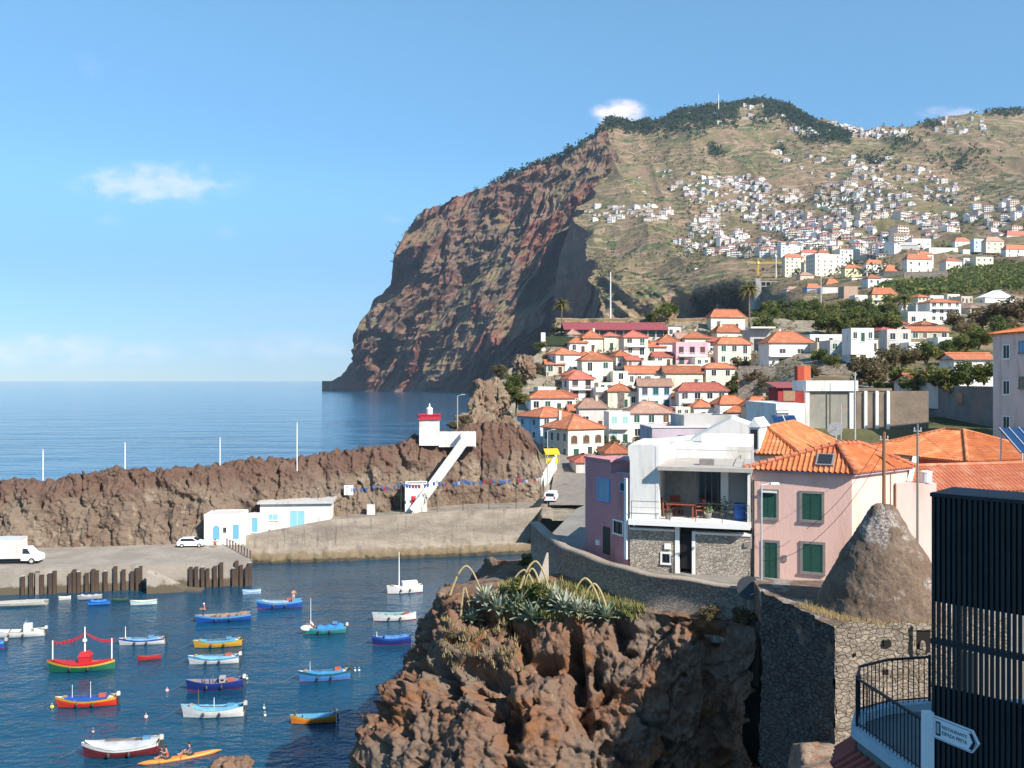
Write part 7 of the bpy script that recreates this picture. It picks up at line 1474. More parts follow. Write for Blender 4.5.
def boats():
    e, L, B, sh = boat((50, 672), (115, 669), 'red and green fishing boat with garlands of flags between its poles', gr, dk, yl, rd, None, h=.85, rise=.7, motor=False, rim=rd, cuddy=False, thwarts=2, double=True)
    m = MB(); m.add([(-L * .42, -B * .3, sh(.1) + .02), (L * .42, -B * .3, sh(.9) + .02), (L * .42, B * .3, sh(.9) + .02), (-L * .42, B * .3, sh(.1) + .02)], [(0, 1, 2, 3)]); A = np.array([[(-L / 2 + L * s, B * .9 * v * (1 - abs(2 * s - 1) ** 2.2) + .001 * v, sh(s) + .06 + .1 * (1 - v * v)) for v in np.linspace(-1, 1, 5)] for s in np.linspace(.04, .96, 14)]); grid('deck', A, paint(rd), True, flip=True, parent=e)
    m = MB(); m.box(-.25, .75, -.5, .5, .7, 1.45); m.add([(-.35, -.55, 1.45), (.85, -.55, 1.45), (.85, .55, 1.45), (-.35, .55, 1.45), (-.1, -.3, 1.85), (.5, -.3, 1.85), (.5, .3, 1.85), (-.1, .3, 1.85)], [(0, 1, 5, 4), (1, 2, 6, 5), (2, 3, 7, 6), (3, 0, 4, 7), (4, 5, 6, 7)]); o = m.build('cabin_cover', paint(rd), e); m = MB(); m.tube([(.2, 0, 1), (.2, 0, 4.2)], [.09, .05], 8); m.build('mast', FRAMES['white'], e); m = MB(); m.ball((.2, -.05, 2.9), .22, n=8); m.build('lamp', FRAMES['white'], e)
    tops = []
    for x, s in ((-L * .46, .03), (L * .45, .96)): m = MB(); m.tube([(x, 0, .6), (x, 0, 3.0)], .06, 6); m.build('pole', FRAMES['white'], e); tops.append(Vector((x, 0, 2.95)))
    for t in tops:
        m = MB(); a, c = t, Vector((.2, 0, 3.7)); pts = [a.lerp(c, k / 12) - Vector((0, 0, .35 * 4 * (k / 12) * (1 - k / 12))) for k in range(13)]; m.tube(pts, .02, 4)
        for k in range(12): p = pts[k]; m.add([p, p + Vector((.26, 0, 0)), p + Vector((.13, .02, -.34))], [(0, 1, 2)])
        m.build('garland', paint(rd), e)
    e, L, B, sh = boat((-8, 638), (45, 635), 'white motorboat with a steering console at the left edge', wh, wh, wh, cr, None, h=.7, thwarts=2, cuddy=True, name='motorboat', rope=False); m = MB(); m.box(.6, 1.3, -.4, .4, .3, 1.35); m.add([(.55, -.4, 1.35), (.55, .4, 1.35), (.8, .36, 1.75), (.8, -.36, 1.75)], [(0, 1, 2, 3)]); m.build('console', FRAMES['white'], e)
    boat((120, 645), (165, 643), 'white boat with a flat pale blue cover moored above the red dinghy', wh, cr, bl, cr, (.20, .40, .58), h=.62, coverh=.10, mast=[(.12, 1.3, .05)])
    boat((138, 661), (161, 659), 'small plain red rowing dinghy', (.38, .03, .04), dk, rd, (.30, .05, .05), None, h=.42, motor=False, name='dinghy', rope=False)
    boat((58, 707.5), (117, 704), 'bright red boat with yellow rim and blue cover', (.62, .04, .02), mr, yl, cr, bl, h=.72, rise=.6, mast=[(.24, 1.2, .03), (.55, 1.5, .03)], coverh=.12)
    boat((85, 757), (160, 751), 'large maroon boat under a grey white tarpaulin near the kayak', mr, mr, wh, cr, (.55, .54, .53), h=.85, rise=.6, cov=(.0, .98), coverh=.22, beam=2.2)
    e, L, B, sh = boat((197, 622.5), (251, 619), 'blue boat carrying nets with a man standing at its bow', bl, bl, sk, (.30, .22, .16), None, h=.75, thwarts=2, motor=False)
    m = MB(); rng = random.Random(4)
    for i in range(9): m.ball((rng.uniform(-.8, L * .42), rng.uniform(-.5, .5), .62), rng.uniform(.3, .55), rng.uniform(.25, .4), .28, 8)
    m.build('nets', mat('brown_net', (.30, .20, .13), (.22, .14, .10), 6, .95, .03, 20), e, True); pos = e.matrix_basis @ Vector((-L * .36, 0, .45)); person(pos, R(-60), 'man in a red shirt and pale hat standing in the blue net boat', 'stand', (.50, .10, .07), (.05, .09, .22), arms='fwd', cap=(.7, .68, .62))
    e, L, B, sh = boat((258, 609), (302, 606.5), 'blue boat with a red waterline and a bare chested man at its stern', bl, rd, sk, sk, (.34, .44, .56), h=.9, rise=.5, cov=(.08, .7), coverh=.12, motor=False); person(e.matrix_basis @ Vector((L * .30, 0, .55)), R(40), 'bare chested man standing in the stern of the blue boat', 'stand', (.45, .22, .15), (.45, .42, .4), arms='fwd')
    boat((195, 648), (242, 645), 'yellow and green boat with a light blue cover', yl, gr, yl, cr, (.10, .38, .55), h=.7, rim=(.10, .30, .12), coverh=.10)
    boat((190, 664), (239, 662), 'white boat with light blue cover moored just below the yellow boat', wh, wh, sk, cr, (.22, .50, .70), h=.66, rise=.6, coverh=.08)
    boat((188, 690.5), (243, 687), 'dark navy boat with a red bottom stripe and cluttered deck', nb, rd, nb, (.2, .2, .3), None, h=.82, rise=.5, cabin=((.4, .36, .34), .6, .5, .35), mast=[(.3, .5, .06), (.45, .6, .06)], rim=(.10, .14, .34))
    boat((184, 717), (244, 715), 'white boat with sky blue deck, two masts and a pale motor', wh, wh, wh, sk, (.16, .46, .68), h=.78, rise=.7, mast=[(.24, 1.5, .06), (.5, .9, .04)], coverh=.06, cov=(.1, .9))
    e, L, B, sh = boat((304, 634), (346, 632), 'teal green boat with heaped blue tarpaulin and white bow', tl, (.20, .10, .06), sk, cr, (.05, .22, .55), h=.72, rise=.5, cov=(.32, .95), coverh=.42, mast=[(.16, 3.2, .04)]); m = MB(); m.ball((-L * .44, 0, .62), .75, .42, .36, 10); m.build('white_bow_cover', FRAMES['white'], e, True); person(e.matrix_basis @ Vector((-L * .27, 0, .35)), R(-80), 'man in a pale shirt bending over the bow of the teal boat', 'bend', (.62, .52, .5), (.3, .1, .12), arms='fwd')
    boat((300, 681.5), (350, 678), 'light blue boat with a green band and red bottom', (.05, .20, .50), rd, (.02, .10, .16), cr, (.06, .26, .48), h=.85, rise=.45, mast=[(.2, 1.0, .03)], coverh=.12)
    boat((292, 724), (336, 721), 'small orange boat with yellow rim and blue inside at the bottom of the harbour', (.70, .20, .02), dk, yl, sk, (.10, .34, .52), h=.6, rise=.6, cov=(.25, .85), coverh=.05, mast=[(.08, .4, .06)])
    e, L, B, sh = boat((388, 594), (422, 591.5), 'white sailing boat with one bare mast', wh, rd, wh, cr, (.72, .70, .68), h=1.0, rise=.4, cov=(.15, .9), coverh=.12, motor=False, name='sailing_boat'); m = MB(); m.tube([(-.8, 0, .5), (-.8, 0, 5.4)], [.09, .05], 8); m.build('mast', FRAMES['white'], e); m = MB(); m.box(-.4, 1.6, -.5, .5, .9, 1.5); m.build('cabin', FRAMES['white'], e)
    boat((374, 621), (416, 619), 'white open boat with a red waterline and teal inside', wh, rd, wh, (.20, .42, .42), None, h=.8, rise=.6, motor=False, double=True)
    boat((373, 645), (411, 643), 'dark blue boat with red bottom half hidden behind the rock', nb, rd, bl, (.1, .2, .4), (.08, .22, .5), h=.85, cov=(.3, .9), motor=False, mast=[(.1, .5, .05)])
    boat((243, 594), (261, 593), 'tiny pale blue rowing boat near the corner of the landing stage', (.30, .50, .72), wh, wh, sk, None, h=.5, motor=False, name='dinghy', rope=False)
    boat((78, 600), (102, 598.5), 'grey dinghy moored under the fender piles', gy, dk, gy, cr, (.40, .40, .42), h=.5, motor=False, name='dinghy', rope=False); boat((88, 605.5), (110, 604), 'bright blue dinghy in front of the grey one', (.04, .20, .58), nb, bl, bl, (.05, .20, .52), h=.5, motor=False, name='dinghy', rope=False)
    boat((112, 602), (129, 601), 'dark green dinghy low in the water beside the piles', dk, dk, (.05, .14, .12), dk, None, h=.4, motor=False, name='dinghy', rope=False); boat((131, 605.5), (157, 604), 'white dinghy with teal lower hull beside the piles', wh, tl, (.3, .6, .6), cr, None, h=.55, motor=False, name='dinghy', rope=False)
    boat((-12, 607), (47, 604.5), 'long low cream barge moored along the quay', cr, cr, cr, (.5, .46, .4), (.56, .52, .46), h=.55, rise=.1, motor=False, cov=(.05, .97), coverh=.04, name='barge', rope=False); boat((59, 600), (71, 599), 'very small cream skiff between barge and grey dinghy', cr, cr, wh, cr, None, h=.4, motor=False, name='dinghy', rope=False)
    boat((-26, 649), (5, 647.5), 'blue boat cut by the left edge of the picture', bl, rd, sk, sk, (.1, .3, .6), h=.7)
    # double kayak with two paddlers
    b0, s0 = W(137, 766), W(222, 751.5); d = s0 - b0; L = d.length; c = (b0 + s0) / 2; e = empty('kayak', (c.x, c.y, 0), math.atan2(d.y, d.x), 'orange double kayak with two paddlers', 'kayak'); om = mat('kayak_orange', (.75, .20, .03), (.68, .24, .06), 2, .35)
    A = np.zeros((25, 13, 3))
    for i in range(25):
        s = i / 24; w = .36 * max(.01, (1 - abs(2 * s - 1) ** 2.3)); z = .06 + .10 * abs(2 * s - 1) ** 3
        for j in range(13): t = 2 * math.pi * j / 12; A[i, j] = (-L / 2 + L * s, w * math.cos(t), z + .17 * math.sin(t) * min(1, w / .15))
    grid('hull', A, om, True, parent=e); a0 = math.atan2(d.y, d.x)
    for x, sh_, lb, ar in ((-.9, (.62, .10, .03), 'front paddler in an orange life vest sitting in the kayak', 'up'), (.7, (.10, .10, .18), 'rear paddler in a dark vest sitting in the kayak', 'fwd')):
        m = MB(); m.lathe((x, 0, .22), [(.30, 0), (.31, .05), (.25, .06)], 12); m.build('seat_rim', FRAMES['dark'], e); p = person(e.matrix_basis @ Vector((x, 0, .18)), a0 - R(90), lb, 'sit', sh_, (.1, .1, .1), arms=ar)
        q = empty('paddle', e.matrix_basis @ Vector((x - .45, 0, .55 if ar == 'fwd' else .85)), a0 + R(90), 'double bladed paddle held by the ' + lb.split(' in ')[0], 'paddle'); m = MB(); t = .55 if ar == 'up' else -.2; u = Vector((math.cos(t), 0, math.sin(t))); m.tube([u * -.85, u * .85], .018, 6); m.build('shaft', FRAMES['dark'], q)
        for s in (-1, 1): m = MB(); m.T = Matrix.Translation(u * s * 1.02) @ Matrix.Rotation(-t, 4, 'Y'); m.ball((0, 0, 0), .22, .02, .09, 10); m.build('blade', mat('paddle_yellow', (.75, .55, .06)), q)
    # mooring buoys
    for i, (px, py, col, lb) in enumerate(((52, 708, (.75, .5, .1), 'yellow mooring buoy at the bow of the red boat'), (167, 691.5, (.66, .40, .38), 'pinkish buoy left of the navy boat'), (146, 718, (.66, .42, .40), 'pinkish buoy above the kayak'), (355, 671.5, wh, 'white buoy just behind the light blue boat'), (359, 671.3, wh, 'second white buoy farther from the light blue boat'), (265, 716.5, wh, 'small white buoy right of the white boat with two masts'), (93, 733, (.5, .3, .3), 'small dull red marker buoy above the maroon boat'), (247, 679.5, wh, 'white buoy at the stern of the navy boat'), (243, 640.5, wh, 'white buoy at the stern of the yellow boat'), (264, 709, wh, 'tiny white float above the small white buoy'))):
        p = W(px, py); q = MB(); q.ball((p.x, p.y, .1), .17 if i < 3 else .12, n=10); q.tube([(p.x, p.y, .3), (p.x, p.y, .42)], .03, 6); tag(q.build('buoy', paint(col), smooth=True), lb, 'buoy', 'mooring buoys')
    person(P(215, 541.5, 133) * 1 + Vector((0, 0, 0)), R(20), 'person in an orange top sitting low by the white shed', 'bend', (.55, .22, .12), (.1, .1, .14)); 
    for o in COL.objects:
        if o.get('label', '').startswith('person in an orange'): o.location.z = 3.2
    m = rock_material('wet_rock', ((.20, .12, .08), (.15, .10, .075), (.07, .05, .04), (.28, .2, .15)), 1.5, bump=.06); c = W(232, 768); rock_lump('shore_boulder', (c.x, c.y + .2, -.1), 1.5, .9, .75, m, 3.1, 'brown boulder breaking the water below the kayak', 'rock', 40)
boats()
m = rock_material('stack_rock', ((.24, .18, .125), (.20, .13, .09), (.08, .06, .05), (.33, .26, .18)), 8, bump=.3)
for (px, py, Y, rx, ry, rz, sd, lb) in ((483, 405, 192, 3.0, 3.5, 4.6, 2.2, 'broad brown rock outcrop behind the lighthouse ridge'), (498, 396, 202, 2.4, 3, 3.6, 5.2, 'small brown rock outcrop left of the shaded cleft'), (477, 428, 184, 3.6, 4, 3.4, 8.1, 'low brown rock outcrop just right of the street lamp'), (506, 432, 196, 3.0, 4, 3.0, 3.4, 'brown rock outcrop above the right end of the breakwater'), (524, 366, 245, 3.0, 3, 3.4, 6.3, 'ochre rock outcrop on the left cliff of the knoll')):
    c = P(px, py, Y); rock_lump('rock_outcrop', (c.x, Y, c.z), rx, ry, rz, m, sd, lb, 'rock', 70, .42, group='rock outcrops at the left of the town')
# ================================================================== PLANTS
def leafm(name, a, b):
    m = mat(name, a, b, 1.2, .75, spec=.2, coord='World'); nt, N, L, p = hook(m)
    if any(q.type == 'BSDF_TRANSLUCENT' for q in N): return m
    t = N.new('ShaderNodeBsdfTranslucent'); x = N.new('ShaderNodeMixShader'); x.inputs[0].default_value = .5; L.new(p.inputs['Base Color'].links[0].from_socket, t.inputs['Color']); o = [q for q in N if q.type == 'OUTPUT_MATERIAL'][0]; L.new(p.outputs[0], x.inputs[1]); L.new(t.outputs[0], x.inputs[2]); L.new(x.outputs[0], o.inputs[0]); return m
LG = [leafm('leaf_dark', (.07, .10, .03), (.085, .115, .036)), leafm('leaf_mid', (.135, .17, .048), (.165, .19, .055)), leafm('leaf_light', (.23, .23, .07), (.27, .25, .08))]
LD = [leafm('dry_leaf_dark', (.15, .11, .065), (.13, .10, .055)), leafm('dry_leaf', (.27, .20, .115), (.23, .175, .095)), leafm('dry_leaf_olive', (.17, .16, .07), (.20, .18, .08))]
def leaf_quads(C, size, rng, flat=.5):
    n = len(C); d = rng.normal(0, 1, (n, 3)); d[:, 2] *= flat; d /= np.linalg.norm(d, axis=1, keepdims=True); u = np.cross(d, rng.normal(0, 1, (n, 3))); u /= np.linalg.norm(u, axis=1, keepdims=True); s = size * rng.uniform(.6, 1.3, (n, 1))
    return np.stack([C - d * s, C + u * s * .55, C + d * s, C - u * s * .55], 1)
def crown_points(n, rng, clumps=14, squash=.75):
    """leaf centres in clumps spread through a unit crown"""
    cc = rng.normal(0, 1, (clumps, 3)); cc /= np.linalg.norm(cc, axis=1, keepdims=True); cc *= rng.uniform(.35, .85, (clumps, 1)); cc[:, 2] *= squash; rr = rng.uniform(.22, .42, clumps)
    i = rng.integers(0, clumps, n); p = rng.normal(0, 1, (n, 3)); p /= np.linalg.norm(p, axis=1, keepdims=True); p *= rng.uniform(.25, 1, (n, 1)) ** .5
    return cc[i] + p * rr[i][:, None], i
CROWNS = {}
def crown(kind, i, n=1500, leaf=.10):
    k = (kind, i)
    if k not in CROWNS:
        rng = np.random.default_rng(hash(kind) % 1 + i * 13 + (7 if kind == 'dry' else 0)); C, ci = crown_points(n, rng, 15 + i); tone = rng.choice(3, 40, p=[.28, .44, .28]); mi = np.where(rng.random(n) < .7, tone[ci], rng.integers(0, 3, n))
        CROWNS[k] = quads_mesh('crown', leaf_quads(C, leaf, rng), LG if kind == 'green' else LD, mi)
    return CROWNS[k]
def tree(p, r, h, label, kind='green', group=None, name='tree', i=0, cat='tree', squash=1.0):
    e = empty(name, p, 0, label, cat, group); t = MB(); t.tube([(0, 0, -1), (.05 * h, 0, h * .4), (0, .04 * h, h * .9)], [r * .09, r * .07, r * .035], 7)
    rng = random.Random(label + str(p.x))
    for k in range(4): a = rng.uniform(0, 6.28); t.tube([(.04 * h, 0, h * .45), (math.cos(a) * r * .5, math.sin(a) * r * .5, h * .9)], [r * .045, r * .02], 5)
    t.build('trunk', WOOD, e); o = put('crown', crown(kind, i % 5), e, 0, 0, h, rng.uniform(0, 6.28)); o.scale = (r, r, r * .85 * squash); return e
def shrub(p, r, label, kind='green', group=None, i=0, squash=1.0, name='shrub'):
    e = empty(name, p, 0, label, 'shrub', group); t = MB()
    rng = random.Random(label + str(p.x))
    for k in range(5): a = rng.uniform(0, 6.28); t.tube([(0, 0, -.4), (math.cos(a) * r * .3, math.sin(a) * r * .3, r * .5)], [r * .05, r * .02], 5)
    t.build('stem', WOOD, e); o = put('foliage', crown(kind, i % 5), e, 0, 0, r * .55 * squash, rng.uniform(0, 6.28)); o.scale = (r, r, r * .85 * squash); return e
def palm(p, h, r, label, name='palm_tree', nf=60):
    e = empty(name, p, 0, label, 'palm tree'); t = MB(); t.tube([(0, 0, -1), (.1, 0, h * .5), (0, 0, h)], [.34, .27, .30], 9); t.build('trunk', mat('palm_trunk', (.24, .18, .13), (.18, .13, .10), 3, .95, .03, 10, stretch=(1, 1, 4)), e); rng = np.random.default_rng(int(abs(p.x) * 10)); V = []
    for k in range(nf):
        a = 2.4 * k + rng.uniform(-.2, .2); el = rng.uniform(-.5, 1.2); L = r * rng.uniform(.85, 1.1); pts = []
        for s in np.linspace(0, 1, 9): z = h + L * s * math.sin(el) - .55 * L * s * s * (.5 + .5 * math.cos(el)); x = L * s * math.cos(el * .8); pts.append(np.array([x * math.cos(a), x * math.sin(a), z]))
        side = np.array([-math.sin(a), math.cos(a), 0])
        for j in range(8):
            q0, q1 = pts[j], pts[j + 1]; w = .30 * r / 3 * (1.1 - j / 9)
            for s in (-1, 1): V.append([q0, q1, q1 + s * side * w - np.array([0, 0, w * .6]), q0 + s * side * w * 1.05 - np.array([0, 0, w * .6])])
    link('fronds', quads_mesh('fronds', np.array(V), leafm('palm_leaf', (.17, .17, .06), (.24, .20, .08))), e); return e
def ground(px, py): return P(px, py, G(px, py))
def town_trees():
    rng = random.Random(9); g = 'broad trees in the green band above the white villa'; i = 0
    places = ['at the left end of the green band by the tall palm', 'above the white villa roof', 'left of the blue walled house', 'below the blue walled house', 'under the flat grey building', 'in the middle of the green band', 'below the bare tan party wall', 'in front of the low white row house', 'below the pale yellow house', 'at the right end of the green band by the palm']
    for row, (py, n) in enumerate(((334, 9), (326, 10), (318, 10), (311, 8))):
        for k in range(n):
            px = 756 + (898 - 756) * (k + .5 + rng.uniform(-.3, .3)) / n
            if row == 0 and 766 < px < 816: continue
            Y = G(max(px, 816), py); p = P(px, py + 2, Y); r = rng.uniform(3.6, 5.2); lab = ('rounded', 'dense', 'spreading', 'ragged')[row] + ' dark green tree ' + places[min(9, int((px - 756) / 14.4))]
            tree(p, r, r * .9, lab, 'green', '%s, %s' % (g, lab), i=i); i += 1
    for (px, py, r, k, lb) in ((668, 322, 4.6, 'green', 'bushy bright green tree behind the right end of the long maroon roof'), (684, 320, 4.2, 'green', 'rounded green tree left of the topmost cream house'), (652, 324, 3.0, 'green', 'low green tree just above the long maroon roof'), (700, 314, 5.2, 'dry', 'large brownish tree behind the topmost cream house'), (716, 306, 5.0, 'green', 'dark tree clump below the tall palm'), (690, 300, 5.5, 'dry', 'brown shrubby tree on the bluff edge'), (734, 304, 5.5, 'green', 'dark green tree just left of the tall palm trunk'), (646, 357, 3.0, 'dry', 'reddish brown garden shrub tree between cream and white houses'), (741, 392, 3.4, 'green', 'dark green garden tree beside the square yellow house'), (733, 398, 2.6, 'green', 'bright green bush at the foot of the dark rock wall'), (757, 392, 4.0, 'dry', 'bare brown dry tree below the white villa'), (742, 372, 3.4, 'dry', 'dark dry shrub on the rock wall left of the villa'),
                               (549, 366, 2.6, 'dry', 'ochre shrub on the cliff left of the topmost left house'), (533, 378, 3.2, 'dry', 'big ochre brown shrub on the left cliff of the knoll'), (540, 352, 2.4, 'green', 'green shrub under the white garden pillar'), (520, 392, 2.6, 'green', 'dark shrub on the left cliff above the shaded cleft'), (556, 334, 2.0, 'dry', 'small reddish shrub at the foot of the lone palm'), (590, 452, 2.0, 'green', 'garden hedge bush under the yellow corner house'), (612, 449, 2.0, 'green', 'small planted bush on the terrace right of the yellow house'), (640, 446, 1.8, 'dry', 'dry little bush beside the white town wall')):
        tree(ground(px, py), r, r * .8, lb, k, None, i=i); i += 1
    for (px, py, Y, r, k, lb) in ((506, 402, 205, 3.2, 'green', 'dark tree in the cleft left of the pale blue house'), (516, 410, 204, 3.0, 'green', 'dark green tree directly left of the pale blue house'), (512, 390, 214, 2.8, 'green', 'dark tree high in the cleft under the ochre shrubs'), (466, 428, 172, 1.8, 'dry', 'dry bush beside the lighthouse terrace'), (456, 433, 168, 1.6, 'dry', 'small dry bush right behind the lighthouse'), (500, 378, 222, 2.4, 'dry', 'dry ochre bush on the rock outcrop')): tree(P(px, py, Y), r, r * .8, lb, k, None, i=i); i += 1
    T = lambda px, py, Y, h, r, lb, nm='palm_tree': palm(P(px, py, Y), h, r, lb, nm)
    T(561.5, 331, 298, 9.0, 3.5, 'lone palm tree on the knoll top left of the maroon roof'); T(749, 338, 288, 16, 4.0, 'very tall palm tree between topmost house and tree band'); T(905, 322, 318, 8.5, 4.0, 'palm tree at the right end of the tree band'); q = [G(x, 302) for x in (712, 728)]; T(712, 302, q[0], 13 * q[0] / F, 7 * q[0] / F, 'left palm of the pair on the bluff'); T(728, 302, q[1], 14 * q[1] / F, 7 * q[1] / F, 'right palm of the pair on the bluff')
    # shrubs on the right
    for (px, py, Y, r, k, lb) in ((870, 384, 150, 3.4, 'dry', 'yellowish dry shrub left of the hanging shrubs'), (884, 372, 170, 3.6, 'dry', 'pale brown shrub below the pinkish house'), (858, 372, 170, 2.6, 'dry', 'dry bush by the slender utility pole'), (902, 366, 175, 3.6, 'dry', 'olive shrub under the tiny cube house'), (926, 362, 175, 3.2, 'green', 'green shrub between cube houses'), (944, 360, 185, 3.4, 'green', 'yellow green shrub below the white cube house with two windows'), (965, 352, 185, 3.0, 'green', 'green shrub left of the long orange roof'),
                                  (895, 396, 140, 3.4, 'green', 'leafy shrub hanging over the left end of the grey wall'), (908, 392, 134, 3.4, 'green', 'dense leafy shrub hanging over the grey wall'), (922, 395, 127, 3.2, 'green', 'dark leafy shrub in the middle of the grey wall'), (936, 390, 120, 3.0, 'green', 'rounded leafy shrub near the dark wall opening'), (950, 389, 113, 2.6, 'green', 'small leafy shrub above the dark wall opening'), (968, 383, 108, 2.4, 'green', 'leafy shrub in front of the long orange roof'), (984, 382, 100, 2.2, 'green', 'leafy shrub against the lilac building'), (905, 404, 136, 2.6, 'green', 'trailing shrub low on the grey wall'),
                                  (820, 362, 205, 2.6, 'green', 'garden tree in front of the low awning house'), (834, 366, 200, 2.2, 'green', 'garden bush beside the white wall house'), (812, 376, 195, 2.2, 'dry', 'dry garden bush right of the white villa'),
                                  (968, 338, 250, 4.4, 'dry', 'large brown shrub below the balconied house'), (982, 326, 270, 5.0, 'dry', 'large olive brown shrub under the white barn'), (1000, 322, 265, 5.4, 'dry', 'broad dry shrub below the curving road wall'), (1018, 320, 260, 5.6, 'dry', 'dry shrub at the right edge under the road wall'), (996, 340, 230, 5.0, 'green', 'dark green shrub left of the lilac building roof'), (978, 348, 215, 4.2, 'green', 'green shrub just above the long orange roof'), (1008, 338, 235, 4.6, 'dry', 'brown shrub touching the lilac building roof'), (958, 326, 285, 4.6, 'dry', 'grey brown shrub beside the balconied house')):
        if px > 886 and Y < 142 and py > 380: Y = float(np.interp(px, [886, 999], [148, 111]))
        shrub(P(px, py, Y), r, lb, k, None, i=i); i += 1
town_trees()

def masses():
    rng = np.random.default_rng(21)
    # woods on the summit and along the cliff top
    pts = list(HEADWOOD)
    for _ in range(2600):
        px = rng.uniform(606, 850); sk = float(interp(px, SKY_HILL)); dep = np.interp(px, [606, 640, 700, 760, 800, 850], [6, 10, 20, 14, 14, 8]); py = sk - 1 + abs(rng.normal(0, 1)) * dep * .55 + (np.clip((px - 770) / 70, 0, 1) * 6)
        if 738 < px < 765 and py > sk + 3: continue
        p, d = hill_at(px, py)
        if d < 4 and p.y > 1200: pts.append((p.x, p.y, p.z, rng.uniform(5.5, 10.5)))
    for (cx, cy, hx, hy, n) in ((905, 140, 22, 9, 70), (1005, 112, 28, 6, 140), (930, 125, 14, 5, 60), (715, 152, 9, 7, 60), (760, 120, 9, 9, 60), (780, 150, 7, 5, 30), (820, 140, 26, 6, 90), (958, 160, 40, 16, 90), (880, 160, 26, 10, 60)):
        for _ in range(n):
            px, py = cx + rng.normal(0, .5) * hx, cy + rng.normal(0, .5) * hy; p, d = hill_at(px, py)
            if d < 4: pts.append((p.x, p.y, p.z, rng.uniform(4, 8)))
    C = []; S = []
    for (x, y, z, r) in pts:
        k = 9; q = rng.normal(0, .5, (k, 3)); C.append(np.array([x, y, z + r * .55]) + q * r * np.array([.8, .8, .75])); S += [r * .42] * k
    C = np.concatenate(C); V = leaf_quads(C, 1.0, rng, .7); V = C[:, None, :] + (V - C[:, None, :]) * np.array(S)[:, None, None]
    wm = [leafm('far_wood_dark', (.045, .075, .035), (.055, .085, .04)), leafm('far_wood', (.07, .10, .045), (.085, .11, .05))]; tag(link('hill_woodland', quads_mesh('hill_woodland', V, wm, rng.integers(0, 2, len(V)))), 'dark green woodland covering the summit and the cliff top', 'woodland', None, 'stuff')
    # scrub over the slopes
    k = HILLSIDE['k']; A = HILLSIDE['A'][:k].reshape(-1, 3); PYr = HILLSIDE['PY'].reshape(-1); PXr = HILLSIDE['PX'].reshape(-1); ok = np.where((PYr < 322) & (PXr < 1060) & (A[:, 1] > 330))[0]; wgt = 1 / 1.0; C = []; S = []; M = []
    sel = rng.choice(ok, 17000); dens = fbm(A[sel][:, 0] / 90, A[sel][:, 1] / 150, sel * 0., 4)
    for i, dn in zip(sel, dens):
        if rng.random() > np.clip(.45 + .8 * dn, .05, 1): continue
        Y = A[i, 1]; r = rng.uniform(.8, 2.6) * np.clip(Y / 900, .5, 1.6); kk = 3; q = rng.normal(0, .5, (kk, 3)); C.append(A[i] + np.array([0, 0, r * .3]) + q * r * np.array([1.5, 1.0, .5])); S += [r * .6] * kk; M += [int(rng.choice(4, p=[.4, .25, .2, .15]))] * kk
    for (cx, cy, hx, hy, n) in ((770, 222, 90, 34, 900), (880, 215, 70, 36, 700), (640, 210, 50, 12, 140), (730, 262, 50, 16, 420), (850, 262, 60, 12, 260), (900, 150, 110, 22, 420), (990, 205, 40, 36, 420), (705, 298, 55, 18, 800), (640, 300, 40, 24, 160)):
        for _ in range(n):
            a, c = rng.uniform(-1, 1, 2); px, py = cx + a * hx, cy + c * hy
            if fbm(np.array([px / 22]), py / 10, 3.0, 2)[0] < -.15: continue
            w = P(px, py, float(YB(px, py))); r = rng.uniform(2.0, 4.6) * min(1, w.y / 1100 + .25); C.append(np.array([w.x, w.y, w.z + r * .5]) + rng.normal(0, .5, (5, 3)) * r * .8); S += [r * .5] * 5; M += [int(rng.choice(3, p=[.4, .15, .45]))] * 5
    C = np.concatenate(C); V = leaf_quads(C, 1.0, rng, .6); V = C[:, None, :] + (V - C[:, None, :]) * np.array(S)[:, None, None]
    tag(link('hillside_scrub', quads_mesh('hillside_scrub', V, [leafm('scrub_green', (.095, .115, .045), (.12, .13, .052)), leafm('scrub_olive', (.16, .15, .065), (.18, .155, .07)), leafm('scrub_dark', (.065, .085, .042), (.08, .095, .045)), leafm('scrub_brown', (.20, .14, .085), (.22, .16, .10))], M)), 'patchy scrub and bushes over the brown hillside', 'scrub', None, 'stuff')
    # banana field
    C = []; S = []; M = []
    for _ in range(5200):
        px, py = rng.uniform(872, 1060), rng.uniform(252, 300); lo = np.interp(px, [872, 900, 940, 960, 1000, 1060], [286, 283, 280, 262, 254, 252]); hi = np.interp(px, [872, 905, 950, 1000, 1060], [293, 296, 294, 290, 290])
        if not lo < py < hi: continue
        Y = float(YB(px, py)) ; p = np.array(P(px, py, Y)); kk = 4; C.append(p + np.array([0, 0, 1.3]) + rng.normal(0, .8, (kk, 3))); S += [rng.uniform(.8, 1.7)] * kk; M += list(rng.choice(3, kk, p=[.4, .4, .2]))
    C = np.concatenate(C); V = leaf_quads(C, 1.0, rng, .5); V = C[:, None, :] + (V - C[:, None, :]) * np.array(S)[:, None, None]; tag(link('banana_field', quads_mesh('banana_field', V, LG, M)), 'dense green banana field on the slope at the right', 'plantation', None, 'stuff')
    # scrub and dry growth on the knoll
    C = []; S = []; M = []
    for _ in range(3400):
        px, py = rng.uniform(545, 800), rng.uniform(322, 468)
        if px < interp(py, [(322, 556), (350, 541), (384, 502), (400, 507), (450, 537), (470, 545)]): continue
        if 545 < px < 595 and py > 455: continue
        Y = float(YA(px, py)); p = np.array(P(px, py, Y)); r = rng.uniform(.3, 1.0); kk = 5; C.append(p + np.array([0, 0, r * .5]) + rng.normal(0, .4, (kk, 3)) * r); S += [r * .5] * kk; M += [int(rng.choice(4, p=[.3, .3, .2, .2]))] * kk
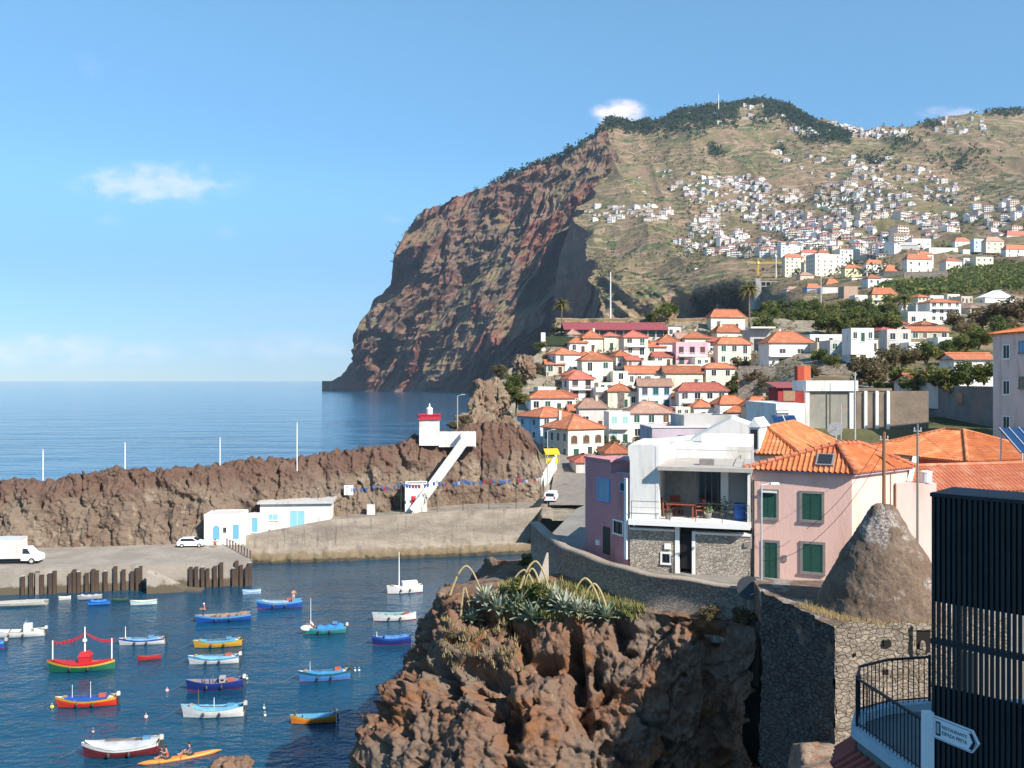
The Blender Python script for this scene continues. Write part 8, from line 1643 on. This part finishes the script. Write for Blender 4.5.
    C = np.concatenate(C); V = leaf_quads(C, 1.0, rng, .7); V = C[:, None, :] + (V - C[:, None, :]) * np.array(S)[:, None, None]; tag(link('knoll_scrub', quads_mesh('knoll_scrub', V, [LD[1], LD[2], LG[1], LD[0]], M)), 'low dry scrub growing between the old town houses', 'scrub', None, 'stuff')
masses()

def rock_plants():
    rng = np.random.default_rng(33); ag = [mat('agave_leaf', (.22, .28, .19), (.27, .32, .22), 3, .5, coord='World'), mat('agave_leaf_pale', (.34, .36, .28), (.28, .31, .22), 3, .5, coord='World')]; A = ROCK['A'].reshape(-1, 3); pxs = 512 + F * A[:, 0] / A[:, 1]; pys = HZ + F * (H - A[:, 2]) / A[:, 1]
    def on(px, py):
        d = (pxs - px) ** 2 + (pys - py) ** 2; c = np.argsort(d)[:30]; c = c[d[c] < d[c[0]] + 6]; i = c[np.argmin(A[c, 1])]; return Vector(A[i])
    stalkm = mat('flower_stalk', (.42, .34, .17), (.34, .26, .13), 4, .8)
    def agave(px, py, r, label, stalk=None, pale=0):
        r *= 1.12; p = on(px, py); stalk = stalk and (stalk[0] * 1.15, stalk[1] * 1.2, stalk[2]); e = empty('agave', p, 0, label, 'agave', 'agaves on the rock below the wall'); V = []; n = 34
        for k in range(n):
            a = 2.399 * k; el = .15 + 1.15 * k / n; L = r * (.8 + .3 * rng.random()); w = r * .13; side = np.array([-math.sin(a), math.cos(a), 0]); pts = []
            for s in np.linspace(0, 1, 6): x = L * s * math.cos(el); z = .1 + L * s * math.sin(el) - .25 * L * s * s * (1 - k / n); pts.append((np.array([x * math.cos(a), x * math.sin(a), z]), w * (1 - s ** 2.5) * (.55 + 1.2 * s * (1 - s) * 1.6)))
            for j in range(5): (q0, w0), (q1, w1) = pts[j], pts[j + 1]; up = np.array([0, 0, .05 * r]); V.append([q0, q1, q1 + side * w1 + up, q0 + side * w0 + up]); V.append([q0, q0 - side * w0 + up, q1 - side * w1 + up, q1])
        link('leaves', quads_mesh('leaves', np.array(V), ag[pale]), e)
        if stalk:
            dx, hgt, drop = stalk; t = MB(); t.tube([(dx * s, -.1 * s, hgt * math.sin(min(1, s * 1.7) * math.pi / 2) * (1 - max(0, (s - .5) / .5) ** 2 * drop)) for s in np.linspace(0, 1, 18)], [.045 + .035 * max(0, s - .35) for s in np.linspace(0, 1, 18)], 7); t.build('flower_stalk', stalkm, e)
    for q in ((484, 606, .95, 'leftmost agave whose flower stalk arches left', (-1.6, 1.7, .75), 1), (497, 612, 1.0, 'agave with two neighbours and a long stalk hanging to the right', (2.2, 1.9, 1.7), 1), (513, 616, .8, 'small agave at the edge of the brown rock', None, 0), (533, 622, 1.15, 'largest green agave rosette in the middle of the rock', None, 0), (552, 606, 1.0, 'pale agave right of the concrete buttress with a drooping stalk', (-1.5, 1.9, .6), 1), (566, 612, 1.0, 'pale agave with a stalk arching over to the right', (1.5, 1.5, .8), 1), (578, 613, .9, 'pale agave under the middle of the curved wall', (1.3, 1.3, 1.0), 1), (592, 617, .85, 'agave third from the right below the wall', None, 1), (606, 619, .9, 'green agave second from the right below the wall', None, 0), (622, 620, .85, 'rightmost agave rosette below the curved wall', None, 0), (520, 604, .9, 'agave behind the largest rosette', (1.0, 1.6, .7), 0), (472, 622, .7, 'low agave clinging to the left edge of the plants', (-.6, 1.6, 2.0), 0)): agave(*q)
    def tufts(n, reg, hgt, mats, name, label, cat='grass', wide=.03):
        V = []; mi = []
        for _ in range(n):
            px, py = rng.uniform(reg[0], reg[2]), rng.uniform(reg[1], reg[3]); p = np.array(on(px, py)); k = 9
            for _ in range(k): a = rng.uniform(0, 6.28); L = hgt * rng.uniform(.5, 1.2); t = np.array([math.cos(a) * .5, math.sin(a) * .5, 1]) * L; s = np.array([-math.sin(a), math.cos(a), 0]) * wide; b = p + rng.normal(0, .12, 3) * np.array([1, 1, .2]); V.append([b - s, b + s, b + t * .6 + s * .6, b + t]); mi.append(int(rng.integers(0, len(mats))))
        tag(link(name, quads_mesh(name, np.array(V), mats, mi)), label, cat, None, 'stuff')
    G1 = [mat('grass_green', (.16, .19, .05), (.20, .20, .06), 2, .8, coord='World'), mat('grass_yellow', (.22, .19, .07), (.27, .22, .10), 2, .8, coord='World'), mat('grass_dry', (.30, .21, .11), (.24, .17, .09), 2, .8, coord='World')]
    tufts(900, (500, 582, 640, 618), .36, G1[:2], 'rock_grass', 'green and yellow grass growing along the foot of the curved wall'); tufts(110, (440, 610, 520, 672), .3, G1[1:], 'dry_rock_grass', 'dry ochre grass tufts on the rock left of the agaves')
    for (px, py, r, k, lb) in ((718, 612, .75, 'green', 'green shrub growing from the rock near the right end of the wall'), (734, 606, .85, 'green', 'yellow green bush below the dark satellite dish'), (745, 620, .7, 'dry', 'dry bush hanging in the shaded gully'), (705, 618, .6, 'dry', 'small brown bush at the foot of the stone wall'), (600, 726, .45, 'green', 'little green plant in a crack of the brown cliff'), (540, 600, .8, 'green', 'bright green bush behind the largest agave'), (520, 592, .75, 'green', 'yellow green bush by the concrete buttress'), (530, 566, .8, 'green', 'green bush at the far end of the curved wall'), (458, 640, .6, 'dry', 'ochre dry bush on the left shoulder of the rock')): shrub(on(px, py), r, lb, k, None, i=int(px))
    # dry grass round the foot of the stone cone, and the dark dish on the wall
    V = []; mi = []
    for _ in range(1500):
        a = rng.uniform(math.pi * .95, math.pi * 1.75); r = rng.uniform(2.65, 3.3); p = np.array([14.92 + r * math.cos(a), 36.15 + r * math.sin(a) * .98, 18.82]); 
        if p[1] < 33.3: continue
        L = rng.uniform(.08, .3); t = np.array([rng.normal(0, .4), rng.normal(0, .4), 1]) * L; s = np.array([.014, .006, 0]); V.append([p - s, p + s, p + t * .6 + s * .6, p + t]); mi.append(1 + int(rng.random() < .6))
    tag(link('dry_grass', quads_mesh('dry_grass', np.array(V), G1, mi)), 'dry orange grass on the ledge of the stone kiln', 'grass', None, 'stuff')
    p = P(749, 588, 41.2); e = empty('satellite_dish', p, R(-25), 'dark satellite dish on the wall below the pink house door', 'satellite dish'); q = MB(); q.T = Matrix.Rotation(R(72), 4, 'X'); q.lathe((0, 0, 0), [(.03, 0), (.2, .02), (.38, .07), (.52, .14), (.53, .15)], 18); q.build('dish', mat('dark_dish', (.05, .055, .06), rough=.6), e); q = MB(); q.tube([(0, .05, 0), (0, .15, -.5)], .03, 6); q.tube([(0, -.05, -.35), (.3, -.6, -.1)], .02, 5); q.build('arm', STEEL, e)
rock_plants()
